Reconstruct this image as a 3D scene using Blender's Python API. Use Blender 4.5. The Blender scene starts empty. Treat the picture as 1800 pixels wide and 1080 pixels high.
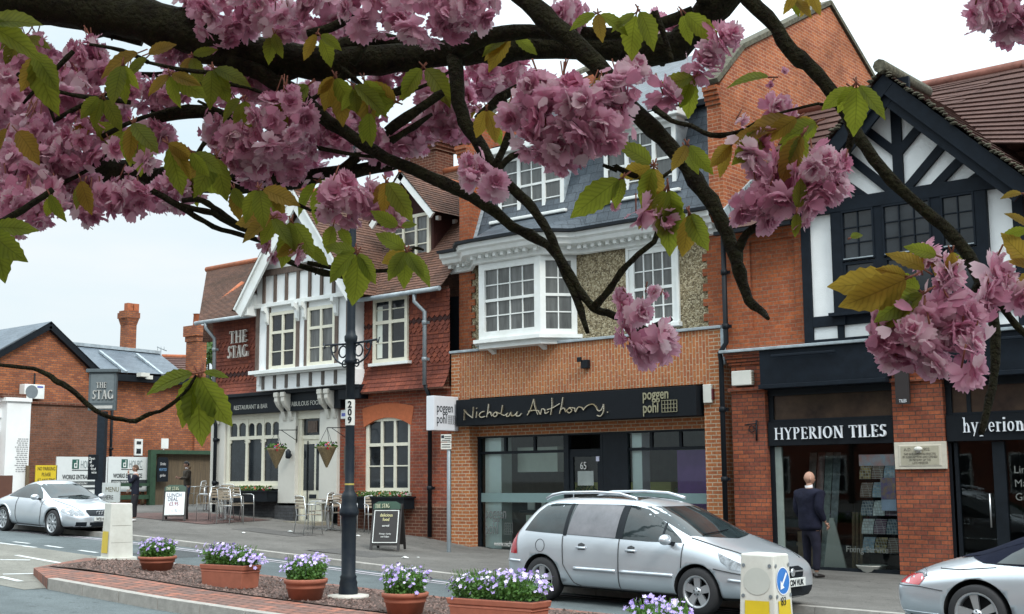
import bpy, bmesh, math, random
from mathutils import Vector, Matrix, Euler, noise
from mathutils.bvhtree import BVHTree
random.seed(7)
R = math.radians
S = bpy.context.scene
COL = S.collection
# ------------------------------------------------------------------ camera
EYE = Vector((0.0, 0.0, 1.72))
FPX, PITCH, ROLL, YAW = 2227.0, 0.13586, 0.0067, -0.70676
fwd = Vector((math.sin(YAW) * math.cos(PITCH), math.cos(YAW) * math.cos(PITCH), math.sin(PITCH)))
rgt0 = Vector((math.cos(YAW), -math.sin(YAW), 0))
up0 = rgt0.cross(fwd)
rgt = (rgt0 * math.cos(ROLL) - up0 * math.sin(ROLL)).normalized()      # the picture leans a touch
up = (rgt0 * math.sin(ROLL) + up0 * math.cos(ROLL)).normalized()
cam = bpy.data.cameras.new("camera"); camo = bpy.data.objects.new("camera", cam); COL.objects.link(camo)
camo.matrix_world = Matrix(((rgt.x, up.x, -fwd.x, EYE.x), (rgt.y, up.y, -fwd.y, EYE.y), (rgt.z, up.z, -fwd.z, EYE.z), (0, 0, 0, 1)))
cam.sensor_width = 36; cam.lens = FPX * 36 / 1800; cam.clip_end = 2000; cam.clip_start = 0.05
S.camera = camo
S.view_settings.view_transform = 'Standard'; S.view_settings.look = 'None'
S.view_settings.exposure = 0.60; S.view_settings.gamma = 1
S.cycles.max_bounces = 6; S.cycles.transparent_max_bounces = 12
# ------------------------------------------------------------------ sky and sun (bright hazy overcast)
SUN_AZ, SUN_EL = R(112), R(46)          # azimuth from +Y towards +X
W = bpy.data.worlds.new("World"); S.world = W; W.use_nodes = True
nt = W.node_tree; nt.nodes.clear()
def N(t, **k):
    n = nt.nodes.new(t)
    for a, b in k.items(): setattr(n, a, b)
    return n
sky = N('ShaderNodeTexSky', sky_type='NISHITA', sun_disc=False, sun_elevation=SUN_EL, sun_rotation=SUN_AZ, dust_density=2.5, ozone_density=1.0)
tc = N('ShaderNodeTexCoord'); mp = N('ShaderNodeMapping'); mp.inputs['Scale'].default_value = (1.2, 1.2, 4.5)
no = N('ShaderNodeTexNoise'); no.inputs['Scale'].default_value = 1.6; no.inputs['Detail'].default_value = 5; no.inputs['Roughness'].default_value = .55
cr = N('ShaderNodeValToRGB'); cr.color_ramp.elements[0].position = .3; cr.color_ramp.elements[1].position = .7
cr.color_ramp.elements[0].color = (.74, .92, 1.0, 1); cr.color_ramp.elements[1].color = (.98, 1.02, 1.03, 1)
# an overcast sky is brightest overhead: scale by elevation, and brighten round the hidden sun
sp = N('ShaderNodeSeparateXYZ'); el = N('ShaderNodeValToRGB'); el.color_ramp.elements[0].position = .0; el.color_ramp.elements[1].position = .85
el.color_ramp.elements[0].color = (.215, .215, .215, 1); el.color_ramp.elements[1].color = (.80, .80, .80, 1)
e2 = el.color_ramp.elements.new(.34); e2.color = (.235, .235, .235, 1)
dt = N('ShaderNodeVectorMath', operation='DOT_PRODUCT'); nv = N('ShaderNodeVectorMath', operation='NORMALIZE'); _s = Vector((-.36, .86, .36)).normalized(); dt.inputs[1].default_value = _s
gl = N('ShaderNodeMapRange'); gl.inputs[1].default_value = .86; gl.inputs[2].default_value = 1.0; gl.inputs[3].default_value = 1.0; gl.inputs[4].default_value = 1.45; gl.interpolation_type = 'SMOOTHSTEP'
m1 = N('ShaderNodeMixRGB', blend_type='MULTIPLY'); m1.inputs[0].default_value = 1; m2 = N('ShaderNodeVectorMath', operation='SCALE'); m3 = N('ShaderNodeVectorMath', operation='SCALE'); m3.inputs[3].default_value = 33.0
mx = N('ShaderNodeMixRGB'); mx.inputs[0].default_value = .9
bg = N('ShaderNodeBackground'); bg.inputs[1].default_value = .09
ou = N('ShaderNodeOutputWorld')
L = nt.links.new
L(tc.outputs['Generated'], mp.inputs[0]); L(mp.outputs[0], no.inputs['Vector']); L(no.outputs[0], cr.inputs[0])
L(tc.outputs['Generated'], sp.inputs[0]); L(sp.outputs[2], el.inputs[0]); L(cr.outputs[0], m1.inputs[1]); L(el.outputs[0], m1.inputs[2])
L(tc.outputs['Generated'], nv.inputs[0]); L(nv.outputs[0], dt.inputs[0]); L(dt.outputs['Value'], gl.inputs[0]); L(m1.outputs[0], m2.inputs[0]); L(gl.outputs[0], m2.inputs[3]); L(m2.outputs[0], m3.inputs[0])
L(sky.outputs[0], mx.inputs[1]); L(m3.outputs[0], mx.inputs[2]); L(mx.outputs[0], bg.inputs[0]); L(bg.outputs[0], ou.inputs[0])
sl = bpy.data.lights.new("sun", 'SUN'); sl.energy = 1.5; sl.angle = R(14); sl.color = (1, .96, .9)
slo = bpy.data.objects.new("sun", sl); COL.objects.link(slo)
sd = Vector((math.sin(SUN_AZ) * math.cos(SUN_EL), math.cos(SUN_AZ) * math.cos(SUN_EL), math.sin(SUN_EL)))
slo.rotation_euler = sd.to_track_quat('Z', 'Y').to_euler()

# ------------------------------------------------------------------ pixel helpers: read the photograph's geometry back as metres
def ray(px, py):
    return fwd + rgt * ((px - 900) / FPX) + up * (-(py - 540) / FPX)
def onY(px, py, Y):
    d = ray(px, py); return EYE + d * (Y / d.y)
def onX(px, py, X):
    d = ray(px, py); return EYE + d * (X / d.x)
def atd(px, py, dep):
    return EYE + ray(px, py) * dep
def lerp(xs, ys, x):
    if x <= xs[0]: return ys[0]
    for i in range(len(xs) - 1):
        if x <= xs[i + 1]: return ys[i] + (ys[i + 1] - ys[i]) * (x - xs[i]) / (xs[i + 1] - xs[i])
    return ys[-1]
KERB, FY = 15.6, 21.1
def road_z(X): return lerp([-200, -60, -36, -30, -24, -19, -14.7, -12, -8, 0, 20, 200], [.75, .75, .74, .68, .5, .28, .08, 0, -.07, -.2, -.35, -.35], X)
def base_z(X): return lerp([-200, -40, -34, -28.4, -25, -20.6, -19, -10, 0, 200], [.95, .95, .85, .93, .74, .44, .22, .08, -.03, -.2], X)
def gz(X, Y):
    if Y < KERB: return road_z(X)
    t = min(1, (Y - KERB) / (FY - KERB)); a = road_z(X) + .1
    return a + (base_z(X) - a) * t
def gpt(px, py):
    d = ray(px, py); a = 2.0
    while a < 150:
        P = EYE + d * a
        if P.z < gz(P.x, P.y): return P
        a += .02
    return EYE + d * 60
# ------------------------------------------------------------------ mesh builder
class MB:
    def __init__(s): s.v = []; s.f = []; s.m = []; s.uv = {}; s.sm = set()
    def add(s, vs, fs, m=0, smooth=False):
        o = len(s.v); s.v += [tuple(v) for v in vs]
        for f in fs:
            if smooth: s.sm.add(len(s.f))
            s.f.append(tuple(i + o for i in f)); s.m.append(m)
        return s
    def quad(s, a, b, c, d, m=0, uv=None):
        s.add([a, b, c, d], [(0, 1, 2, 3)], m)
        if uv: s.uv[len(s.f) - 1] = uv
        return s
    def box(s, x0, x1, y0, y1, z0, z1, m=0):
        if x0 > x1: x0, x1 = x1, x0
        if y0 > y1: y0, y1 = y1, y0
        if z0 > z1: z0, z1 = z1, z0
        return s.add([(x0, y0, z0), (x1, y0, z0), (x1, y1, z0), (x0, y1, z0), (x0, y0, z1), (x1, y0, z1), (x1, y1, z1), (x0, y1, z1)],
                     [(0, 3, 2, 1), (4, 5, 6, 7), (0, 1, 5, 4), (1, 2, 6, 5), (2, 3, 7, 6), (3, 0, 4, 7)], m)
    def prism(s, pts, ax, a, b, m=0):
        """pts 2-D outline; ax 'y': pts are (x,z) extruded in y; 'x': (y,z) in x; 'z': (x,y) in z"""
        n = len(pts)
        def P(p, t): return (p[0], t, p[1]) if ax == 'y' else (t, p[0], p[1]) if ax == 'x' else (p[0], p[1], t)
        vs = [P(p, a) for p in pts] + [P(p, b) for p in pts]
        fs = [tuple(range(n)), tuple(range(2 * n - 1, n - 1, -1))] + [(i, i + n, (i + 1) % n + n, (i + 1) % n) for i in range(n)]
        return s.add(vs, fs, m)
    def bar(s, p, q, w, h, m=0, upv=(0, 0, 1)):
        p, q = Vector(p), Vector(q); d = (q - p).normalized(); u = Vector(upv)
        if abs(d.dot(u)) > .98: u = Vector((1, 0, 0))
        a = d.cross(u).normalized() * w / 2; b = a.cross(d).normalized() * h / 2
        vs = [p - a - b, p + a - b, p + a + b, p - a + b, q - a - b, q + a - b, q + a + b, q - a + b]
        return s.add(vs, [(0, 3, 2, 1), (4, 5, 6, 7), (0, 1, 5, 4), (1, 2, 6, 5), (2, 3, 7, 6), (3, 0, 4, 7)], m)
    def tube(s, pts, rs, n=8, m=0, cap=True):
        pts = [Vector(p) for p in pts]
        if not isinstance(rs, (list, tuple)): rs = [rs] * len(pts)
        vs = []; t = None; a = None
        for i, p in enumerate(pts):
            d = (pts[min(i + 1, len(pts) - 1)] - pts[max(i - 1, 0)]).normalized()
            if a is None:
                u = Vector((0, 0, 1)) if abs(d.z) < .9 else Vector((1, 0, 0)); a = d.cross(u).normalized()
            else: a = (a - d * a.dot(d)).normalized()
            b = d.cross(a)
            for k in range(n):
                g = 2 * math.pi * k / n; vs.append(p + (a * math.cos(g) + b * math.sin(g)) * rs[i])
        fs = [(i * n + k, i * n + (k + 1) % n, (i + 1) * n + (k + 1) % n, (i + 1) * n + k) for i in range(len(pts) - 1) for k in range(n)]
        s.add(vs, fs, m, True)
        if cap:
            o = len(s.v) - len(vs)
            s.f.append(tuple(o + k for k in range(n))[::-1]); s.m.append(m)
            s.f.append(tuple(o + (len(pts) - 1) * n + k for k in range(n))); s.m.append(m)
        return s
    def lathe(s, prof, c=(0, 0, 0), n=16, m=0, ax='z', sq=None):
        """prof list of (r,h). ax z or y or x."""
        vs = []
        for r, h in prof:
            for k in range(n):
                g = 2 * math.pi * k / n; x, y = r * math.cos(g), r * math.sin(g)
                vs.append((c[0] + x, c[1] + y, c[2] + h) if ax == 'z' else (c[0] + x, c[1] + h, c[2] + y) if ax == 'y' else (c[0] + h, c[1] + x, c[2] + y))
        fs = [(i * n + k, i * n + (k + 1) % n, (i + 1) * n + (k + 1) % n, (i + 1) * n + k) for i in range(len(prof) - 1) for k in range(n)]
        return s.add(vs, fs, m, True)
    def ball(s, c, r, m=0, n=10, sc=(1, 1, 1)):
        return s.xadd(Matrix.Translation(c) @ Matrix.Diagonal((sc[0], sc[1], sc[2], 1)), lambda q: q.lathe([(max(1e-4, r * math.sin(math.pi * i / n)), -r * math.cos(math.pi * i / n)) for i in range(n + 1)], n=n + 2), m)
    def xadd(s, M, fn, m=None):
        q = MB(); fn(q); o = len(s.f)
        s.add([M @ Vector(v) for v in q.v], q.f)
        for i in range(len(q.f)):
            s.m[o + i] = q.m[i] if m is None else m
            if i in q.sm: s.sm.add(o + i)
            if i in q.uv: s.uv[o + i] = q.uv[i]
        return s
    def split(s, name, mats, parent=None, **k):
        """one object per separate piece"""
        p = list(range(len(s.v)))
        def find(i):
            while p[i] != i: p[i] = p[p[i]]; i = p[i]
            return i
        for f in s.f:
            a = find(f[0])
            for i in f[1:]: p[find(i)] = a
        g = {}
        for j, f in enumerate(s.f): g.setdefault(find(f[0]), []).append(j)
        out = []
        for js in g.values():
            q = MB(); mp = {}
            for j in js:
                for i in s.f[j]:
                    if i not in mp: mp[i] = len(q.v); q.v.append(s.v[i])
                if j in s.sm: q.sm.add(len(q.f))
                if j in s.uv: q.uv[len(q.f)] = s.uv[j]
                q.f.append(tuple(mp[i] for i in s.f[j])); q.m.append(s.m[j])
            out.append(q.build(name, mats, parent, **k))
        return out
    def build(s, name, mats, parent=None, local=False, smooth=False, bevel=0, sub=0):
        me = bpy.data.meshes.new(name)
        off = Vector((0, 0, 0))
        if parent is not None and not local:
            pr = parent
            while pr is not None: off += pr.location; pr = pr.parent
        me.from_pydata([tuple(Vector(v) - off) for v in s.v], [], s.f); me.update()
        if not isinstance(mats, (list, tuple)): mats = [mats]
        for m in mats: me.materials.append(m)
        for i, p in enumerate(me.polygons):
            p.material_index = min(s.m[i], len(mats) - 1); p.use_smooth = smooth or (i in s.sm)
        if s.uv:
            ul = me.uv_layers.new(name='UVMap')
            for i, uv in s.uv.items():
                for li, q in zip(me.polygons[i].loop_indices, uv): ul.data[li].uv = q
        o = bpy.data.objects.new(name, me); COL.objects.link(o)
        if parent is not None: o.parent = parent
        if bevel:
            b = o.modifiers.new('bevel', 'BEVEL'); b.width = bevel; b.segments = 2; b.limit_method = 'ANGLE'
        if sub:
            b = o.modifiers.new('sub', 'SUBSURF'); b.levels = sub; b.render_levels = sub
        return o
def T(name, label, cat, loc=(0, 0, 0), rz=0, group=None):
    o = bpy.data.objects.new(name, None); COL.objects.link(o); o.empty_display_size = .2
    o.location = loc; o.rotation_euler = (0, 0, rz); o['label'] = label; o['category'] = cat
    if group: o['group'] = group
    return o
def tag(o, label, cat, group=None):
    o['label'] = label; o['category'] = cat
    if group: o['group'] = group
    return o
def sub(name, par, loc):
    o = bpy.data.objects.new(name, None); COL.objects.link(o); o.empty_display_size = .2; o.parent = par
    off = Vector((0, 0, 0)); pr = par
    while pr is not None: off += pr.location; pr = pr.parent
    o.location = Vector(loc) - off; return o
def struct(o, kind='structure'): o['kind'] = kind; return o
def kids(o): return [c for c in bpy.data.objects if c.parent == o]
def dup(root, loc, rz=0, label=None, group=None):
    r = root.copy(); COL.objects.link(r); r.location = loc; r.rotation_euler = (0, 0, rz)
    if label: r['label'] = label
    if group: r['group'] = group
    for ch in kids(root):
        c = ch.copy(); COL.objects.link(c); c.parent = r
        for g in kids(ch):
            d = g.copy(); COL.objects.link(d); d.parent = c
    return r
# ------------------------------------------------------------------ materials
def mat(name, col, rough=.7, metal=0, var=.12, scale=6, bump=0, bscale=40, coat=0, spec=.5, emis=None, col2=None, alpha=None, stretch=(1, 1, 1)):
    m = bpy.data.materials.new(name); m.use_nodes = True; t = m.node_tree; b = t.nodes['Principled BSDF']
    b.inputs['Roughness'].default_value = rough; b.inputs['Metallic'].default_value = metal
    b.inputs['Coat Weight'].default_value = coat; b.inputs['Specular IOR Level'].default_value = spec
    b.inputs['Base Color'].default_value = (*col, 1)
    if var or col2:
        c = t.nodes.new('ShaderNodeTexCoord'); mp = t.nodes.new('ShaderNodeMapping'); mp.inputs['Scale'].default_value = stretch
        n = t.nodes.new('ShaderNodeTexNoise'); n.inputs['Scale'].default_value = scale; n.inputs['Detail'].default_value = 6; n.inputs['Roughness'].default_value = .65
        r = t.nodes.new('ShaderNodeValToRGB'); r.color_ramp.elements[0].position = .3; r.color_ramp.elements[1].position = .7
        a = col2 or tuple(x * (1 - var) for x in col); z = col if col2 else tuple(min(1, x * (1 + var)) for x in col)
        r.color_ramp.elements[0].color = (*a, 1); r.color_ramp.elements[1].color = (*z, 1)
        t.links.new(c.outputs['Object'], mp.inputs[0]); t.links.new(mp.outputs[0], n.inputs['Vector']); t.links.new(n.outputs[0], r.inputs[0]); t.links.new(r.outputs[0], b.inputs['Base Color'])
    if bump:
        c2 = t.nodes.new('ShaderNodeTexCoord')
        n2 = t.nodes.new('ShaderNodeTexNoise'); n2.inputs['Scale'].default_value = bscale; n2.inputs['Detail'].default_value = 5
        bp = t.nodes.new('ShaderNodeBump'); bp.inputs['Strength'].default_value = bump; bp.inputs['Distance'].default_value = .02
        t.links.new(c2.outputs['Object'], n2.inputs['Vector']); t.links.new(n2.outputs[0], bp.inputs['Height']); t.links.new(bp.outputs[0], b.inputs['Normal'])
    if emis: b.inputs['Emission Color'].default_value = (*emis[:3], 1); b.inputs['Emission Strength'].default_value = emis[3]
    return m
def brick(name, c1, c2, mortar, vert=False, bw=.225, rh=.075, ms=.006, uv=False, off=.5, stain=.5, rough=.85, bump=.5, msm=.1, big=None, dirt=(.55, .5, .48)):
    m = bpy.data.materials.new(name); m.use_nodes = True; t = m.node_tree; b = t.nodes['Principled BSDF']; n = t.nodes.new; l = t.links.new
    b.inputs['Roughness'].default_value = rough; b.inputs['Specular IOR Level'].default_value = .25
    c = n('ShaderNodeTexCoord')
    if uv: vec = c.outputs['UV']
    else:
        geo = n('ShaderNodeNewGeometry')
        sp = n('ShaderNodeSeparateXYZ'); ad = n('ShaderNodeMath'); cb = n('ShaderNodeCombineXYZ')
        l(geo.outputs['Position'], sp.inputs[0]); l(sp.outputs[0], ad.inputs[0]); l(sp.outputs[1], ad.inputs[1])
        if vert: l(sp.outputs[2], cb.inputs[0]); l(ad.outputs[0], cb.inputs[1])
        else: l(ad.outputs[0], cb.inputs[0]); l(sp.outputs[2], cb.inputs[1])
        vec = cb.outputs[0]
    br = n('ShaderNodeTexBrick'); br.inputs['Scale'].default_value = 1; br.inputs['Brick Width'].default_value = bw; br.inputs['Row Height'].default_value = rh
    br.inputs['Mortar Size'].default_value = ms; br.inputs['Mortar Smooth'].default_value = msm; br.offset = off
    br.inputs['Color1'].default_value = (*c1, 1); br.inputs['Color2'].default_value = (*c2, 1); br.inputs['Mortar'].default_value = (*mortar, 1)
    br.inputs['Bias'].default_value = 0
    l(vec, br.inputs['Vector'])
    g = n('ShaderNodeNewGeometry')
    ns = n('ShaderNodeTexNoise'); ns.inputs['Scale'].default_value = .9; ns.inputs['Detail'].default_value = 8; ns.inputs['Roughness'].default_value = .7
    rp = n('ShaderNodeValToRGB'); rp.color_ramp.elements[0].position = .35; rp.color_ramp.elements[1].position = .62
    rp.color_ramp.elements[0].color = (*dirt, 1); rp.color_ramp.elements[1].color = (1.08, 1.08, 1.08, 1)
    l(g.outputs['Position'], ns.inputs['Vector']); l(ns.outputs[0], rp.inputs[0])
    ml = n('ShaderNodeMixRGB'); ml.blend_type = 'MULTIPLY'; ml.inputs[0].default_value = stain
    l(br.outputs[0], ml.inputs[1]); l(rp.outputs[0], ml.inputs[2])
    n3 = n('ShaderNodeTexNoise'); n3.inputs['Scale'].default_value = 22; n3.inputs['Detail'].default_value = 6
    r3 = n('ShaderNodeValToRGB'); r3.color_ramp.elements[0].position = .3; r3.color_ramp.elements[1].position = .7
    r3.color_ramp.elements[0].color = (.72, .7, .7, 1); r3.color_ramp.elements[1].color = (1.22, 1.2, 1.2, 1)
    l(g.outputs['Position'], n3.inputs['Vector']); l(n3.outputs[0], r3.inputs[0])
    m2 = n('ShaderNodeMixRGB'); m2.blend_type = 'MULTIPLY'; m2.inputs[0].default_value = .8
    l(ml.outputs[0], m2.inputs[1]); l(r3.outputs[0], m2.inputs[2]); l(m2.outputs[0], b.inputs['Base Color'])
    bp = n('ShaderNodeBump'); bp.inputs['Strength'].default_value = bump; bp.inputs['Distance'].default_value = .01; bp.invert = True
    ma = n('ShaderNodeMath'); ma.operation = 'MULTIPLY_ADD'; ma.inputs[1].default_value = -.35
    l(n3.outputs[0], ma.inputs[0]); l(br.outputs['Fac'], ma.inputs[2]); l(ma.outputs[0], bp.inputs['Height']); l(bp.outputs[0], b.inputs['Normal'])
    return m
def glass(name, tint=(.85, .93, .92), op=0.0):
    """shop glass: clear, with mirror reflection by Fresnel"""
    m = bpy.data.materials.new(name); m.use_nodes = True; t = m.node_tree; t.nodes.clear(); n = t.nodes.new; l = t.links.new
    o = n('ShaderNodeOutputMaterial'); mx = n('ShaderNodeMixShader'); tr = n('ShaderNodeBsdfTransparent'); gl = n('ShaderNodeBsdfGlossy'); fr = n('ShaderNodeFresnel')
    tr.inputs[0].default_value = (*tint, 1); gl.inputs['Roughness'].default_value = .02; fr.inputs[0].default_value = 1.5; gl.inputs[0].default_value = (.9, .95, .95, 1)
    l(fr.outputs[0], mx.inputs[0]); l(tr.outputs[0], mx.inputs[1]); l(gl.outputs[0], mx.inputs[2]); l(mx.outputs[0], o.inputs[0])
    return m
def leafy(name, col, trans, w=.45, rough=.5, var=.25, scale=30):
    m = bpy.data.materials.new(name); m.use_nodes = True; t = m.node_tree; b = t.nodes['Principled BSDF']; n = t.nodes.new; l = t.links.new
    b.inputs['Roughness'].default_value = rough; b.inputs['Specular IOR Level'].default_value = .3
    o = t.nodes['Material Output']; mx = n('ShaderNodeMixShader'); tr = n('ShaderNodeBsdfTranslucent'); mx.inputs[0].default_value = w
    c = n('ShaderNodeTexCoord'); ns = n('ShaderNodeTexNoise'); ns.inputs['Scale'].default_value = scale; ns.inputs['Detail'].default_value = 4
    r = n('ShaderNodeValToRGB'); r.color_ramp.elements[0].position = .3; r.color_ramp.elements[1].position = .7
    r.color_ramp.elements[0].color = (*[x * (1 - var) for x in col], 1); r.color_ramp.elements[1].color = (*[min(1, x * (1 + var)) for x in col], 1)
    r2 = n('ShaderNodeValToRGB'); r2.color_ramp.elements[0].position = .3; r2.color_ramp.elements[1].position = .7
    r2.color_ramp.elements[0].color = (*[x * (1 - var) for x in trans], 1); r2.color_ramp.elements[1].color = (*[min(1, x * (1 + var)) for x in trans], 1)
    l(c.outputs['Object'], ns.inputs['Vector']); l(ns.outputs[0], r.inputs[0]); l(ns.outputs[0], r2.inputs[0]); l(r.outputs[0], b.inputs['Base Color']); l(r2.outputs[0], tr.inputs[0])
    l(b.outputs[0], mx.inputs[1]); l(tr.outputs[0], mx.inputs[2]); l(mx.outputs[0], o.inputs[0])
    return m
M = {}
M['white'] = mat('white_paint', (.78, .81, .81), .5, var=.07, scale=3, col2=(.66, .68, .65))
M['cream'] = mat('cream_paint', (.66, .64, .53), .5, var=.06)
M['wgrey'] = mat('warm_grey_paint', (.56, .55, .50), .65, var=.06, scale=2)
M['render'] = mat('white_render', (.78, .80, .80), .85, var=.05, scale=2, bump=.35, bscale=60)
M['black'] = mat('black_paint', (.008, .011, .015), .5, var=.2, spec=.18)
M['blueblack'] = mat('blue_black_paint', (.007, .011, .017), .6, var=.25, spec=.15)
M['blacksign'] = mat('sign_black', (.007, .009, .012), .6, var=.1, spec=.15)
M['lead'] = mat('lead', (.30, .35, .38), .5, var=.3, scale=5)
M['greymetal'] = mat('grey_metal', (.2, .23, .25), .45, metal=.3, var=.1)
M['iron'] = mat('dark_iron', (.012, .018, .026), .5, spec=.25, var=.3, scale=12, bump=.1)
M['pale'] = mat('pale_plastic', (.6, .6, .55), .5, var=.05)
M['wglass'] = mat('dark_window_glass', (.018, .022, .026), .06, var=.6, scale=1.3, spec=.45)
M['wglass2'] = mat('curtained_window_glass', (.085, .09, .088), .10, var=.6, scale=2.2, spec=.6, stretch=(3, 3, .4))
M['wglass3'] = mat('lit_window_glass', (.10, .11, .06), .08, var=.6, scale=2.5, spec=.6)
M['shopglass'] = glass('shop_glass')
M['timber'] = mat('weathered_timber', (.11, .08, .065), .85, var=.4, scale=10, bump=.3, stretch=(3, 3, .6))
M['woodbrown'] = mat('brown_boards', (.13, .095, .055), .85, var=.35, scale=8, stretch=(6, 6, .4))
M['red'] = mat('bright_red', (.5, .02, .03), .4, var=0)
M['silverleg'] = mat('aluminium', (.55, .57, .58), .3, metal=.8, var=.05)
M['brickP'] = brick('orange_brick', (.42, .155, .055), (.34, .115, .05), (.46, .36, .25), ms=.010, stain=.3, off=.5)
M['brickPv'] = brick('orange_brick_on_end', (.42, .16, .06), (.35, .12, .055), (.44, .33, .22), vert=True, ms=.009, stain=.4)
M['brickQ'] = brick('red_orange_quoin_brick', (.40, .115, .042), (.27, .08, .038), (.24, .15, .10), ms=.007, stain=.8)
M['brickS'] = brick('old_gable_brick', (.42, .135, .052), (.28, .08, .04), (.42, .26, .17), ms=.008, stain=.9)
M['brickD'] = brick('dark_red_brick', (.15, .05, .028), (.10, .037, .024), (.22, .15, .11), ms=.008, stain=.6)
M['brickH'] = brick('red_shop_brick', (.34, .10, .045), (.20, .06, .038), (.10, .06, .045), ms=.008, stain=.85)
M['brickSt'] = brick('pub_red_brick', (.33, .085, .042), (.20, .058, .04), (.25, .16, .12), ms=.007, stain=.8)
M['brickL'] = brick('yard_brick', (.42, .15, .06), (.24, .08, .04), (.16, .10, .08), ms=.010, stain=.6)
M['brickB'] = brick('brown_wall_brick', (.22, .095, .055), (.15, .07, .045), (.16, .12, .1), ms=.007, stain=.8)
M['brickGrey'] = brick('grey_plinth_brick', (.075, .08, .085), (.05, .052, .058), (.04, .04, .04), stain=.4)
M['slate'] = brick('blue_slate', (.085, .105, .125), (.05, .065, .08), (.015, .02, .028), bw=.30, rh=.22, ms=.006, uv=True, stain=.5, rough=.45, dirt=(.75, .75, .75))
M['slateL'] = brick('smooth_slate', (.12, .15, .18), (.09, .115, .14), (.04, .055, .07), bw=.3, rh=.2, ms=.004, uv=True, stain=.4, rough=.5, dirt=(.75, .75, .75))
M['tile'] = brick('brown_clay_tile', (.175, .09, .062), (.11, .062, .048), (.03, .02, .018), bw=.17, rh=1, ms=.004, uv=True, stain=.8, rough=.8, dirt=(.5, .55, .5))
M['tilehang'] = brick('red_hung_tile', (.25, .072, .042), (.16, .048, .034), (.05, .02, .018), bw=.17, rh=1, ms=.005, uv=True, stain=.7, rough=.8)
M['tileH'] = brick('brown_concrete_tile', (.10, .055, .045), (.085, .045, .038), (.05, .03, .025), bw=.3, rh=1, ms=.003, uv=True, stain=.5, rough=.8)
M['ridge'] = mat('orange_ridge_tile', (.33, .10, .04), .8, var=.3)
M['arch'] = mat('rubbed_orange_brick', (.42, .11, .04), .8, var=.15, scale=12)
M['terracotta'] = mat('terracotta', (.30, .095, .055), .7, var=.15, scale=8, bump=.08)
M['mosslime'] = mat('mossy_verge', (.085, .08, .055), .95, var=.6, scale=14, bump=.8, bscale=30)

def tiled(mb, a, b, c, d, course=.1, lip=.014, m=0):
    """slope a(lower left) b(lower right) c(upper right) d(upper left), laid in courses that overlap like tiles"""
    a, b, c, d = map(Vector, (a, b, c, d)); n = max(1, round(((d - a).length + (c - b).length) / 2 / course))
    nr = (b - a).cross(d - a)
    if nr.length < 1e-6: nr = (b - a).cross(c - a)
    nr.normalize(); w = max((b - a).length, (c - d).length)
    for i in range(n):
        t0, t1 = i / n, (i + 1) / n
        p0, q0 = a.lerp(d, t0), b.lerp(c, t0); p1, q1 = a.lerp(d, t1), b.lerp(c, t1)
        k = (q0 - a).dot((b - a).normalized()) if (b - a).length > 1e-3 else w
        off = (i % 2) * .5 * .17; j = i * 3.37
        u0, u1 = (p0 - a).dot((c - d).normalized() if (c - d).length > (b - a).length else (b - a).normalized()), 0
        ax = (c - d).normalized() if (c - d).length > (b - a).length else (b - a).normalized()
        U = lambda p: (p - a).dot(ax) + off
        mb.quad(p0 + nr * lip, q0 + nr * lip, q1, p1, m, [(U(p0), j), (U(q0), j), (U(q1), j + .9), (U(p1), j + .9)])
        mb.quad(p0, q0, q0 + nr * lip, p0 + nr * lip, m, [(U(p0), j), (U(q0), j), (U(q0), j), (U(p0), j)])
    return mb
def slated(mb, a, b, c, d, m=0):
    a, b, c, d = map(Vector, (a, b, c, d)); ax = (b - a).normalized() if (b - a).length >= (c - d).length else (c - d).normalized()
    nr = (b - a).cross(d - a).normalized(); ay = nr.cross(ax)
    U = lambda p: ((p - a).dot(ax), (p - a).dot(ay))
    return mb.quad(a, b, c, d, m, [U(a), U(b), U(c), U(d)])
def text(body, size, name, mt, parent, loc, ax='y', depth=.01, sx=1, font_bold=0, align='LEFT', shear=0, spacing=1, world=True, rz=0):
    """flat lettering on a wall that faces -Y (rz turns it)"""
    cu = bpy.data.curves.new(name, 'FONT'); cu.body = body; cu.size = size; cu.extrude = depth; cu.align_x = align; cu.offset = font_bold; cu.shear = shear; cu.space_character = spacing
    cu.resolution_u = 3
    ob = bpy.data.objects.new(name, cu); COL.objects.link(ob)
    bpy.context.view_layer.update()
    me = bpy.data.meshes.new_from_object(ob.evaluated_get(bpy.context.evaluated_depsgraph_get()))
    bpy.data.objects.remove(ob); bpy.data.curves.remove(cu)
    me.materials.clear(); me.materials.append(mt)
    o = bpy.data.objects.new(name, me); COL.objects.link(o)
    Mx = Matrix.Rotation(rz, 4, 'Z') @ Matrix.Rotation(R(90), 4, 'X') @ Matrix.Diagonal((sx, 1, 1, 1))
    me.transform(Mx)
    off = Vector((0, 0, 0)); pr = parent
    if world:
        while pr is not None: off += pr.location; pr = pr.parent
    o.location = Vector(loc) - off; o.parent = parent
    return o
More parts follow.
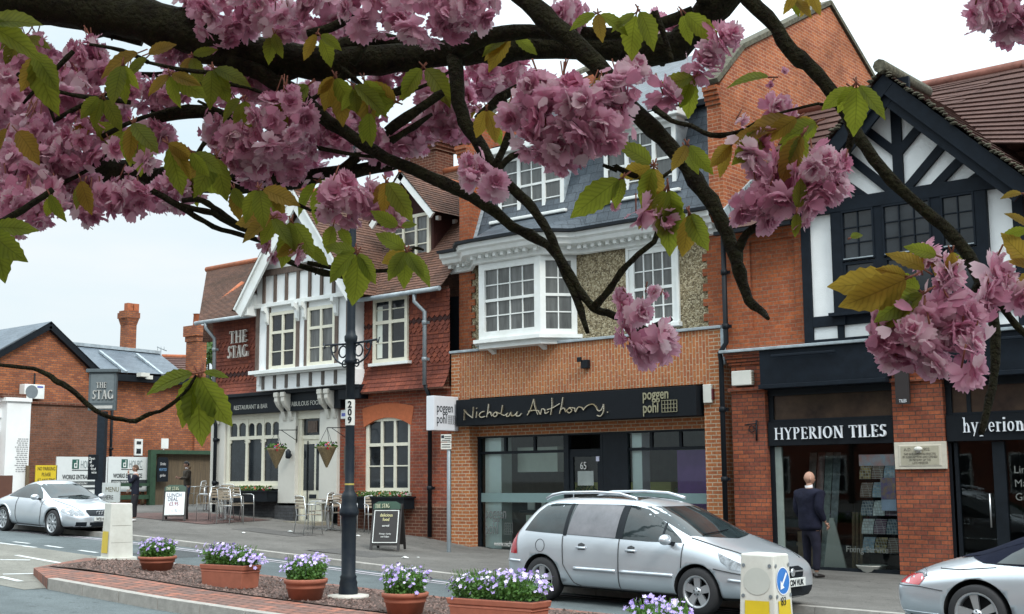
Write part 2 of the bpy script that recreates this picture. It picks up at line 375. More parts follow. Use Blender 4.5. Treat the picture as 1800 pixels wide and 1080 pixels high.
# a small roman (serif) letter set drawn as outlines: strokes (x0,y0,x1,y1,width) and arcs
def serif(body, h, name, mt, parent, loc, depth=.012, sx=1.0, rz=0, gap=.12, world=True, bold=1.0):
    TK, TN = .13 * bold, .055 * bold
    def st(x): return [('b', x - TK / 2, 0, x + TK / 2, 1), ('b', x - TK, 0, x + TK, .04), ('b', x - TK, .96, x + TK, 1)]
    G = {
     'H': (.78, st(.14) + st(.64) + [('b', .14, .48, .64, .48 + TN)]),
     'I': (.32, st(.16)),
     'T': (.66, st(.33) + [('b', .02, .95, .64, 1), ('b', .02, .8, .06, 1), ('b', .6, .8, .64, 1)]),
     'L': (.58, st(.14) + [('b', .14, 0, .54, .05), ('b', .5, 0, .54, .2)]),
     'E': (.60, st(.14) + [('b', .14, 0, .54, .05), ('b', .5, 0, .54, .2), ('b', .14, .95, .52, 1), ('b', .48, .82, .52, 1), ('b', .14, .48, .42, .53), ('b', .38, .40, .42, .6)]),
     'P': (.62, st(.14) + [('a', .3, .74, .24, .26, -90, 90, TK), ('b', .14, .48, .3, .52), ('b', .14, .96, .3, 1)]),
     'R': (.70, st(.14) + [('a', .3, .75, .22, .25, -90, 90, TK), ('b', .14, .49, .3, .53), ('b', .14, .96, .3, 1), ('s', .3, .5, .62, 0, TK), ('b', .52, 0, .7, .04)]),
     'O': (.82, [('a', .41, .5, .36, .5, 0, 360, TK)]),
     'G': (.80, [('a', .41, .5, .36, .5, 50, 330, TK), ('b', .64, .05, .77, .42), ('b', .55, .4, .8, .44)]),
     'S': (.54, [('a', .27, .74, .2, .26, 30, 250, TK * .9), ('a', .25, .27, .22, .27, -150, 80, TK), ('b', .43, .8, .46, .98), ('b', .04, .02, .07, .22)]),
     'A': (.74, [('s', .36, 1, .12, 0, TN), ('s', .36, 1, .62, 0, TK), ('b', .2, .33, .5, .38), ('b', .02, 0, .22, .04), ('b', .5, 0, .74, .04)]),
     'Y': (.70, [('s', .35, .48, .1, 1, TK), ('s', .35, .48, .6, 1, TN), ('b', .35 - TK / 2, 0, .35 + TK / 2, .5), ('b', .2, 0, .5, .04), ('b', 0, .96, .22, 1), ('b', .5, .96, .7, 1)]),
     'N': (.80, [('b', .12, 0, .12 + TN, 1), ('b', .64, 0, .64 + TN, 1), ('s', .14, 1, .66, 0, TK), ('b', .04, 0, .26, .04), ('b', .02, .96, .2, 1), ('b', .56, .96, .78, 1)]),
     'h': (.58, [('b', .1, 0, .2, 1), ('b', .03, 0, .27, .04), ('b', .03, .95, .2, 1), ('a', .31, .42, .14, .22, 0, 180, .09), ('b', .4, 0, .5, .45), ('b', .34, 0, .56, .04)]),
     'y': (.54, [('s', .1, .64, .28, 0, .1), ('s', .48, .64, .18, -.26, .05), ('b', .02, .61, .2, .65), ('b', .38, .61, .54, .65)]),
     'p': (.60, [('b', .1, -.28, .2, .64), ('b', .03, -.28, .27, -.24), ('a', .32, .32, .2, .32, 0, 360, .09)]),
     'e': (.52, [('a', .27, .32, .2, .32, 0, 320, .08), ('b', .1, .32, .47, .36)]),
     'r': (.42, [('b', .1, 0, .2, .64), ('b', .03, 0, .27, .04), ('b', .03, .6, .2, .64), ('a', .3, .44, .14, .18, 40, 150, .09)]),
     'i': (.30, [('b', .1, 0, .2, .64), ('b', .03, 0, .27, .04), ('b', .09, .8, .21, .92)]),
     'o': (.56, [('a', .27, .32, .22, .32, 0, 360, .09)]),
     'n': (.58, [('b', .1, 0, .2, .64), ('b', .03, 0, .27, .04), ('b', .03, .6, .2, .64), ('a', .31, .42, .14, .22, 0, 180, .09), ('b', .4, 0, .5, .45), ('b', .34, 0, .56, .04)]),
     't': (.40, [('b', .14, 0, .24, .85), ('b', .04, .6, .36, .64), ('b', .14, 0, .36, .05)]),
     'l': (.30, [('b', .1, 0, .2, 1), ('b', .03, 0, .27, .04)]),
     's': (.42, [('a', .21, .47, .14, .17, 30, 260, .08), ('a', .21, .17, .15, .17, -150, 80, .08)]),
     ' ': (.34, [])}
    mb = MB(); x = 0; z = [0]
    Mx = Matrix.Rotation(rz, 4, 'Z')
    def pr(pts):
        z[0] += .0004
        q = MB(); q.prism([(p[0] * h * sx, p[1] * h) for p in pts], 'y', -depth - z[0], 0)
        mb.add([Vector(loc) + Mx @ Vector(v) if world else Mx @ Vector(v) for v in q.v], q.f)
    for ch in body:
        w, els = G.get(ch, G['I'])
        for e in els:
            if e[0] == 'b': pr([(x + e[1], e[2]), (x + e[3], e[2]), (x + e[3], e[4]), (x + e[1], e[4])])
            elif e[0] == 's':
                dx = e[5] / 2
                pr([(x + e[1] - dx, e[2]), (x + e[1] + dx, e[2]), (x + e[3] + dx, e[4]), (x + e[3] - dx, e[4])])
            else:
                _, cx, cy, rx, ry, a0, a1, tk = e; n = 14
                for i in range(n):
                    g0, g1 = R(a0 + (a1 - a0) * i / n), R(a0 + (a1 - a0) * (i + 1) / n)
                    k = lambda g: tk * (.42 + .58 * abs(math.cos(g)))
                    o_, i_ = lambda g: (x + cx + rx * math.cos(g), cy + ry * math.sin(g)), lambda g: (x + cx + (rx - k(g)) * math.cos(g), cy + (ry - min(k(g), tk * .6)) * math.sin(g))
                    pr([o_(g0), o_(g1), i_(g1), i_(g0)])
        x += w + gap
    o = mb.build(name, mt, parent, local=not world)
    if not world: o.location = loc
    return o
# ================================================================== ground, road, island
def groundmat(name, c, dark, big, sp_, rough=.92):
    m = bpy.data.materials.new(name); m.use_nodes = True; t = m.node_tree; b = t.nodes['Principled BSDF']; n = t.nodes.new; l = t.links.new; b.inputs['Roughness'].default_value = rough; b.inputs['Specular IOR Level'].default_value = .2
    g = n('ShaderNodeNewGeometry'); out = None
    def layer(scale, lo, hi, a, z, stretch=(1, 1, 1), det=8):
        mp = n('ShaderNodeMapping'); mp.inputs['Scale'].default_value = stretch; q = n('ShaderNodeTexNoise'); q.inputs['Scale'].default_value = scale; q.inputs['Detail'].default_value = det; q.inputs['Roughness'].default_value = .65
        r = n('ShaderNodeValToRGB'); r.color_ramp.elements[0].position = lo; r.color_ramp.elements[1].position = hi; r.color_ramp.elements[0].color = (a, a, a, 1); r.color_ramp.elements[1].color = (z, z, z, 1)
        l(g.outputs['Position'], mp.inputs[0]); l(mp.outputs[0], q.inputs['Vector']); l(q.outputs[0], r.inputs[0]); return r.outputs[0], q.outputs[0]
    base = n('ShaderNodeRGB'); base.outputs[0].default_value = (*c, 1); cur = base.outputs[0]
    for o_, _ in (layer(.35, .38, .66, dark, 1.1, (.35, 1, 1)), layer(1.7, .3, .7, .84, 1.12), layer(70, .35, .65, sp_, 2 - sp_, det=3), layer(7, .62, .68, 1, .72, det=2)):
        x = n('ShaderNodeMixRGB'); x.blend_type = 'MULTIPLY'; x.inputs[0].default_value = 1; l(cur, x.inputs[1]); l(o_, x.inputs[2]); cur = x.outputs[0]
    l(cur, b.inputs['Base Color']); _, h = layer(110, .4, .6, 0, 1); bp = n('ShaderNodeBump'); bp.inputs['Strength'].default_value = .5; bp.inputs['Distance'].default_value = .006; l(h, bp.inputs['Height']); l(bp.outputs[0], b.inputs['Normal']); return m
M['asphalt'] = groundmat('road_asphalt', (.115, .135, .14), .72, 1, .7)
M['pave'] = groundmat('pavement_asphalt', (.145, .138, .128), .66, 1, .72)
M['beige'] = groundmat('buff_surfacing', (.215, .21, .185), .7, 1, .75)
M['pave2'] = groundmat('pavement_repair', (.10, .096, .092), .8, 1, .75)
M['patch'] = groundmat('repair_patch', (.075, .082, .085), .8, 1, .7)
M['line'] = mat('road_marking_white', (.62, .64, .64), .7, col2=(.42, .44, .44), scale=9)
M['lineY'] = mat('road_marking_pale', (.50, .46, .50), .7, col2=(.30, .28, .31), scale=7)
M['kerb'] = mat('granite_kerb', (.30, .285, .26), .85, var=.2, scale=7, bump=.3, bscale=60)
M['kerbd'] = mat('dark_kerb', (.11, .105, .11), .9, var=.25, scale=5)
M['earth'] = mat('rough_ground', (.12, .11, .09), .95, var=.3)
M['bark'] = mat('bark_chippings', (.11, .065, .05), .95, col2=(.035, .025, .022), scale=38, bump=1, bscale=60)
M['stonechip'] = mat('chip', (.30, .20, .17), .9, col2=(.06, .04, .035), scale=14)
M['paver'] = brick('red_block_paving', (.34, .14, .095), (.17, .105, .09), (.05, .04, .035), bw=.20, rh=.165, ms=.012, uv=True, off=.5, stain=.5, dirt=(.6, .62, .62))
def sheet(name, xs, ys, zf, m, uvs=False):
    mb = MB()
    for i in range(len(xs) - 1):
        for j in range(len(ys) - 1):
            P = [(xs[i], ys[j]), (xs[i + 1], ys[j]), (xs[i + 1], ys[j + 1]), (xs[i], ys[j + 1])]
            mb.quad(*[(x, y, zf(x, y)) for x, y in P], 0, P if uvs else None)
    return struct(mb.build(name, m))
XS = [-600, -200, -100, -60, -48, -40, -36, -34, -32, -30, -28.4, -27, -25, -24, -22, -20.6, -19, -17, -14.7, -13, -12, -10, -8, -4, 0, 5, 12, 20, 60, 200, 600]
sheet('ground', XS, [-600, -100, -20, 0, 30, 60, 150, 600], lambda x, y: min(road_z(x), base_z(x)) - .35, M['earth'])
NEARK = 3.2
sheet('road', XS, [NEARK, 8, 11, 14, KERB], lambda x, y: road_z(x), M['asphalt'])
sheet('pavement', XS, [KERB + .15, 17.5, 19.5, FY, 24, 40], lambda x, y: gz(x, y), M['pave'])
sheet('near_pavement', XS, [-14, -6, 0, NEARK - .15], lambda x, y: road_z(x) + .1, M['pave'])
for nm, y0, y1 in (('kerb', KERB, KERB + .15), ('kerb', NEARK - .15, NEARK)):
    mb = MB(); x = -90.0
    while x < 40:
        x1 = x + .9; zz = lambda X: road_z(X)
        a, b = zz(x), zz(x1)
        vs = [(x + .004, y0, a - .1), (x1 - .004, y0, b - .1), (x1 - .004, y1, b - .1), (x + .004, y1, a - .1), (x + .004, y0, a + .104), (x1 - .004, y0, b + .104), (x1 - .004, y1, b + .104), (x + .004, y1, a + .104)]
        mb.add(vs, [(0, 3, 2, 1), (4, 5, 6, 7), (0, 1, 5, 4), (1, 2, 6, 5), (2, 3, 7, 6), (3, 0, 4, 7)]); x = x1
    struct(mb.build(nm, M['kerb']))
def strip(mb, P, Q, w, dz=.005):
    P, Q = Vector((P.x, P.y, 0)), Vector((Q.x, Q.y, 0)); d = (Q - P); n = max(1, int(d.length / 1.5)); s = Vector((-d.y, d.x, 0)).normalized() * w / 2
    for i in range(n):
        a, b = P + d * (i / n), P + d * ((i + 1) / n)
        q = [a - s, b - s, b + s, a + s]; mb.add([(v.x, v.y, road_z(v.x) + dz) for v in q], [(0, 1, 2, 3)])
# painted markings
mb = MB()
x = -60.0
while x < 10:                                                   # dashes along the parking bays
    strip(mb, Vector((x, 13.45, 0)), Vector((x + .62, 13.45, 0)), .10); x += 1.25
struct(mb.build('road_markings', M['line']))
mb = MB(); strip(mb, Vector((-70, KERB - .3, 0)), Vector((20, KERB - .3, 0)), .09); strip(mb, Vector((-70, KERB - .5, 0)), Vector((20, KERB - .5, 0)), .05)
struct(mb.build('kerbside_line', M['lineY']))
for pts_ in (((-15.4, 3.9), (-13.6, 3.9), (-13.7, 5.0), (-15.5, 4.9)), ((-21.5, 13.8), (-20.2, 13.8), (-20.2, 15.1), (-21.5, 15.1)), ((-14.9, 7.2), (-9.0, 7.0), (-9.0, 7.5), (-14.9, 7.75))):
    mb = MB(); mb.add([(x, y, road_z(x) + .003) for x, y in pts_], [(0, 1, 2, 3)]); struct(mb.build('road_patch', M['patch']))
for x0_, x1_, y0_, y1_ in ((-19.6, -17.7, 16.6, 17.6), (-24.2, -22.0, 18.3, 19.0), (-13.4, -12.2, 16.2, 17.9)):
    mb = MB(); q_ = [(x0_, y0_), (x1_, y0_), (x1_, y1_), (x0_, y1_)]; mb.add([(x, y, gz(x, y) + .006) for x, y in q_], [(0, 1, 2, 3)]); struct(mb.build('pavement_patch', M['pave2']))
xs_ = [-31, -30, -28.4, -27, -25.6]; mb = MB()
for a, b in zip(xs_, xs_[1:]):
    for y0_, y1_ in ((18.6, 19.5), (19.5, 20.6)): mb.quad(*[(x, y, gz(x, y) + .008) for x, y in ((a, y0_), (b, y0_), (b, y1_), (a, y1_))], 0, [(a, y0_), (b, y0_), (b, y1_), (a, y1_)])
struct(mb.build('forecourt_paving', brick('forecourt_brick', (.17, .10, .09), (.12, .08, .075), (.07, .06, .055), bw=.2, rh=.1, ms=.01, uv=True, stain=.8)))
# traffic island: outline in metres (near edge, nose, far edge)
NY0, NY1 = 9.85, 12.75
IS = [(14, NY0 - .2), (-17.3, NY0 + .05), (-19.0, NY0 + .75), (-20.6, NY1 - .35), (-20.9, NY1 - .05), (-20.2, NY1), (14, NY1)]
mb = MB()
bz = [gpt(0, 985), gpt(105, 991), gpt(88, 1012), gpt(75, 1030), gpt(0, 1045)]
beige = [(-80, NY0 - .25), (-17.4, NY0 + .0), (-19.1, NY0 + .8), (-20.7, NY1 - .25), (-80, NY1 + .35)]
mb.add([(x, y, road_z(x) + .004) for x, y in beige], [(0, 1, 2, 3, 4)])
# split the buff patch so that it follows the road's slope
mb = MB(); xs = [-80, -60, -48, -40, -36, -30, -27, -24, -22, -20.7, -19.1, -17.4]
for i in range(len(xs) - 1):
    a, b = xs[i], xs[i + 1]
    hi = lambda x: NY1 + .3 if x <= -20.7 else NY1 + .3 - (x + 20.7) / 3.3 * 2.9
    lo = lambda x: NY0 - .3
    mb.quad(*[(x, y, road_z(x) + .005) for x, y in ((a, lo(a)), (b, lo(b)), (b, max(lo(b), hi(b))), (a, hi(a)))])
struct(mb.build('buff_hatching', M['beige']))
mb = MB()
for a, b in ((gpt(29, 977), gpt(106, 991)), (gpt(0, 1015), gpt(36, 1023)), (gpt(5, 1010.6), gpt(83, 1009)), (gpt(0, 985), gpt(53, 985.5))): strip(mb, a, b, .11, .009)
for k in range(1, 9): strip(mb, Vector((-22 - 4 * k, NY0 + .1, 0)), Vector((-23.2 - 4 * k, NY1 + .1, 0)), .1, .009)
strip(mb, Vector((-70, NY1 + .33, 0)), Vector((-23.4, NY1 + .3, 0)), .1, .009)
struct(mb.build('road_markings', M['line']))
# island: kerb stones along the near side and nose, block paving, a bed of bark chips
ISL = T('traffic_island', 'long brick-paved traffic island with granite kerb and bark bed', 'traffic island', (-17, 11, road_z(-17)))
del ISL['category']; del ISL['label']; ISL['kind'] = 'structure'
def isz(x): return road_z(x) + .02 + .13 * max(0, min(1, (x + 20.9) / 2.6))
mb = MB(); x = 14.0
pts = []
yk = lambda x: NY0 - .0 + (x + 17.3) * -.004
while x > -17.3:
    x1 = max(-17.3, x - .92)
    a0, a1 = road_z(x) - .1, road_z(x1) - .1
    vs = [(x1 + .006, yk(x1), a1), (x - .006, yk(x), a0), (x - .006, yk(x) + .14, a0), (x1 + .006, yk(x1) + .14, a1)]
    vs += [(v[0], v[1], v[2] + .255) for v in vs]; mb.add(vs, [(0, 3, 2, 1), (4, 5, 6, 7), (0, 1, 5, 4), (1, 2, 6, 5), (2, 3, 7, 6), (3, 0, 4, 7)]); x = x1
struct(mb.build('kerb', M['kerb'], ISL, bevel=.012), 'structure')
mb = MB()
bed0, bed1 = NY0 + 1.05, NY1 - .22        # bed between
def isr(a, b, c, d, zf=isz, m=0):
    mb.quad(*[(x, y, zf(x)) for x, y in (a, b, c, d)], m, [(a[0], a[1]), (b[0], b[1]), (c[0], c[1]), (d[0], d[1])])
xx = [-17.3, -16, -14.7, -13, -12, -10, -8, -4, 0, 5, 14]
for a, b in zip(xx, xx[1:]): isr((a, yk(a) + .14), (b, yk(b) + .14), (b, bed0), (a, bed0))
F_ = (-19.15, bed0 + .1); RG = [(-17.3, bed0), (-17.3, NY0), (-19.05, NY0 + .75), (-20.93, NY1 - .12), (-20.8, NY1), (-19.15, NY1)]
for a, b in zip(RG, RG[1:]): mb.add([(*F_, isz(F_[0])), (*a, isz(a[0])), (*b, isz(b[0]))], [(0, 1, 2)]); mb.uv[len(mb.f) - 1] = [F_, a, b]
xx = [-19.15, -17, -14.7, -12, -8, 0, 14]
for a, b in zip(xx, xx[1:]): isr((a, bed1), (b, bed1), (b, NY1), (a, NY1))
# sides of nose and far edge
edge = [(-17.3, NY0), (-19.05, NY0 + .75), (-20.93, NY1 - .12), (-20.8, NY1)] + [(x, NY1) for x in (-19, -17, -14.7, -12, -8, 0, 14)]
for a, b in zip(edge, edge[1:]): mb.add([(a[0], a[1], road_z(a[0]) - .05), (b[0], b[1], road_z(b[0]) - .05), (b[0], b[1], isz(b[0])), (a[0], a[1], isz(a[0]))], [(0, 1, 2, 3)]); mb.uv[len(mb.f) - 1] = [(a[0], .02), (b[0], .02), (b[0], .09), (a[0], .09)]
struct(mb.build('block_paving', M['paver'], ISL))
mb = MB()
xx = [-19.15, -18, -16, -14.7, -13, -12, -10, -8, -4, 0, 5, 14]
for a, b in zip(xx, xx[1:]): mb.quad(*[(x, y, isz(x) + .012) for x, y in ((a, bed0), (b, bed0), (b, bed1), (a, bed1))])
mb.quad(*[(x, y, isz(x) + .012) for x, y in ((-19.15, bed0 - .0), (-19.15, bed1), (-20.2, bed1), (-20.0, bed1 - .3))])
struct(mb.build('bark_bed', M['bark'], ISL))
mb = MB(); rr = random.Random(3)
for i in range(5200):
    x = -20 + 13 * rr.random() ** 1.1; y = bed0 + (bed1 - bed0) * rr.random()
    if x < -19.15 and y < bed1 - (x + 20.2) * .9 - .1: continue
    s = rr.uniform(.012, .034); a = rr.uniform(0, 3.14); z = isz(x) + .014
    c, d = math.cos(a) * s, math.sin(a) * s
    mb.add([(x - c, y - d, z), (x + d * .5, y - c * .5, z), (x + c, y + d, z), (x - d * .5, y + c * .5, z), (x, y, z + s * rr.uniform(.4, 1.1))], [(0, 1, 4), (1, 2, 4), (2, 3, 4), (3, 0, 4)], rr.choice((0, 0, 1)))
o = mb.build('bark_chips', [M['stonechip'], M['bark']]); o['kind'] = 'stuff'; o['label'] = 'loose bark and stone chips on the traffic island bed'; o['category'] = 'chippings'

# ================================================================== shared building pieces
def wall(mb, x0, x1, z0, z1, Y, holes=(), th=.12, m=0, mr=None):
    xs = sorted({x0, x1, *[h[0] for h in holes], *[h[1] for h in holes]}); zs = sorted({z0, z1, *[h[2] for h in holes], *[h[3] for h in holes]})
    xs = [x for x in xs if x0 - 1e-6 <= x <= x1 + 1e-6]; zs = [z for z in zs if z0 - 1e-6 <= z <= z1 + 1e-6]
    for i in range(len(xs) - 1):
        for j in range(len(zs) - 1):
            cx, cz = (xs[i] + xs[i + 1]) / 2, (zs[j] + zs[j + 1]) / 2
            if any(h[0] < cx < h[1] and h[2] < cz < h[3] for h in holes): continue
            mb.quad((xs[i], Y, zs[j]), (xs[i + 1], Y, zs[j]), (xs[i + 1], Y, zs[j + 1]), (xs[i], Y, zs[j + 1]), m)
    for h in holes:
        a, b, c, d = h; r = m if mr is None else mr
        mb.quad((a, Y, c), (a, Y + th, c), (a, Y + th, d), (a, Y, d), r); mb.quad((b, Y, c), (b, Y, d), (b, Y + th, d), (b, Y + th, c), r)
        mb.quad((a, Y, d), (a, Y + th, d), (b, Y + th, d), (b, Y, d), r); mb.quad((a, Y, c), (b, Y, c), (b, Y + th, c), (a, Y + th, c), r)
    return mb
def window(par, x0, x1, z0, z1, Y, fm, cols=2, rows=2, fw=.06, bar=.025, gm=None, d=.07, mull=(), trans=(), sill=0, mw=.06, name='window'):
    """frame with glazing bars (one mesh) and panes (child); mull/trans: heavy members at fractions"""
    mb = MB()
    mb.box(x0, x1, Y, Y + d, z0, z0 + fw); mb.box(x0, x1, Y, Y + d, z1 - fw, z1)
    mb.box(x0, x0 + fw, Y + .001, Y + d, z0 + fw, z1 - fw); mb.box(x1 - fw, x1, Y + .001, Y + d, z0 + fw, z1 - fw)
    for f in mull: x = x0 + (x1 - x0) * f; mb.box(x - mw / 2, x + mw / 2, Y + .004, Y + d, z0 + fw, z1 - fw)
    for f in trans: z = z0 + (z1 - z0) * f; mb.box(x0 + fw, x1 - fw, Y + .007, Y + d, z - mw / 2, z + mw / 2)
    a, b, c, e = x0 + fw, x1 - fw, z0 + fw, z1 - fw
    for i in range(1, cols): x = a + (b - a) * i / cols; mb.box(x - bar / 2, x + bar / 2, Y + .018, Y + d - .005, c, e)
    for j in range(1, rows): z = c + (e - c) * j / rows; mb.box(a, b, Y + .021, Y + d - .007, z - bar / 2, z + bar / 2)
    o = mb.build(name, fm, par)
    g = MB(); g.quad((a, Y + .045, c), (b, Y + .045, c), (b, Y + .045, e), (a, Y + .045, e))
    g.build('pane', gm or M['wglass'], o)
    if sill:
        q = MB(); q.box(x0 - .06, x1 + .06, Y - sill, Y + .02, z0 - .07, z0 - .002); q.build('sill', fm, o, bevel=.008)
    return o
def downpipe(par, pts, r=.045, m=None, name='downpipe', n=8):
    mb = MB(); mb.tube(pts, r, n)
    for i in range(len(pts) - 1):
        a, b = Vector(pts[i]), Vector(pts[i + 1])
        if abs(a.z - b.z) > 1:
            k = int(abs(a.z - b.z) / 1.6) + 1
            for j in range(k):
                c = a.lerp(b, (j + .3) / k); mb.lathe([(r, -.05), (r * 1.35, -.045), (r * 1.35, .045), (r, .05)], c, n); mb.box(c.x - r * 1.9, c.x + r * 1.9, c.y + r * .6, c.y + r * 1.4, c.z - .03, c.z + .03)
    return mb.build(name, m or M['black'], par)

# ================================================================== building B: kitchen shop with mansard roof
XL, XR = -19.86, -12.72
B = T('shop_building', 'orange brick kitchen showroom with slate mansard roof and white oriel window', 'building', (-16.3, FY, .2))
UY = FY + .3
mb = MB()
mb.box(XL, -19.3, FY, FY + .45, -.1, 3.55); mb.box(-13.14, XR, FY, FY + .45, -.1, 3.55)
mb.box(-19.3, -13.14, FY + .25, FY + .45, 2.7, 3.55)
o1 = mb.split('pier_wall', M['brickP'], B)
mb = MB(); mb.box(XL + .27, XR - .28, FY, FY + .45, 3.55, 4.60); mb.split('parapet_wall', M['brickPv'], B)
mb = MB(); mb.box(XL, XL + .268, FY, FY + .45, 3.552, 4.6); mb.box(XR - .278, XR, FY, FY + .45, 3.552, 4.6); mb.split('parapet_wall', M['brickP'], B)
mb = MB(); mb.box(XL - .03, XR + .03, FY - .05, FY + .5, 4.602, 4.66); mb.box(XR + .0, XR + .09, FY - .03, FY + .03, 3.9, 4.6)
mb.split('lead_capping', M['lead'], B, bevel=.01)
# upper storey: brick quoins with toothing, pebbledash between, window openings
mb = MB(); z = 4.66; k = 0
while z < 6.72:
    w = .34 if k % 2 else .23
    mb.box(XL + .004, XL + .15 + w, UY - .035 - .001 * (k % 2), UY + .3, z, z + .15); mb.box(XR - .2 - w, XR - .016, UY - .035 - .001 * (k % 2), UY + .3, z, z + .15); z += .15; k += 1
mb.split('quoin', M['brickQ'], B)
M['pebble'] = bpy.data.materials.new('pebbledash'); m_ = M['pebble']; m_.use_nodes = True; t_ = m_.node_tree; b_ = t_.nodes['Principled BSDF']; b_.inputs['Roughness'].default_value = .95
v_ = t_.nodes.new('ShaderNodeTexVoronoi'); v_.inputs['Scale'].default_value = 34; c_ = t_.nodes.new('ShaderNodeTexCoord'); r_ = t_.nodes.new('ShaderNodeValToRGB'); sp_ = t_.nodes.new('ShaderNodeSeparateColor')
r_.color_ramp.elements[0].color = (.10, .075, .045, 1); r_.color_ramp.elements[1].color = (.48, .42, .29, 1); e_ = r_.color_ramp.elements.new(.5); e_.color = (.26, .21, .12, 1)
t_.links.new(c_.outputs['Object'], v_.inputs['Vector']); t_.links.new(v_.outputs['Color'], sp_.inputs[0]); t_.links.new(sp_.outputs[0], r_.inputs[0]); t_.links.new(r_.outputs[0], b_.inputs['Base Color'])
bp_ = t_.nodes.new('ShaderNodeBump'); bp_.inputs['Strength'].default_value = 1; bp_.inputs['Distance'].default_value = .02; bp_.invert = True; t_.links.new(v_.outputs['Distance'], bp_.inputs['Height']); t_.links.new(bp_.outputs[0], b_.inputs['Normal'])
W2 = (-15.05, -13.88, 4.85, 6.45)
mb = MB(); wall(mb, XL + .2, XR - .2, 4.66, 6.9, UY, [(-19.1, -16.5, 4.9, 6.6), (W2[0] + .05, W2[1] - .05, W2[2] + .05, W2[3] + .3)], .2)
mb.build('pebbledash_wall', M['pebble'], B)
# flush sash window, right
w = window(B, *W2[:2], W2[2], W2[3], UY - .02, M['white'], 4, 1, fw=.12, bar=.025, gm=M['wglass2'], trans=(.47,), mw=.06)
mb = MB()
for zf in (.24, .7): mb.box(W2[0] + .12, W2[1] - .12, UY + .003, UY + .03, W2[2] + (W2[3] - W2[2]) * zf - .012, W2[2] + (W2[3] - W2[2]) * zf + .012)
mb.build('glazing_bar', M['white'], w)
mb = MB(); mb.box(W2[0] - .1, W2[1] + .1, UY - .14, UY + .02, W2[2] - .09, W2[2] - .003); mb.build('sill', M['white'], w, bevel=.01)
mb = MB(); mb.box(W2[0] - .06, W2[0] + .0, UY - .05, UY + .02, W2[2], 6.62); mb.box(W2[1], W2[1] + .06, UY - .05, UY + .02, W2[2], 6.62); mb.box(W2[0] - .06, W2[1] + .06, UY - .052, UY + .02, W2[3] + .002, 6.66); mb.build('surround', M['white'], w)
# canted oriel
OR = T('oriel', '', 'x', (-17.8, UY, 4.7)); del OR['category']; del OR['label']; OR.parent = B; OR.location = Vector((-17.8, UY, 4.7)) - B.location
def face_window(par, P0, P1, z0, z1, cols, rows, fw, bar, gm, name='window', tr=True):
    """window on a vertical plane from P0 to P1 (seen from outside, left to right)"""
    P0, P1 = Vector((*P0, 0)), Vector((*P1, 0)); d = P1 - P0; Lw = d.length; ang = math.atan2(d.y, d.x)
    Mx = Matrix.Translation(P0) @ Matrix.Rotation(ang, 4, 'Z')
    def fr(q):
        q.box(0, Lw, 0, .09, z0, z0 + fw); q.box(0, Lw, 0, .09, z1 - fw, z1); q.box(0, fw, .001, .09, z0 + fw, z1 - fw); q.box(Lw - fw, Lw, .001, .09, z0 + fw, z1 - fw)
        if tr: q.box(fw, Lw - fw, .02, .09, (z0 + z1) / 2 - .03, (z0 + z1) / 2 + .03)
        for i in range(1, cols): x = fw + (Lw - 2 * fw) * i / cols; q.box(x - bar / 2, x + bar / 2, .035, .08, z0 + fw, z1 - fw)
        for j in range(1, rows):
            if tr and j * 2 == rows: continue
            z = z0 + fw + (z1 - z0 - 2 * fw) * j / rows; q.box(fw, Lw - fw, .037, .078, z - bar / 2, z + bar / 2)
    mb = MB(); mb.xadd(Mx, fr); o = mb.build(name, M['white'], par)
    g = MB(); g.xadd(Mx, lambda q: q.quad((fw, .06, z0 + fw), (Lw - fw, .06, z0 + fw), (Lw - fw, .06, z1 - fw), (fw, .06, z1 - fw))); g.build('pane', gm, o)
    return o
OZ0, OZ1 = 4.80, 6.52
a0, a1, a2, a3 = (-19.18, UY - .02), (-18.72, UY - .62), (-16.95, UY - .62), (-16.42, UY - .02)
face_window(OR, a0, a1, OZ0, OZ1, 2, 4, .12, .025, M['wglass2'])
face_window(OR, (a1[0] + .0, a1[1]), (a2[0], a2[1]), OZ0, OZ1, 4, 4, .17, .025, M['wglass2'])
face_window(OR, a2, a3, OZ0, OZ1, 2, 4, .12, .025, M['wglass2'])
mb = MB()
mb.prism([(-19.3, UY), (-18.8, UY - .72), (-16.9, UY - .72), (-16.3, UY)], 'z', 4.72, 4.80); mb.prism([(-19.2, UY), (-18.72, UY - .62), (-16.95, UY - .62), (-16.42, UY)], 'z', 4.60, 4.72)
mb.prism([(-19.18, UY), (-18.72, UY - .615), (-16.95, UY - .615), (-16.42, UY)], 'z', 6.52, 6.72)
for x in (-18.6, -17.15): mb.prism([(UY, 4.6), (UY - .5, 4.6), (UY, 4.35)], 'x', x, x + .12)
mb.split('sill', M['white'], OR)
# cornice with dentils, sweeping out over the oriel
def prof_path(path, prof, name, m, par):
    mb = MB(); n = len(prof)
    for p, nx in path: mb.v += [(p[0] + nx[0] * a, p[1] + nx[1] * a, z) for a, z in prof]
    for i in range(len(path) - 1):
        for j in range(n - 1): mb.f.append((i * n + j, (i + 1) * n + j, (i + 1) * n + j + 1, i * n + j + 1)); mb.m.append(0)
    return mb.build(name, m, par)
cpath = [((XL - .22, UY - .06), (0, -1)), ((-19.55, UY - .06), (0, -1)), ((-19.35, UY - .12), (-.25, -1)), ((-19.1, UY - .35), (-.4, -1)), ((-18.85, UY - .58), (-.35, -1)), ((-18.6, UY - .64), (0, -1)), ((-17.1, UY - .64), (0, -1)), ((-16.85, UY - .58), (.3, -1)), ((-16.6, UY - .35), (.4, -1)), ((-16.3, UY - .12), (.2, -1)), ((-16.1, UY - .06), (0, -1)), ((XR - .1, UY - .06), (0, -1))]
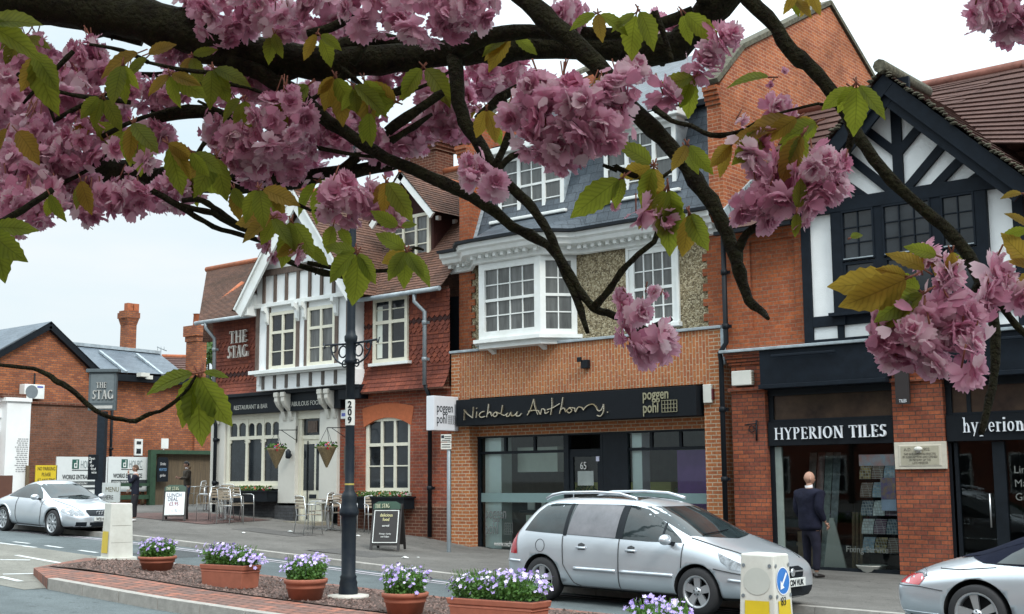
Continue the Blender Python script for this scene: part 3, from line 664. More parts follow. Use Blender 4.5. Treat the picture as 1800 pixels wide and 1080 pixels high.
prof_path(cpath, [(.0, 6.50), (.06, 6.52), (.06, 6.66), (.30, 6.70), (.34, 6.78), (.40, 6.82), (.42, 6.92), (-.15, 6.98)], 'cornice', M['white'], B)
prof_path(cpath, [(.40, 6.921), (.50, 6.93), (.50, 6.99), (.38, 7.0), (-.2, 7.06)], 'gutter', M['black'], B)
mb = MB(); dist = 0; seg = [(Vector((*p, 0)), n) for p, n in cpath]
for (p, n), (q, n2) in zip(seg, seg[1:]):
    Ls = (q - p).length; dx = (q - p).normalized(); nn = Vector((dx.y, -dx.x, 0))
    k = max(1, int(Ls / .19)); 
    for i in range(k):
        c = p + dx * (Ls * (i + .5) / k) + nn * .15
        mb.bar((c.x, c.y, 6.60), (c.x, c.y, 6.69), .085, .11, upv=tuple(nn))
mb.split('dentil', M['white'], B)
# party walls with verges
def gable_x(name, x0, x1, prof, m, par):
    mb = MB(); mb.prism(prof, 'x', x0, x1); return mb.build(name, m, par)
gable_x('gable_wall', XR - .34, XR - .02, [(UY - .02, -.2), (UY - .02, 9.55), (22.3, 10.5), (26.4, 12.62), (28.4, 11.5), (31.5, 9.6), (31.5, -.2)], M['brickS'], B)
gable_x('gable_wall', XL + .0, XL + .32, [(UY - .021, -.2), (UY - .021, 9.5), (22.4, 10.42), (26.4, 12.5), (31.5, 9.6), (31.5, -.2)], M['brickQ'], B)
mb = MB()
for xa in (XR - .34, XL):
    for k in range(4): mb.box(xa - .01, xa + .33, UY - .06 - .04 * k, UY, 9.15 + .09 * k, 9.24 + .09 * k)
mb.split('corbel', M['brickQ'], B)
mb = MB()
for xa in (XR - .18, XL + .16):
    for p, q in (((UY - .2, 9.58), (22.3, 10.58)), ((22.3, 10.58), (26.4, 12.72)), ((26.4, 12.72), (28.4, 11.58)), ((28.4, 11.58), (31.5, 9.7))):
        mb.bar((xa, p[0], p[1]), (xa, q[0], q[1]), .44, .10)
mb.split('coping', M['mosslime'], B)
# mansard roof
mb = MB(); MX0, MX1 = XL + .3, XR - .33
slated(mb, (MX0, UY + .0, 6.99), (MX1, UY + .0, 6.99), (MX1, 22.35, 9.5), (MX0, 22.35, 9.5))
slated(mb, (MX0, 22.3, 9.62), (MX1, 22.3, 9.62), (MX1, 26.4, 12.3), (MX0, 26.4, 12.3)); slated(mb, (MX1, 31.5, 9.5), (MX0, 31.5, 9.5), (MX0, 26.4, 12.3), (MX1, 26.4, 12.3))
mb.prism([(-19.35, UY), (-19.1, UY - .35), (-18.8, UY - .72), (-16.9, UY - .72), (-16.55, UY - .35), (-16.2, UY)], 'z', 6.97, 7.0)
slated(mb, (-19.0, UY - .78, 7.0), (-16.75, UY - .78, 7.0), (-16.9, UY + .28, 7.6), (-18.9, UY + .28, 7.6)); slated(mb, (-19.5, UY, 7.0), (-19.0, UY - .78, 7.0), (-18.9, UY + .28, 7.6), (-19.2, UY + .2, 7.4)); slated(mb, (-16.75, UY - .78, 7.0), (-16.1, UY, 7.0), (-16.4, UY + .2, 7.4), (-16.9, UY + .28, 7.6))
mb.build('roof', M['slate'], B)
mb = MB(); mb.box(MX0, MX1, 22.2, 22.36, 9.5, 9.63); mb.build('roof_flashing', M['black'], B)
mb = MB()
for xa, sgn in ((MX0, 1), (MX1, -1)):
    for k in range(22):
        z = 7.0 + k * .113; y = UY + (z - 6.99) * (22.35 - UY) / 2.51
        mb.add([(xa + .004 * sgn, y - .05, z), (xa + .004 * sgn, y + .12, z), (xa + .004 * sgn, y + .02, z + .14)], [(0, 1, 2)])
        mb.quad((xa, y - .02, z), (xa + .13 * sgn, y - .02, z), (xa + .13 * sgn, y + .03, z + .113), (xa, y + .03, z + .113))
for k in range(16): mb.bar((XR + .0, 21.1 + k * .22, 6.7 + k * .155), (XR + .0, 21.34 + k * .22, 6.87 + k * .155), .05, .2)
mb.split('stepped_flashing', M['lead'], B)
def dormerB(x0, x1, full=True):
    D = T('dormer', '', 'x'); del D['category']; del D['label']; D.parent = B; D.location = Vector(((x0 + x1) / 2, 22, 7.6)) - B.location
    Yd = 21.72
    mb = MB(); mb.box(x0 - .02, x0 + .10, Yd + .02, 23.6, 7.62, 9.2); mb.box(x1 - .10, x1 + .02, Yd + .02, 23.6, 7.62, 9.2); mb.split('cheek', M['lead'], D)
    wn = window(D, x0, x1, 7.66, 9.12, Yd, M['white'], 1, 1, fw=.10, bar=.02, gm=M['wglass2'], d=.1, mull=(.32, .70), mw=.09)
    mb = MB(); ws = x1 - x0
    for fa, fb, cols in ((0, .32, 1), (.32, .70, 2), (.70, 1, 1)):
        xa, xb = x0 + ws * fa + (.1 if fa == 0 else .045), x0 + ws * fb - (.1 if fb == 1 else .045)
        mb.box(xa, xb, Yd + .02, Yd + .06, 8.36, 8.41)
        for z in (8.01, 8.74): mb.box(xa, xb, Yd + .024, Yd + .056, z - .012, z + .012)
        for i in range(1, cols + 0): x = xa + (xb - xa) * i / cols; mb.box(x - .012, x + .012, Yd + .026, Yd + .054, 7.76, 9.02)
    mb.build('glazing_bar', M['white'], wn)
    mb = MB(); mb.box(x0 - .12, x1 + .12, Yd - .12, Yd + .2, 9.12, 9.2); mb.box(x0 - .2, x1 + .2, Yd - .22, Yd + .3, 9.2, 9.36); mb.box(x0 - .16, x1 + .16, Yd - .16, Yd + .05, 7.58, 7.657); mb.split('cornice', M['white'], D, bevel=.02)
    mb = MB(); slated(mb, (x0 - .22, Yd - .22, 9.37), (x1 + .22, Yd - .22, 9.37), (x1 + .22, 23.6, 10.1), (x0 - .22, 23.6, 10.1)); mb.build('dormer_roof', M['slateL'], D)
dormerB(-18.95, -17.02); dormerB(-15.9, -14.05)
# chimney behind parapet? none. back and roof volume
mb = MB(); mb.box(XL + .33, XR - .35, 31.2, 31.4, 0, 9.5); mb.build('rear_wall', M['brickS'], B)
# ----- shopfront
SF = FY + .28
mb = MB()
mb.box(-19.3, -13.14, SF - .02, SF + .08, 2.66, 2.93); mb.box(-19.3, -13.14, SF + .03, SF + .09, 2.30, 2.36)
mb.box(-19.3, -13.14, SF, SF + .1, .05, .22)
for a, b in ((-19.3, -19.24), (-16.83, -16.70), (-15.86, -15.8), (-13.2, -13.14)): mb.box(a, b, SF - .01, SF + .095, .2, 2.66)
mb.box(-15.8, -15.17, SF - .005, SF + .094, .2, 2.66)
for x in (-18.5, -17.66, -14.6, -13.9): mb.box(x - .03, x + .03, SF + .02, SF + .085, 2.36, 2.66)
sfr = mb.build('shopfront', M['black'], B)
mb = MB(); mb.quad((-19.24, SF + .05, .22), (-16.83, SF + .05, .22), (-16.83, SF + .05, 2.66), (-19.24, SF + .05, 2.66)); mb.quad((-15.17, SF + .05, .22), (-13.2, SF + .05, .22), (-13.2, SF + .05, 2.66), (-15.17, SF + .05, 2.66)); mb.split('pane', M['shopglass'], sfr)
D = T('door', '', 'x'); del D['category']; del D['label']; D.parent = B; D.location = Vector((-16.3, SF, .2)) - B.location
mb = MB(); mb.box(-16.7, -16.60, SF + .02, SF + .07, .2, 2.3); mb.box(-15.96, -15.86, SF + .02, SF + .07, .2, 2.3); mb.box(-16.6, -15.96, SF + .02, SF + .07, .2, .35); mb.box(-16.6, -15.96, SF + .02, SF + .07, 2.2, 2.3); mb.build('frame', M['black'], D)
mb = MB(); mb.quad((-16.6, SF + .05, .35), (-15.96, SF + .05, .35), (-15.96, SF + .05, 2.2), (-16.6, SF + .05, 2.2)); mb.build('pane', M['shopglass'], D)
text('65', .22, 'door_number', mat('number_white', (.5, .5, .48), .5, var=0), D, (-16.42, SF + .03, 1.94), sx=.8)
mb = MB(); mb.quad((-16.5, SF + .042, 1.60), (-16.08, SF + .042, 1.60), (-16.08, SF + .042, 1.90), (-16.5, SF + .042, 1.90)); mb.build('notice', mat('grey_notice', (.25, .28, .27), .6), D)
mb = MB(); mb.box(-15.98, -15.9, SF - .0, SF + .019, 2.1, 2.2); mb.build('entry_panel', mat('pale_lilac', (.5, .5, .62), .5, var=0), D)
mb = MB(); mb.tube([(-16.55, SF - .04, .9), (-16.55, SF - .04, 1.5)], .014); mb.build('handle', M['greymetal'], D)
# frosted band and lettering on the glass
M['frost'] = mat('frosted_film', (.16, .24, .24), .8, var=.05)
mb = MB(); mb.quad((-19.24, SF + .046, 1.24), (-16.83, SF + .046, 1.24), (-16.83, SF + .046, 1.44), (-19.24, SF + .046, 1.44)); mb.quad((-15.17, SF + .046, 1.24), (-13.2, SF + .046, 1.24), (-13.2, SF + .046, 1.44), (-15.17, SF + .046, 1.44)); mb.split('frosted_band', M['frost'], sfr)
M['gletter'] = mat('grey_lettering', (.12, .13, .13), .6, var=0)
text('poggen', .36, 'lettering', M['gletter'], B, (-19.12, SF + .03, .88), sx=.62, depth=.004); text('pohl', .36, 'lettering', M['gletter'], B, (-19.12, SF + .03, .54), sx=.62, depth=.004)
mb = MB()
for i in range(5): mb.box(-18.55 + i * .06, -18.545 + i * .06, SF + .03, SF + .036, .54, .8)
for i in range(5): mb.box(-18.55, -18.31, SF + .031, SF + .037, .54 + i * .06, .545 + i * .06)
mb.build('grid_emblem', M['gletter'], B)
text('www.nicholas', .17, 'lettering', mat('pale_lettering', (.5, .5, .48), .6, var=0), B, (-18.85, SF + .028, .28), sx=.75, depth=.004)
# fascia sign
FS = T('fascia_sign', '', 'x'); del FS['category']; del FS['label']; FS.parent = B; FS.location = Vector((-16.3, FY - .2, 3.2)) - B.location
mb = MB(); mb.box(-19.53, -13.2, FY - .2, FY + .245, 2.93, 3.515); mb.build('sign_board', M['blacksign'], FS, bevel=.01)
M['gold'] = mat('brushed_brass', (.40, .30, .15), .3, metal=.9, col2=(.85, .8, .68), scale=2.5)
# handwriting as brushed metal strokes
def script(strokes, x0, z0, s, sy=1):
    mb = MB()
    for st in strokes:
        pts = [Vector((x0 + x * s, FY - .222, z0 + y * s * sy)) for x, y in st]
        q = []
        for i in range(len(pts) - 1):
            for k in range(4):
                t = k / 4; a = pts[max(i - 1, 0)]; b = pts[i]; c = pts[i + 1]; d = pts[min(i + 2, len(pts) - 1)]
                q.append(.5 * ((2 * b) + (c - a) * t + (2 * a - 5 * b + 4 * c - d) * t * t + (3 * b - a - 3 * c + d) * t ** 3))
        q.append(pts[-1])
        for a, b in zip(q, q[1:]):
            if (b - a).length > 1e-4: mb.bar(a - (b - a) * .15, b + (b - a) * .15, .018, .032 if abs((b - a).normalized().z) < .75 else .038, upv=(0, -1, .001))
    return mb
ST = [[(0, -.05), (.02, .22)], [(0, .24), (.1, .12), (.28, 0)], [(.28, 0), (.3, .16), (.31, .3)],
      [(.4, .0), (.42, .16)], [(.41, .25), (.42, .27)], [(.66, .16), (.56, .14), (.5, .06), (.56, 0), (.68, .02)],
      [(.74, 0), (.78, .18), (.8, .36)], [(.75, .06), (.84, .14), (.9, .02)], [(1.0, .12), (.94, .05), (1.0, 0), (1.08, .06), (1.02, .13), (1.14, .08)],
      [(1.14, .08), (1.2, .1), (1.24, .3)], [(1.2, .06), (1.3, .02), (1.4, .08)], [(1.4, .08), (1.36, .0), (1.44, 0), (1.5, .1)], [(1.5, .1), (1.52, .0), (1.62, .02), (1.7, .1)], [(1.7, .1), (1.66, 0), (1.76, -.01), (1.82, .05)],
      [(2.0, .0), (2.1, .14), (2.2, .42)], [(2.2, .42), (2.24, .2), (2.32, 0)], [(2.04, .1), (2.2, .12), (2.34, .1)], [(2.34, .1), (2.4, .0), (2.44, .14), (2.52, .12), (2.54, .02), (2.64, .06)],
      [(2.7, -.02), (2.74, .2), (2.74, .42)], [(2.6, .12), (2.76, .16), (2.96, .26)], [(2.96, 0), (3.02, .2), (3.06, .42)], [(2.98, .08), (3.08, .14), (3.14, .03)], [(3.24, .13), (3.17, .06), (3.24, 0), (3.32, .07), (3.24, .14), (3.4, .12)],
      [(3.4, .12), (3.42, .02), (3.5, .14), (3.6, .12), (3.64, .06)], [(3.64, .06), (3.74, .16), (3.9, .2), (4.0, .12)], [(4.0, .12), (4.05, .02), (4.14, .04), (4.2, .16)], [(4.2, .18), (4.2, .0), (4.12, -.12), (4.02, -.1)], [(4.3, -.02), (4.32, -.04)]]
script(ST, -19.25, 3.10, .92, .85).build('lettering', M['gold'], FS)
M['gold2'] = mat('sign_letter_metal', (.32, .30, .20), .35, metal=.6, var=.2)
text('poggen', .30, 'lettering', M['gold2'], FS, (-14.43, FY - .215, 3.29), sx=.72, depth=.008, font_bold=.004); text('pohl', .30, 'lettering', M['gold2'], FS, (-14.43, FY - .215, 3.03), sx=.72, depth=.008, font_bold=.004)
mb = MB()
for i in range(6): mb.box(-13.98 + i * .07, -13.97 + i * .07, FY - .222, FY - .203, 3.02, 3.26)
for i in range(4): mb.box(-13.98, -13.62, FY - .223, FY - .204, 3.02 + i * .075, 3.03 + i * .075)
mb.build('emblem', M['gold2'], FS)
# interior
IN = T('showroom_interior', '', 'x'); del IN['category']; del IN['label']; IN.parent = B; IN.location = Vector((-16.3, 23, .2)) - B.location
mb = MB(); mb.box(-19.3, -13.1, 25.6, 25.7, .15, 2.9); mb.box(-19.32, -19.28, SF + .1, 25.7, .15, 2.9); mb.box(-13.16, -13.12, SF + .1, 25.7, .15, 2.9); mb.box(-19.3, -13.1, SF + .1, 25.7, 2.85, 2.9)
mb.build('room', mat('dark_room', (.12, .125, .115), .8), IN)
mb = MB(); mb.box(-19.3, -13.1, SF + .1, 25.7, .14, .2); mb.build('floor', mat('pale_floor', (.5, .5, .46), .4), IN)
M['col'] = mat('white_panel', (.84, .9, .88), .5, var=.03); mb = MB(); mb.box(-19.2, -18.72, SF + .14, SF + .5, .2, 2.85); mb.box(-15.14, -14.9, SF + .12, SF + .4, .2, 2.85); mb.split('column', M['col'], IN)
M['cab'] = mat('pale_cabinet', (.66, .70, .62), .4, var=.05); M['ygreen'] = mat('yellow_green_worktop', (.72, .72, .22), .4, var=.05)
mb = MB(); mb.box(-18.65, -17.5, 22.0, 22.4, 1.9, 2.45); mb.box(-18.4, -17.7, SF + .6, 22.3, .25, .95); mb.box(-16.6, -15.9, 24, 24.3, .9, 1.2); mb.split('cabinet', M['cab'], IN)
mb = MB(); mb.box(-18.1, -16.9, 23.2, 23.5, 1.45, 1.66); mb.box(-16.75, -15.6, 23.6, 23.9, 1.43, 1.66); mb.box(-14.2, -13.7, 23.6, 23.9, 1.35, 1.75); mb.split('worktop', M['ygreen'], IN)
mb = MB(); mb.box(-14.3, -13.25, SF + .5, SF + .6, .2, 2.3); mb.build('purple_panel', mat('purple_panel', (.17, .06, .28), .6), IN)
mb = MB(); mb.box(-18.6, -17.2, SF + .35, SF + .8, .2, .3); mb.box(-18.5, -17.3, SF + .5, SF + .85, 1.0, 1.06); mb.split('display_shelf', M['black'], IN)
mb = MB(); mb.box(-18.35, -18.15, SF + .6, SF + .63, 1.06, 1.3); mb.box(-17.95, -17.85, SF + .6, SF + .63, 1.06, 1.28); mb.split('brochure', M['white'], IN)
mb = MB(); mb.box(-14.0, -13.96, 23.4, 23.44, 1.6, 1.64); mb.build('red_light', mat('lamp_red', (.8, .0, .02), .4, var=0, emis=(1, .02, .02, 4)), IN)
for x, y in ((-17.55, 23.1), (-14.9, 23.1)):
    mb = MB(); rr = random.Random(int(-x))
    for i in range(160):
        a, e = rr.uniform(0, 6.28), rr.uniform(0, 1.5); c = Vector((x + .24 * math.cos(a) * math.cos(e), y + .24 * math.sin(a) * math.cos(e), 1.42 + .2 * math.sin(e)))
        u = Vector((rr.uniform(-1, 1), rr.uniform(-1, 1), rr.uniform(-1, 1))).normalized() * .05; v = u.orthogonal().normalized() * .02; mb.add([c - u, c + v, c + u, c - v], [(0, 1, 2, 3)])
    mb.build('plant', mat('showroom_plant', (.05, .16, .04), .6), IN)
# details fixed on the front
mb = MB(); mb.box(-16.05, -15.88, FY - .11, FY, 4.02, 4.2); mb.box(-16.13, -16.02, FY - .14, FY - .1, 4.16, 4.26); tag(mb.build('floodlight', M['black'], bevel=.01), 'small black floodlight fixed high on orange brick parapet', 'light')
AB = T('alarm_box', 'cream alarm box with dark red side on the pier right of the kitchen shop sign', 'alarm box', (-13.0, FY, 3.1))
mb = MB(); mb.box(-13.12, -12.93, FY - .07, FY, 3.17, 3.53); mb.build('cover', M['pale'], AB, bevel=.012)
mb = MB(); mb.box(-12.929, -12.90, FY - .066, FY, 3.24, 3.44); mb.build('side_lens', mat('dark_red_lens', (.1, .01, .02), .3), AB)
# ================================================================== building C: mock-Tudor tile shop
CX0, CX1 = -12.62, -3.0
C = T('tudor_building', 'black and white timber-framed gable building over red brick tile shops', 'building', (-9, FY, 0))
PIERS = [(-12.50, -11.78), (-9.30, -8.40), (-5.9, -5.0), (-3.2, -2.6)]
for a, b in PIERS:
    P = sub('brick_pier', C, ((a + b) / 2, FY, 0)); mb = MB()
    mb.box(a, b, FY - .06, FY + .4, -.3, 3.36); mb.box(a, b, FY - .03, FY + .4, 3.42, 3.86); mb.build('brickwork', M['brickH'], P, bevel=.006)
    mb = MB(); mb.box(a - .03, b + .03, FY - .12, FY + .4, 3.36, 3.42)
    for k in range(4): mb.box(a - .02 - .015 * k, b + .02 + .015 * k, FY - .08 - .04 * k, FY + .4, 3.86 + .055 * k, 3.912 + .055 * k)
    mb.split('moulded_cap', M['brickH'], P)
mb = MB(); mb.box(CX0, CX1, FY - .28, FY + .3, 4.085, 4.14); mb.build('lead_capping', M['lead'], C, bevel=.01)
def shopfront(a, b, sign, kind):
    F = sub('shopfront', C, ((a + b) / 2, FY, 0)); y = FY + .06
    mb = MB(); mb.box(a, b, FY - .22, y + .1, 3.44, 4.08); mb.box(a, b, FY - .30, y, 3.36, 3.44); mb.box(a + .3, b - .9, FY - .34, FY - .3, 3.93, 3.98); mb.build('blind_box', M['blueblack'], F, bevel=.01)
    mb = MB(); mb.box(a, b, y - .02, y + .1, 3.24, 3.36); mb.box(a, b, y - .02, y + .1, 2.76, 2.80); mb.box(a, b, y, y + .1, -.2, .14)
    mb.box(a, a + .1, y, y + .1, .14, 3.24); mb.box(b - .06, b, y, y + .1, .14, 3.24)
    if kind == 2: mb.box(-8.05, -7.98, y + .02, y + .1, 2.8, 3.24); mb.box(-7.66, -7.46, y, y + .1, .14, 2.3); mb.box(-8.34, -8.24, y, y + .1, .14, 2.3); mb.box(-7.5, -5.95, y, y + .1, .14, .3)
    mb.build('frame', M['black'], F)
    mb = MB(); mb.box(a + .02, b - .02, y - .08, y - .022, 2.32, 2.755); mb.build('sign_board', M['blacksign'], F)
    mb = MB(); mb.quad((a + .1, y + .05, .14), (b - .06, y + .05, .14), (b - .06, y + .05, 2.32), (a + .1, y + .05, 2.32)); mb.build('pane', M['shopglass'], F)
    g = mat('transom_glass', (.075, .05, .035), .12, col2=(.03, .022, .02), scale=3)
    mb = MB(); mb.quad((a + .1, y + .045, 2.8), (b - .06, y + .045, 2.8), (b - .06, y + .045, 3.24), (a + .1, y + .045, 3.24)); mb.build('transom_pane', g, F)
    return F
M['letterW'] = mat('letter_white', (.75, .78, .82), .5, var=0)
F1 = shopfront(-11.78, -9.30, 0, 1); F2 = shopfront(-8.40, -5.9, 0, 2); F3 = shopfront(-5.0, -3.2, 0, 3)
serif('HYPERION TILES', .215, 'lettering', M['letterW'], F1, (-11.62, FY - .022, 2.43), sx=1.10, gap=.07)
serif('hyperion tiles', .25, 'lettering', M['letterW'], F2, (-8.10, FY - .022, 2.46), sx=.93, gap=.04)
mb = MB(); mb.box(-11.68, -11.55, FY + .07, FY + .13, .14, 2.3); mb.build('aluminium_post', mat('grey_green_metal', (.20, .24, .22), .5), F1)
M['winlet'] = mat('etched_lettering', (.13, .14, .13), .7, var=0)
text('Fixing Service', .16, 'window_lettering', M['winlet'], F1, (-10.35, FY + .09, .42), depth=.003, sx=.9)
text('Limestone', .17, 'window_lettering', M['winlet'], F2, (-7.34, FY + .09, 1.78), depth=.003); text('Marble', .17, 'window_lettering', M['winlet'], F2, (-7.34, FY + .09, 1.56), depth=.003); text('Granite', .17, 'window_lettering', M['winlet'], F2, (-7.34, FY + .09, 1.34), depth=.003)
mb = MB(); mb.tube([(-7.72, FY + .0, .9), (-7.72, FY + .0, 1.45)], .014); mb.build('door_handle', M['silverleg'], F2)
# interior
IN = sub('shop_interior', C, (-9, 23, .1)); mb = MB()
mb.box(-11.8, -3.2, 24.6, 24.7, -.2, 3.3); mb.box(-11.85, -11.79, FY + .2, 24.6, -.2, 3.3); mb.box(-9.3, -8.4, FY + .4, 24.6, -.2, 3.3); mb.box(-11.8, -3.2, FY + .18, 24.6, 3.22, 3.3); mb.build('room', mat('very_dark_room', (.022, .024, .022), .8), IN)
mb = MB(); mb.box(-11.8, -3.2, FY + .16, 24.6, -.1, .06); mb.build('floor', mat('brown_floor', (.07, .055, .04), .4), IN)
rr = random.Random(5)
def swatch(name, c1, c2, w=.05, h=.05): return brick(name, c1, c2, (.5, .5, .48), bw=w, rh=h, ms=.004, off=0, stain=0, rough=.4)
SW = [swatch('mosaic_blue', (.28, .42, .55), (.5, .6, .68)), swatch('mosaic_dark', (.08, .12, .16), (.24, .3, .36)), swatch('mosaic_gold', (.62, .48, .22), (.14, .1, .05)), swatch('mosaic_white', (.8, .82, .8), (.6, .66, .68)), swatch('mosaic_brown', (.18, .11, .08), (.28, .20, .16), .12, .03), swatch('mosaic_purple', (.14, .06, .12), (.26, .16, .22), .12, .03)]
RK = T('display_rack', 'tall rack of mosaic tile sheets standing behind the tile shop window', 'display rack', (-9.75, 21.5, .06))
mb = MB(); mb.box(-10.1, -9.42, 21.6, 21.66, .06, 2.1); mb.box(-10.1, -9.42, 21.35, 21.75, .06, .1); mb.build('frame', M['black'], RK)
mb = MB(); mb.box(-10.12, -9.42, 21.38, 21.42, 1.93, 2.13); mb.build('header', mat('header_print', (.45, .65, .8), .4, col2=(.8, .35, .3), scale=7), RK)
for j in range(5):
    z = .42 + j * .32
    for k in range(3):
        x = -10.1 + k * .23; q = MB()
        for a in range(5):
            t0, t1 = a / 5, (a + 1) / 5; f = lambda t: (21.32 + .10 * t * t, z + .26 * t)
            (y0, z0), (y1, z1) = f(t0), f(t1); q.quad((x, y0, z0), (x + .215, y0, z0), (x + .215, y1, z1), (x, y1, z1))
        q.build('tile_sheet', SW[(j * 3 + k * 2 + j // 2) % 6], RK)
M['poster1'] = mat('poster_print', (.55, .35, .10), .4, col2=(.12, .12, .45), scale=9)
PO = T('poster', 'small orange and blue offer poster stuck inside the shop glass beside the tile rack', 'poster', (-9.5, FY + .12, 1.3))
mb = MB(); mb.box(-9.66, -9.38, FY + .12, FY + .125, 1.35, 1.72); mb.build('picture', M['poster1'], PO); mb = MB(); mb.box(-9.66, -9.38, FY + .119, FY + .126, 1.15, 1.345); mb.build('caption', mat('poster_caption', (.45, .50, .62), .5), PO)
for i, x in enumerate((-11.35, -11.18, -11.02, -10.86)):
    mb = MB(); mb.quad((x, 21.5, .1), (x + .13, 21.5, .1), (x + .05, 22.1, 2.2), (x - .10, 22.1, 2.2), 0, [(0, 0), (.16, 0), (.16, 2.2), (0, 2.2)])
    tag(mb.build('sample_stand', mat('panel_print', ((.20, .22, .21), (.22, .12, .11), (.16, .19, .18), (.13, .15, .16))[i], .4, var=.5, scale=9)), 'tall leaning sample panel behind the left side of the tile shop glass', 'sample panel', 'sample panels leaning in the tile shop window')
for i, x in enumerate((-10.35, -10.28, -10.2)):
    mb = MB(); mb.bar((x, 21.45, .1), (x - .12, 21.8, 1.1), .05, .02); tag(mb.build('wooden_strip', M['woodbrown']), 'thin wooden strip leaning behind the tile shop window', 'strip', 'wooden strips in the tile shop window')
mb = MB(); mb.box(-11.4, -11.1, 21.4, 21.7, .06, .75); mb.box(-11.42, -11.05, 21.38, 21.7, .5, .55); tag(mb.build('tile_box', mat('box_brown', (.18, .12, .07), .7)), 'brown tile box on the floor behind the tile shop glass', 'box')
mb = MB(); mb.lathe([(.18, 0), (.26, .12), (.28, .14), (.25, .14), (.15, .02)], (-9.95, 21.35, .06), 16); tag(mb.build('basin', M['pale']), 'small cream basin behind the tile shop glass', 'basin')
mb = MB(); mb.prism([(-10.95, .1), (-10.5, .1), (-10.72, 1.0), (-10.8, 1.0)], 'y', 21.5, 21.53); tag(mb.build('splash_board', M['pale']), 'pale leaning panel seen between the legs of the man in the dark suit', 'panel')
# upper storey: recessed brick panel on the left, timber framing on the right
mb = MB(); wall(mb, CX0, -10.9, 4.14, 6.75, FY + .02, [(-12.05, -11.1, 4.5, 6.2)], .05); mb.quad((-12.05, FY + .07, 4.5), (-11.1, FY + .07, 4.5), (-11.1, FY + .07, 6.2), (-12.05, FY + .07, 6.2)); mb.quad((-6.9, FY + .02, 4.14), (CX1, FY + .02, 4.14), (CX1, FY + .02, 6.75), (-6.9, FY + .02, 6.75)); mb.split('brick_wall', M['brickQ'], C)
mb = MB(); mb.prism([(FY + .03, 0), (FY + .03, 6.5), (24.3, 9.5), (27.6, 6.5), (27.6, 0)], 'x', CX1 - .2, CX1); mb.build('side_wall', M['brickH'], C)
TY = FY - .02
mb = MB(); mb.box(-10.92, -7.0, TY, TY + .1, 4.14, 6.75); mb.prism([(-11.1, 6.6), (-6.9, 6.6), (-9.0, 8.65)], 'y', TY, TY + .1); mb.build('render_wall', M['render'], C)
def q(px, py): P = onY(px, py, TY - .04); return (P.x, P.z)
mb = MB(); t0 = TY - .05
def tb(x0, x1, z0, z1, d=0): mb.box(x0, x1, t0 - d, TY + .05, z0, z1)
tb(-10.92, -10.74, 4.14, 6.6); tb(-7.06, -6.88, 4.14, 6.6, .001)
tb(-10.74, -7.06, 4.142, 4.215, .002); tb(-10.74, -7.06, 4.44, 4.635, .003); tb(-11.2, -6.8, 6.50, 6.74, .06)
for x in (-10.2, -9.5, -8.95, -8.5, -7.8, -7.5): tb(x - .06, x + .06, 4.21, 4.445, .004)
tb(-10.29, -10.08, 4.44, 6.5, .05); tb(-7.66, -7.46, 4.44, 6.5, .05)
mb.split('timber', M['blueblack'], C, bevel=.008)
mb = MB()
def beam(p, q_, w=.15, d=.0): mb.bar((p[0], t0 + .02 - d, p[1]), (q_[0], t0 + .02 - d, q_[1]), w, .07, upv=(0, 1, 0)) if 0 else mb.bar((p[0], t0 + .02 - d, p[1]), (q_[0], t0 + .02 - d, q_[1]), .07, w, upv=(-(q_[1] - p[1]), 0, (q_[0] - p[0])))
beam((-8.98, 6.7), (-8.98, 8.5), .18)
for i, (a, b) in enumerate((((-8.95, 7.42), (-8.42, 7.93)), ((-8.9, 6.68), (-7.95, 7.60)), ((-8.36, 6.68), (-7.62, 7.30)), ((-7.72, 6.68), (-7.28, 6.92)))):
    beam(a, b, .15, .002 * i + .002); beam((-17.96 - a[0], a[1]), (-17.96 - b[0], b[1]), .15, .002 * i + .003)
beam((-9.0, 8.35), (-9.0, 8.75), .6, .012)
mb.split('timber', M['blueblack'], C)
# casement block
YB = t0 - .06
for x0, x1, c in ((-10.08, -9.46, 2), (-9.30, -8.42, 3), (-8.24, -7.66, 2)):
    w = window(C, x0, x1, 5.58, 6.5, YB, M['blueblack'], c, 3, fw=.035, bar=.02, d=.09, gm=M['wglass'])
    mb = MB(); mb.box(x0 + .03, x1 - .03, YB - .012, YB + .03, 5.605, 5.625); mb.build('stay_rail', M['lead'], w)
    w = window(C, x0, x1, 4.66, 5.56, YB + .02, M['blueblack'], 1, 1, fw=.05, d=.07, gm=M['wglass'])
mb = MB(); mb.box(-9.46, -9.30, YB + .02, TY, 4.64, 6.5); mb.box(-8.42, -8.24, YB + .02, TY, 4.64, 6.5); mb.split('mullion', M['blueblack'], C)
mb = MB(); mb.box(-10.35, -7.4, YB - .09, TY, 4.60, 4.66); mb.build('sill', M['blueblack'], C)
# barge boards, gable roof and main roof
mb = MB(); VY = TY - .50
def barge(x0, z0, x1, z1, w, y0, y1):
    d = Vector((x1 - x0, 0, z1 - z0)).normalized(); n = Vector((-d.z, 0, d.x)); n = n if n.z < 0 else -n
    a, b = Vector((x0, 0, z0)), Vector((x1, 0, z1)); pts = [a, b, b + n * w, a + n * w]; mb.prism([(v.x, v.z) for v in pts], 'y', y0, y1)
AP = (-8.98, 8.74)
for s in (-1, 1):
    e = 2.42 if s > 0 else 2.02; f = .967
    barge(AP[0], AP[1], AP[0] + s * e, AP[1] - e * f, .26, VY + .0035 * s, VY + .05); barge(AP[0], AP[1] - .1, AP[0] + s * (e - .1), AP[1] - .1 - (e - .1) * f, .34, VY + .08 + .0035 * s, VY + .14); barge(AP[0], AP[1] + .0, AP[0] + s * e, AP[1] - e * f, .05, VY + .05, TY + .05)
mb.split('bargeboard', M['blueblack'], C)
mb = MB()
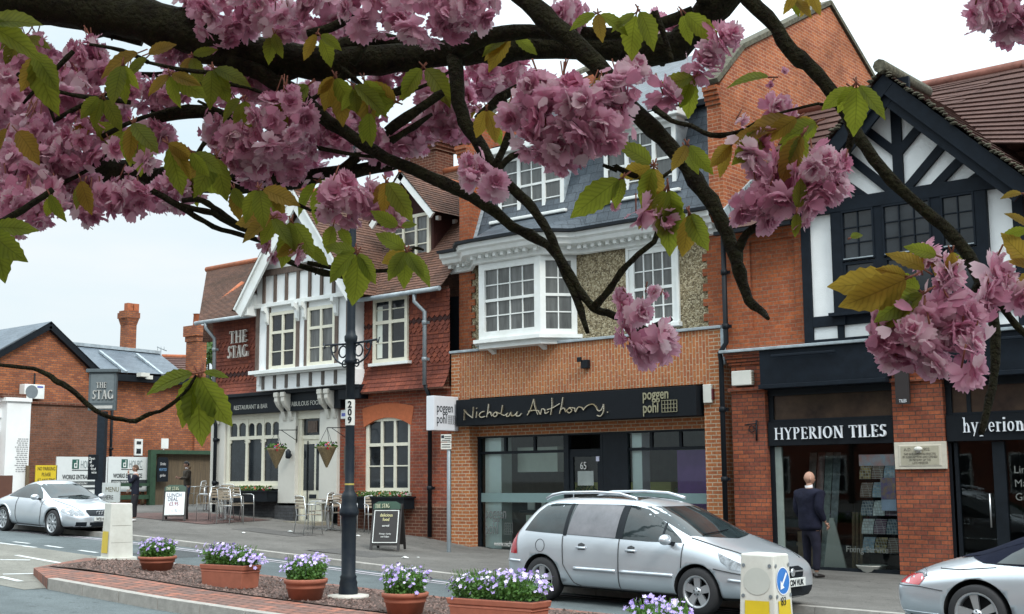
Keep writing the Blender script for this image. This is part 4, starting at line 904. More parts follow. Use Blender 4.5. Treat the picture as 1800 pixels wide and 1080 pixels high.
for s in (-1, 1):
    e = 2.5 if s > 0 else 2.1; a = (AP[0] + s * e, VY - .08, AP[1] - e * .944); b = (AP[0] + s * e, 24.0, AP[1] - e * .944); c = (AP[0], 24.3, AP[1] + .06); d = (AP[0], VY - .08, AP[1] + .06)
    if s > 0: tiled(mb, a, b, c, d, .3, .03)
    else: tiled(mb, b, a, d, c, .3, .03)
mb.build('gable_roof', M['tileH'], C)
mb = MB()
for s in (-1, 1):
    for k in range(46):
        t = k / 46; x = AP[0] + s * (2.5 if s > 0 else 2.1) * t; z = AP[1] + .09 - (2.42 if s > 0 else 2.03) * t
        mb.ball((x + rr.uniform(-.03, .03), VY - .03 + rr.uniform(-.04, .02), z + rr.uniform(-.02, .01)), rr.uniform(.022, .045), n=5, sc=(1.6, 1.6, .55))
mb.tube([(AP[0], VY - .14, AP[1] + .12), (AP[0], 22.5, AP[1] + .12)], .12, 8)
mb.build('mossy_verge', M['mosslime'], C)
mb = MB(); RZ = 9.55
tiled(mb, (CX0 + .1, FY - .25, 6.44), (AP[0] - 2.0, FY - .25, 6.44), (AP[0] - 2.0 + 3, 24.3, RZ), (CX0 + .1, 24.3, RZ), .30, .035)
tiled(mb, (AP[0] + .4, 22.3, 7.75), (CX1 + .1, FY - .25 + .0, 6.44), (-7.75, 24.3, RZ), (AP[0] - .8, 24.3, RZ), .30, .035)
tiled(mb, (CX1 + .1, FY - .25, 6.44), (CX1 + .1, 27.6, 6.44), (-7.75, 24.32, RZ), (-7.75, 24.3, RZ), .30, .035)
tiled(mb, (CX1 + .1, 27.6, 6.44), (CX0 + .1, 27.6, 6.44), (CX0 + .1, 24.3, RZ), (-7.75, 24.3, RZ), .30, .035)
mb.build('main_roof', M['tileH'], C)
mb = MB(); mb.tube([(CX0 + .1, 24.3, RZ + .03), (-7.75, 24.3, RZ + .03)], .1, 8); mb.tube([(-7.75, 24.3, RZ + .04), (CX1 + .1, FY - .2, 6.5)], .1, 8); mb.split('ridge_tiles', mat('red_ridge', (.20, .08, .06), .8, var=.3), C)
mb = MB(); mb.box(CX0, AP[0] - 2.0, FY - .34, FY - .22, 6.36, 6.43); mb.build('gutter', M['black'], C)
# fixings
downpipe(None, [(-12.66, FY - .12, 0), (-12.66, FY - .12, 3.95), (-12.66, FY - .16, 4.1), (-12.55, FY - .1, 4.3), (-12.55, FY - .1, 6.4)], .05)
tag(bpy.data.objects['downpipe'], 'black cast iron downpipe between the orange shop and the timber-framed building', 'downpipe')
V = T('alarm_box', 'wide cream alarm box high on the brick pier left of the tile shop', 'alarm box', (-12.16, FY - .03, 3.45))
mb = MB(); mb.box(-12.42, -12.0, FY - .17, FY - .03, 3.46, 3.74); mb.build('cover', M['pale'], V, bevel=.015)
mb = MB()
for k in range(5): mb.box(-11.999, -11.99, FY - .15, FY - .05, 3.5 + k * .045, 3.52 + k * .045)
mb.build('vent', mat('beige_vent', (.3, .28, .22), .6), V)
BR = T('wall_bracket', 'small black scroll bracket on the brick pier left of the tile shop', 'bracket', (-11.95, FY - .06, 2.6))
mb = MB(); mb.tube([(-12.2, FY - .1, 2.72), (-11.95, FY - .1, 2.74)], .012); mb.tube([(-11.97, FY - .08, 2.42), (-11.96, FY - .08, 2.8)], .018); mb.tube([(-12.06 + .06 * math.cos(a * .5), FY - .09, 2.64 + .06 * math.sin(a * .5)) for a in range(13)], .01); mb.build('scroll', M['black'], BR)
PQ = T('plaque', 'pale stone foundation plaque in the brick pier between the two tile shopfronts', 'plaque', (-8.81, FY - .08, 2.08))
mb = MB(); mb.box(-9.28, -8.37, FY - .11, FY - .055, 1.86, 2.32); mb.box(-9.2, -8.45, FY - .118, FY - .1, 1.91, 2.27); mb.build('frame', mat('pale_stone', (.50, .46, .38), .8), PQ, bevel=.008)
mb = MB(); mb.box(-9.16, -8.49, FY - .121, FY - .11, 1.93, 2.25); mb.build('panel', mat('stone_panel', (.36, .33, .25), .8), PQ)
pl = mat('plaque_letter', (.16, .14, .11), .8, var=0)
text('A.D.        1902', .075, 'inscription', pl, PQ, (-9.1, FY - .123, 2.17), depth=.002)
for k, s_ in enumerate(('THIS BUILDING WAS ERECTED', 'BY SUBSCRIPTION AND OPENED', 'IN MEMORY OF THE', 'LATE MINISTER')): text(s_, .052, 'inscription', pl, PQ, (-8.82, FY - .123, 2.10 - k * .05), depth=.002, align='CENTER', sx=.8)
mb = MB(); mb.ball((-8.83, FY - .16, 2.2), .055, n=8, sc=(1.4, .9, .8)); mb.box(-8.87, -8.79, FY - .15, FY - .12, 2.14, 2.2); mb.build('lamp', M['pale'], PQ)
HS = T('hanging_sign', 'narrow black vertical board with small white lettering on the brick pier', 'sign', (-9.03, FY - .2, 3.3))
mb = MB(); mb.box(-9.17, -8.92, FY - .20, FY - .15, 2.97, 3.72); mb.build('board', mat('brown_black_board', (.018, .012, .012), .5), HS)
mb = MB(); mb.box(-9.1, -9.0, FY - .16, FY - .03, 3.55, 3.58); mb.build('bracket', M['black'], HS)
text('TILES', .075, 'lettering', M['letterW'], HS, (-9.11, FY - .203, 3.0), depth=.002, sx=.8)
text('h', .11, 'lettering', M['letterW'], HS, (-9.13, FY - .203, 3.6), depth=.002)
# ================================================================== building A: the pub
SX0, SX1 = -28.86, -19.93
A = T('pub_building', 'half-timbered pub with white gable bay, red hung tiles and cream ground floor', 'pub', (-24.4, FY, .6))
BZ = .2
# ground floor right: red brick with arched window
AW = (-22.72, -21.18, 1.46, 3.22)
mb = MB(); wall(mb, -23.62, SX1 + .05, 1.18, 3.86, FY, [AW], .16); mb.box(-23.62, SX1 + .05, FY + .3, FY + .4, .0, 3.8); mb.build('brick_wall', M['brickSt'], A)
mb = MB(); mb.box(-23.62, SX1 + .05, FY - .05, FY + .3, -.1, 1.12); mb.prism([(FY - .05, 1.12), (FY + .01, 1.2), (FY + .2, 1.2), (FY + .2, 1.12)], 'x', -23.62, SX1 + .05); mb.split('plinth', M['brickD'], A)
mb = MB(); n = 14; cx = (AW[0] + AW[1]) / 2; hw = (AW[1] - AW[0]) / 2
arc = lambda t, r: (cx + t * (hw + .04) * (1 + (r > 0) * .02), 3.22 - .16 * t * t * 1.3 + r)
pts = [arc(-1 + 2 * i / n, .0) for i in range(n + 1)] + [(cx + hw + .12, 3.42), (cx + hw + .1, 3.46)] + [(cx + (hw + .1) * (1 - 2 * i / n), 3.56 - .1 * (1 - 2 * i / n) ** 2) for i in range(1, n)] + [(cx - hw - .1, 3.46)]
mb.prism(pts, 'y', FY - .012, FY + .1); mb.build('arch', M['arch'], A)
w = window(A, AW[0], AW[1], AW[2], 3.24, FY + .03, M['cream'], 1, 1, fw=.10, d=.1, gm=M['wglass'], mull=(.355, .645), trans=(.63,), mw=.075)
mb = MB(); mb.box(AW[0] + .1, AW[1] - .1, FY + .05, FY + .1, 2.06, 2.09)
mb.prism([(AW[0], 3.05), (AW[0] + .1, 3.12), (cx, 3.19), (AW[1] - .1, 3.12), (AW[1], 3.05), (AW[1], 3.25), (AW[0], 3.25)], 'y', FY + .025, FY + .06); mb.box(AW[0] - .05, AW[1] + .05, FY - .06, FY + .12, AW[2] - .08, AW[2] - .002); mb.build('glazing_bar', M['cream'], w)
mb = MB(); mb.box(AW[0] + .12, AW[0] + .4, FY + .16, FY + .18, 1.55, 3.1); mb.box(AW[1] - .4, AW[1] - .12, FY + .16, FY + .18, 1.55, 3.1); mb.split('curtain', mat('dark_red_curtain', (.12, .015, .02), .8), w)
# ground floor left: cream pilasters, window, door
GY = FY - .02
mb = MB(); mb.box(-28.80, -28.18, GY - .04, FY + .4, .3, 3.6); mb.build('pilaster', M['wgrey'], A, bevel=.01)
for a, b in ((-25.86, -25.2), (-24.28, -23.62)):
    mb = MB(); mb.box(a, b, GY - .08, FY + .4, 1.18, 3.5); mb.build('pilaster', M['wgrey'], A, bevel=.01)
mb = MB(); mb.box(-25.9, -25.16, GY - .14, FY + .4, .2, 1.12); mb.box(-28.84, -28.14, GY - .1, FY + .38, .3, .78); mb.box(-28.14, -25.9, GY - .02, FY + .3, .3, 1.5); mb.split('plinth', M['brickGrey'], A)
w = window(A, -28.16, -25.86, 1.62, 3.5, GY + .02, M['cream'], 1, 1, fw=.12, d=.1, gm=M['wglass'], mull=(.37, .665), trans=(.67,), mw=.09)
mb = MB()
for a, b in ((-28.04, -27.36), (-27.26, -26.68), (-26.59, -25.98)):
    m_ = (a + b) / 2; mb.box(m_ - .03, m_ + .03, GY + .035, GY + .1, 2.93, 3.38)
    for s, e in ((a, m_ - .03), (m_ + .03, b)):
        c = (s + e) / 2; r = (e - s) / 2
        mb.prism([(s, 3.4), (s, 3.16)] + [(c - r * math.cos(k * math.pi / 8), 3.16 + r * .8 * math.sin(k * math.pi / 8)) for k in range(1, 8)] + [(e, 3.16), (e, 3.4)], 'y', GY + .034, GY + .09)
    for s in (a, b - .06): mb.prism([(s, 2.83), (s + .06, 2.83), (s + (.06 if s == a else 0), 2.76), (s + (0 if s == a else .06), 2.72)], 'y', GY + .036, GY + .09)
mb.box(-28.2, -25.82, GY - .06, GY + .1, 1.54, 1.618); mb.build('tracery', M['cream'], w)
mb = MB(); mb.box(-25.2, -24.28, GY + .06, FY + .4, 2.78, 2.88); mb.box(-25.2, -24.28, GY + .0, FY + .4, 3.3, 3.5); mb.box(-25.2, -25.08, GY + .03, FY + .38, .7, 3.3); mb.box(-24.4, -24.28, GY + .03, FY + .38, .7, 3.3); mb.build('door_case', M['cream'], A)
mb = MB(); mb.quad((-25.08, GY + .1, 2.88), (-24.4, GY + .1, 2.88), (-24.4, GY + .1, 3.3), (-25.08, GY + .1, 3.3)); mb.build('fanlight', M['wglass'], A)
mb = MB(); mb.box(-24.9, -24.55, GY + .07, GY + .098, 2.95, 3.24); mb.box(-24.85, -24.6, GY + .06, GY + .08, 3.0, 3.19); mb.build('fanlight_emblem', M['timber'], A)
DR = sub('door', A, (-24.74, GY + .08, .75)); mb = MB()
mb.box(-25.08, -24.4, GY + .08, GY + .12, .74, 2.78); mb.build('door_leaf', M['cream'], DR)
mb = MB()
for a, b in ((-25.04, -24.92), (-24.86, -24.64), (-24.56, -24.44)): mb.box(a, b, GY + .072, GY + .079, 1.5, 2.66)
mb.split('glass', M['wglass'], DR)
mb = MB(); mb.box(-24.885, -24.87, GY + .05, GY + .079, .78, 2.74); mb.tube([(-24.83, GY + .03, 1.5), (-24.83, GY + .03, 1.1)], .012); mb.build('handle', M['black'], DR)
mb = MB(); mb.box(-24.8, -24.55, GY + .06, GY + .079, 1.3, 1.4); mb.build('letter_box', M['iron'], DR)
mb = MB(); mb.box(-25.15, -23.9, GY - .5, GY + .05, .45, .74); mb.box(-25.3, -23.7, GY - 1.0, GY - .5, .35, .58); mb.build('door_step', mat('stone_step', (.24, .22, .17), .9), A)
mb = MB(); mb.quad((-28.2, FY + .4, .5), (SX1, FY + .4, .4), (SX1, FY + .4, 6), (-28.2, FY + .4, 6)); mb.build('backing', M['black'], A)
# fascia and brackets
mb = MB(); mb.box(-28.5, -23.4, FY - .20, FY + .3, 3.5, 4.0); mb.box(-28.55, -22.62, FY - .32, FY + .28, 3.95, 4.04); mb.box(-23.38, -22.62, FY - .30, FY + .1, 3.7, 3.949); mb.build('fascia', M['black'], A, bevel=.01)
tl = mat('fascia_lettering', (.42, .42, .38), .6, var=0)
text('RESTAURANT & BAR', .165, 'lettering', tl, A, (-27.62, FY - .205, 3.62), depth=.006, sx=.93); text('FABULOUS FOOD', .165, 'lettering', tl, A, (-25.32, FY - .205, 3.62), depth=.006, sx=.93)
for x in (-28.45, -25.62, -25.36, -23.95, -23.7):
    mb = MB(); mb.prism([(FY - .05, 3.3), (FY - .12, 3.26), (FY - .16, 3.36), (FY - .2, 3.5), (FY - .34, 3.62), (FY - .42, 3.75), (FY - .42, 3.95), (FY - .05, 3.95)], 'x', x - .065, x + .065); mb.prism([(FY - .44, 3.98), (FY - .44, 3.86), (FY - .36, 3.86), (FY - .36, 3.98)], 'x', x - .08, x + .08); mb.build('bracket', M['wgrey'], A, bevel=.015)
# tile hanging
def hung(x0, x1, z0, z1, holes, y=FY, zf=4.35):
    mb = MB(); k = 0; c = .105; z = z0
    while z < z1 - .01:
        zb = min(z + c, z1); yo = lambda q: y - .03 - .22 * max(0, (zf - q) / (zf - z0)) ** 1.6
        segs = [(x0, x1)]
        for h in holes:
            if h[2] - .02 < (z + zb) / 2 < h[3] + .02:
                segs = [s for a, b in segs for s in ((a, min(b, h[0])), (max(a, h[1]), b)) if s[1] - s[0] > .02]
        for a, b in segs:
            of = (k % 2) * .085; uv = [(a + of, k * 3.3), (b + of, k * 3.3), (b + of, k * 3.3 + .9), (a + of, k * 3.3 + .9)]
            fancy = (4.45 < z < 4.85) or (5.2 < z < 5.6)
            if not fancy:
                mb.quad((a, yo(z) - .016, z), (b, yo(z) - .016, z), (b, yo(zb), zb), (a, yo(zb), zb), 0, uv); mb.quad((a, yo(z), z), (b, yo(z), z), (b, yo(z) - .016, z), (a, yo(z) - .016, z), 0, uv)
            else:
                x = a - ((k % 2) * .085)
                while x < b:
                    p, q_ = max(a, x + .004), min(b, x + .166)
                    if q_ - p > .02:
                        m_ = (p + q_) / 2; zz = z - .045
                        mb.add([(p, yo(z) - .016, z + .02), (m_, yo(z) - .024, zz), (q_, yo(z) - .016, z + .02), (q_, yo(zb), zb), (p, yo(zb), zb), (p, yo(z), z + .02), (m_, yo(z), zz), (q_, yo(z), z + .02)], [(0, 1, 2, 3, 4), (5, 6, 1, 0), (6, 7, 2, 1)])
                        for j in (1, 2, 3): mb.uv[len(mb.f) - j] = [(x + .08, k * 3.3 + .5)] * len(mb.f[-j])
                    x += .17
        z = zb; k += 1
    return mb
UW = (-22.38, -21.20, 4.53, 6.1)
hung(-22.75, SX1 + .06, 3.84, 6.12, [UW]).build('tile_hanging', M['tilehang'], A)
hung(-28.85, -26.42, 4.03, 6.12, []).build('tile_hanging', M['tilehang'], A)
mb = MB(); mb.quad((-28.8, FY + .01, 4), (-26.3, FY + .01, 4), (-26.3, FY + .01, 6.2), (-28.8, FY + .01, 6.2)); mb.quad((-22.7, FY + .01, 3.86), (SX1, FY + .01, 3.86), (SX1, FY + .01, 6.2), (-22.7, FY + .01, 6.2)); mb.split('inner_wall', M['brickD'], A)
mb = MB(); mb.box(-22.7, SX1 + .05, FY - .24, FY - .0, 3.80, 3.86); mb.build('moulding', M['brickD'], A)
w = window(A, UW[0], UW[1], UW[2], UW[3], FY - .10, M['cream'], 1, 1, fw=.09, d=.14, gm=M['wglass'], mull=(.5,), trans=(.62,), mw=.08)
mb = MB(); mb.box(UW[0] + .09, UW[1] - .09, FY - .07, FY, 5.0, 5.03); mb.box(UW[0] + .09, UW[1] - .09, FY - .07, FY, 5.8, 5.825); mb.build('glazing_bar', M['cream'], w); mb = MB(); mb.box(UW[0] - .08, UW[1] + .1, FY - .17, FY, 4.46, 4.527); mb.build('sill', M['white'], w)
mb = MB(); mb.box(UW[0] + .12, UW[0] + .3, FY - .058, FY - .056, 4.65, 5.9); mb.build('curtain', M['cab'], w)
ml = mat('raised_letters', (.50, .47, .43), .7)
serif('THE', .33, 'lettering', ml, A, (-27.97, FY - .10, 5.43), depth=.05, sx=1.05, gap=.1, bold=1.2); serif('STAG', .33, 'lettering', ml, A, (-28.03, FY - .10, 5.03), depth=.05, sx=.92, gap=.06, bold=1.2)
# gable bay
BYY = FY - .5
GB = sub('gable_bay', A, (-24.5, BYY, 4.0))
mb = MB(); wall(mb, -26.32, -22.76, 4.55, 6.2, BYY, [(-25.78, -24.72, 4.56, 6.04), (-24.30, -23.26, 4.56, 6.04)], .1); wall(mb, -26.32, -22.76, 6.2, 7.12, BYY - .03); mb.prism([(-26.05, 7.12), (-22.9, 7.12), (-24.42, 8.75)], 'y', BYY - .03, BYY + .1)
mb.box(-26.315, -26.2, BYY + .01, FY + .1, 4.2, 6.5); mb.box(-22.88, -22.765, BYY + .01, FY + .1, 4.0, 6.5); mb.build('render_wall', M['render'], GB)
mb = MB(); mb.box(-26.38, -22.72, BYY + .06, FY + .1, 4.045, 4.42); mb.build('coved_base', M['render'], GB)
mb = MB(); mb.box(-26.46, -22.64, BYY - .16, BYY + .1, 4.46, 4.555); mb.box(-26.44, -22.66, BYY - .12, BYY + .02, 6.18, 6.28); mb.box(-26.3, -22.8, BYY - .08, BYY + .02, 4.42, 4.46); mb.split('ledge', M['white'], GB, bevel=.008)
M['timberg'] = mat('grey_brown_timber', (.105, .09, .08), .85, var=.4, scale=10, stretch=(3, 3, .6))
mb = MB()
for i in range(8): x = -26.1 + i * .465; mb.box(x - .05, x + .05, BYY + .035, BYY + .075, 4.08, 4.41)
mb.split('timber', M['timberg'], GB)
mb = MB(); T0 = BYY - .055
for x in (-26.28, -25.83, -24.68, -24.35, -23.22, -22.80): mb.box(x - .06, x + .06, T0 + .02, BYY + .02, 4.556, 6.18)
for i in range(8): x = -26.0 + i * .45; mb.box(x - .045, x + .045, T0 - .02, BYY, 6.28, 7.0)
mb.box(-26.2, -22.85, T0 - .03, BYY, 7.0, 7.16)
mb.split('timber', M['timber'], GB)
for x0, x1 in ((-25.77, -24.73), (-24.29, -23.27)):
    w = window(GB, x0, x1, 4.57, 6.03, BYY - .04, M['cream'], 1, 1, fw=.08, d=.1, gm=M['wglass2'] if x0 > -25 else M['wglass'], mull=(.5,), trans=(.64,), mw=.07)
    mb = MB(); mb.box(x0 + .08, x1 - .08, BYY - .02, BYY + .04, 5.0, 5.025); mb.build('glazing_bar', M['cream'], w)
    for x in (x0 - .08, x1 + .08):
        mb = MB(); mb.prism([(BYY - .03, 5.72), (BYY - .1, 5.8), (BYY - .13, 6.0), (BYY - .22, 6.08), (BYY - .22, 6.18), (BYY - .03, 6.18)], 'x', x - .05, x + .05); mb.build('bracket', M['white'], GB)
window(GB, -24.78, -24.1, 7.2, 7.75, BYY - .07, M['white'], 2, 1, fw=.06, d=.06)
VY = BYY - .42; AP = (-24.44, 8.98); K = 1.243
mb = MB()
for s in (-1, 1):
    barge(AP[0], AP[1], AP[0] + s * 2.28, AP[1] - 2.28 * K, .30, VY + .0035 * s, VY + .06); barge(AP[0], AP[1] + .06, AP[0] + s * 2.3, AP[1] + .06 - 2.3 * K, .06, VY - .05, VY + .02)
mb.split('bargeboard', M['white'], GB)
mb = MB()
for s in (-1,):
    x = AP[0] + s * 2.0; mb.prism([(x - .12, 6.0), (x + .12, 6.0), (x + .12, 6.55), (x - .12, 6.7)] if s < 0 else [(x - .12, 6.0), (x + .12, 6.0), (x + .12, 6.7), (x - .12, 6.55)], 'y', VY + .08, BYY + .02)
mb.split('kneeler', M['white'], GB)
mb = MB()
for s in (-1, 1):
    ex, ez = AP[0] + s * 2.36, AP[1] + .08 - 2.36 * K
    if s > 0: tiled(mb, (ex, VY - .05, ez), (ex, 21.6, ez), (AP[0], 23.2, AP[1] + .08), (AP[0], VY - .05, AP[1] + .08), .105, .014)
    else: tiled(mb, (ex, 21.9, ez), (ex, VY - .05, ez), (AP[0], VY - .05, AP[1] + .08), (AP[0], 23.6, AP[1] + .08), .105, .014)
mb.build('gable_roof', M['tile'], GB)
mb = MB(); mb.tube([(AP[0], VY - .05, AP[1] + .1), (AP[0], 23.3, AP[1] + .1)], .09, 8); mb.build('ridge_tiles', M['ridge'], GB)
# main roofs
RY, RZ = 24.5, 10.05
mb = MB(); tiled(mb, (-22.75, FY - .32, 6.1), (SX1, FY - .32, 6.1), (SX1, RY, RZ), (-24.6, RY, RZ), .105, .014); tiled(mb, (SX1, 28, 6.1), (-29, 28, 6.1), (-24.6, RY + .05, RZ), (SX1, RY + .02, RZ), .105, .014)
tiled(mb, (-24.8, 22.4, 7.8), (-22.75, FY - .32, 6.1), (-24.6, RY, RZ), (-26.0, 24.6, 9.9), .105, .014)
tiled(mb, (-29.1, FY - .35, 6.08), (-26.2, FY - .35, 6.08), (-25.2, 23.8, 8.35), (-33.0, 23.8, 8.35), .105, .014)
tiled(mb, (-29.0, 28, 6.1), (-33.2, 23.85, 6.1), (-33.0, 23.8, 8.3), (-27.4, 24.6, 8.4), .105, .014)
mb.build('main_roof', M['tile'], A)
mb = MB(); mb.tube([(-24.6, RY, RZ + .03), (SX1, RY, RZ + .03)], .09, 8); mb.tube([(-33.0, 23.8, 8.38), (-25.6, 23.8, 8.38)], .09, 8)
a_, b_ = onY(388, 533, 21.9), onY(428, 500, 22.6); mb.tube([a_, b_], .11, 8); mb.split('ridge_tiles', M['ridge'], A)
mb = MB(); tiled(mb, onY(428, 500, 22.6) + Vector((0, 0, -.02)), onY(388, 533, 21.9), onY(432, 530, 21.9), onY(450, 500, 22.6), .105, .014); mb.build('roof_gusset', M['tile'], A)
# side wall of the left end
mb = MB(); mb.add([(-28.84, FY - .02, 0), (-32.6, 23.9, 0), (-32.6, 23.9, 8.2), (-28.84, FY - .02, 6.05), (-31, 28, 0), (-31, 28, 6)], [(0, 3, 2, 1), (1, 2, 5, 4)]); mb.build('side_wall', M['brickD'], A)
mb = MB(); mb.tube([(-29.15, FY - .42, 6.06), (-26.7, FY - .42, 6.06)], .055, 8); mb.tube([(-22.7, FY - .42, 6.06), (SX1 + .1, FY - .42, 6.08)], .055, 8)
gt = mb.split('gutter', M['lead'], A)
downpipe(A, [(-20.66, FY - .4, 6.05), (-20.66, FY - .4, 5.85), (-20.42, FY - .3, 5.6), (-20.42, FY - .3, 3.9)], .05, M['greymetal']); downpipe(A, [(-20.42, FY - .28, 3.9), (-20.42, FY - .12, 3.6), (-20.42, FY - .12, .45)], .05)
downpipe(A, [(-28.66, FY - .42, 6.04), (-28.66, FY - .42, 5.9), (-28.48, FY - .25, 5.6), (-28.48, FY - .22, 3.6)], .05, M['greymetal']); downpipe(A, [(-28.48, FY - .22, 3.6), (-28.48, FY - .14, 3.2), (-28.48, FY - .14, .9)], .05)
# chimney and dormer on the right part
CH = sub('chimney', A, (-23.9, RY, 10)); mb = MB(); mb.box(-24.6, -23.3, RY - .35, RY + .35, 9.5, 10.55)
for k in range(5): mb.box(-24.6 - .05 * k, -23.3 + .05 * k, RY - .35 - .05 * k, RY + .35 + .05 * k, 10.55 + .09 * k, 10.635 + .09 * k)
mb.box(-24.75, -23.15, RY - .5, RY + .5, 11.0, 11.5); mb.build('stack', M['brickD'], CH)
for x in (-24.4, -23.95, -23.5): mb = MB(); mb.lathe([(.14, 0), (.12, .4), (.15, .42), (.1, .42)], (x, RY, 11.5), 12); mb.build('chimney_pot', M['ridge'], CH)
DM = sub('dormer', A, (-22, 21.9, 7.2)); dx0, dx1, DY = -22.78, -21.22, 21.86; dc = (dx0 + dx1) / 2
mb = MB(); mb.box(dx0 + .02, dx0 + .1, DY + .05, 23.6, 7.0, 8.25); mb.box(dx1 - .1, dx1, DY + .05, 23.6, 7.0, 8.25)
mb.prism([(dx0 + .02, 8.2), (dx1, 8.2), (dc, 9.15)], 'y', DY + .05, DY + .1); mb.split('cheek', M['tilehang'], DM)
w = window(DM, dx0 + .12, dx1 - .08, 7.15, 8.26, DY - .02, M['cream'], 1, 1, fw=.08, d=.1, gm=M['wglass2'], mull=(.33, .66), mw=.07)
mb = MB()
for z in (7.5, 7.85): mb.box(dx0 + .2, dx1 - .16, DY, DY + .06, z - .014, z + .014)
mb.build('glazing_bar', M['cream'], w)
mb = MB(); barge(dc, 9.3, dx1 + .35, 8.12, .16, DY - .32, DY - .26); barge(dc, 9.3, dx0 - .35, 8.12, .16, DY - .32, DY - .26); mb.split('bargeboard', M['white'], DM)
mb = MB(); mb.box(dx1 + .02, dx1 + .12, DY + .1, DY + .2, 8.05, 8.15); mb.box(dx1 + .02, dx1 + .12, DY + .7, DY + .8, 8.05, 8.15); mb.split('bracket', M['white'], DM)
mb = MB(); tiled(mb, (dx1 + .35, DY - .34, 8.16), (dx1 + .35, 23.3, 8.16), (dc, 24.0, 9.36), (dc, DY - .34, 9.36), .105, .014); tiled(mb, (dx0 - .35, 23.3, 8.16), (dx0 - .35, DY - .34, 8.16), (dc, DY - .34, 9.36), (dc, 24.0, 9.36), .105, .014); mb.build('dormer_roof', M['tile'], DM)
mb = MB(); mb.tube([(dc, DY - .34, 9.38), (dc, 24, 9.38)], .08, 8); mb.build('ridge_tiles', M['ridge'], DM)
# window boxes, baskets, menu case
M['leafg'] = leafy('bedding_leaf', (.06, .14, .03), (.10, .2, .03), .3)
def flowers(mb, x0, x1, y0, y1, z0, z1, n, s, nm, rr, leafn=2):
    for i in range(n):
        c = Vector((rr.uniform(x0, x1), rr.uniform(y0, y1), rr.uniform(z0, z1))); u = Vector((rr.gauss(0, 1), rr.gauss(0, 1), rr.gauss(0, 1))).normalized(); v = u.orthogonal().normalized(); k = rr.uniform(.6, 1.2) * s
        mb.add([c - u * k, c + v * k * .6, c + u * k, c - v * k * .6], [(0, 1, 2, 3)], 0 if rr.random() < leafn / 3 else rr.randint(1, nm))
M['fr'] = mat('petal_red', (.45, .03, .04), .6); M['fp'] = mat('petal_pink', (.55, .2, .25), .6); M['fy'] = mat('petal_yellow', (.6, .42, .05), .6); M['fw'] = mat('petal_violet', (.22, .16, .42), .6)
for nm, x0, x1, lab in (('a', -28.0, -25.9, 'black window box with low pink bedding flowers under the cream pub window'), ('b', -22.9, -20.95, 'black window box with red and yellow flowers under the arched pub window')):
    zt = 1.5 if nm == 'a' else 1.36
    t = T('window_box', lab, 'window box', ((x0 + x1) / 2, FY - .3, zt - .3), group=None); mb = MB(); mb.box(x0, x1, FY - .42, FY - .08, zt - .28, zt - .02); mb.box(x0 - .03, x1 + .03, FY - .45, FY - .06, zt - .04, zt); mb.build('box', M['black'], t)
    mb = MB(); flowers(mb, x0 + .1, x1 - .1, FY - .4, FY - .12, zt, zt + .12, 380, .035, 4, random.Random(4), 2.6); mb.build('flowers', [M['leafg'], M['fr'], M['fp'], M['fy'], M['fr']], t)
for x, lab in ((-25.14, 'wicker hanging basket beside the pub window, left of the door'), (-23.25, 'wicker hanging basket on a bracket between pub door and brick wall')):
    t = T('hanging_basket', lab, 'hanging basket', (x, FY - .75, 2.15)); y = FY - .75
    mb = MB(); mb.lathe([(.02, 0), (.12, .22), (.22, .45), (.24, .5), (.20, .5)], (x, y, 2.05), 14); mb.build('basket', mat('wicker', (.24, .18, .09), .8, col2=(.07, .05, .03), scale=40), t)
    mb = MB(); flowers(mb, x - .24, x + .24, y - .2, y + .2, 2.5, 2.66, 90, .045, 2, random.Random(3), 2.5); mb.build('plants', [M['leafg'], M['fw'], M['fr']], t)
    mb = MB()
    for k in range(3): g = k * 2.1; mb.tube([(x + .22 * math.cos(g), y + .22 * math.sin(g), 2.55), (x, y, 3.0)], .006, 5)
    mb.build('chain', M['black'], t)
    mb = MB(); mb.tube([(x, y, 3.0), (x, FY - .08, 3.02)], .012, 6); mb.tube([(x, FY - .1, 2.7), (x, FY - .1, 3.12)], .014, 6); mb.tube([(x, FY - .1, 2.75), (x, y + .15, 3.0)], .009, 5); mb.build('bracket', M['black'], t)
t = T('menu_case', 'brown framed menu case on red brick right of the pub door', 'menu case', (-23.28, FY, 2.25)); mb = MB(); mb.box(-23.42, -23.08, FY - .05, FY, 1.9, 2.58); mb.build('frame', M['timber'], t); mb = MB(); mb.box(-23.37, -23.13, FY - .056, FY - .045, 1.97, 2.5); mb.build('sheet', mat('menu_sheet', (.3, .28, .22), .5), t)
t = T('alarm_box', 'small white alarm box beside the pub fascia end on brick', 'alarm box', (-23.3, FY, 3.35)); mb = MB(); mb.box(-23.5, -23.2, FY - .1, FY, 3.24, 3.46); mb.build('cover', M['white'], t, bevel=.01); mb = MB(); mb.box(-23.46, -23.24, FY - .104, FY - .1, 3.3, 3.38); mb.build('badge', mat('badge_blue', (.1, .12, .4), .5), t)
t = T('wall_lantern', 'small dark wall lamp on the cream pilaster left of the pub door', 'lamp', (-25.5, FY - .1, 2.35)); mb = MB(); mb.lathe([(.04, 0), (.07, .03), (.07, .18), (.02, .24)], (-25.35, FY - .2, 2.3), 8); mb.box(-25.38, -25.32, FY - .2, FY - .1, 2.38, 2.41); mb.build('lantern', M['iron'], t)
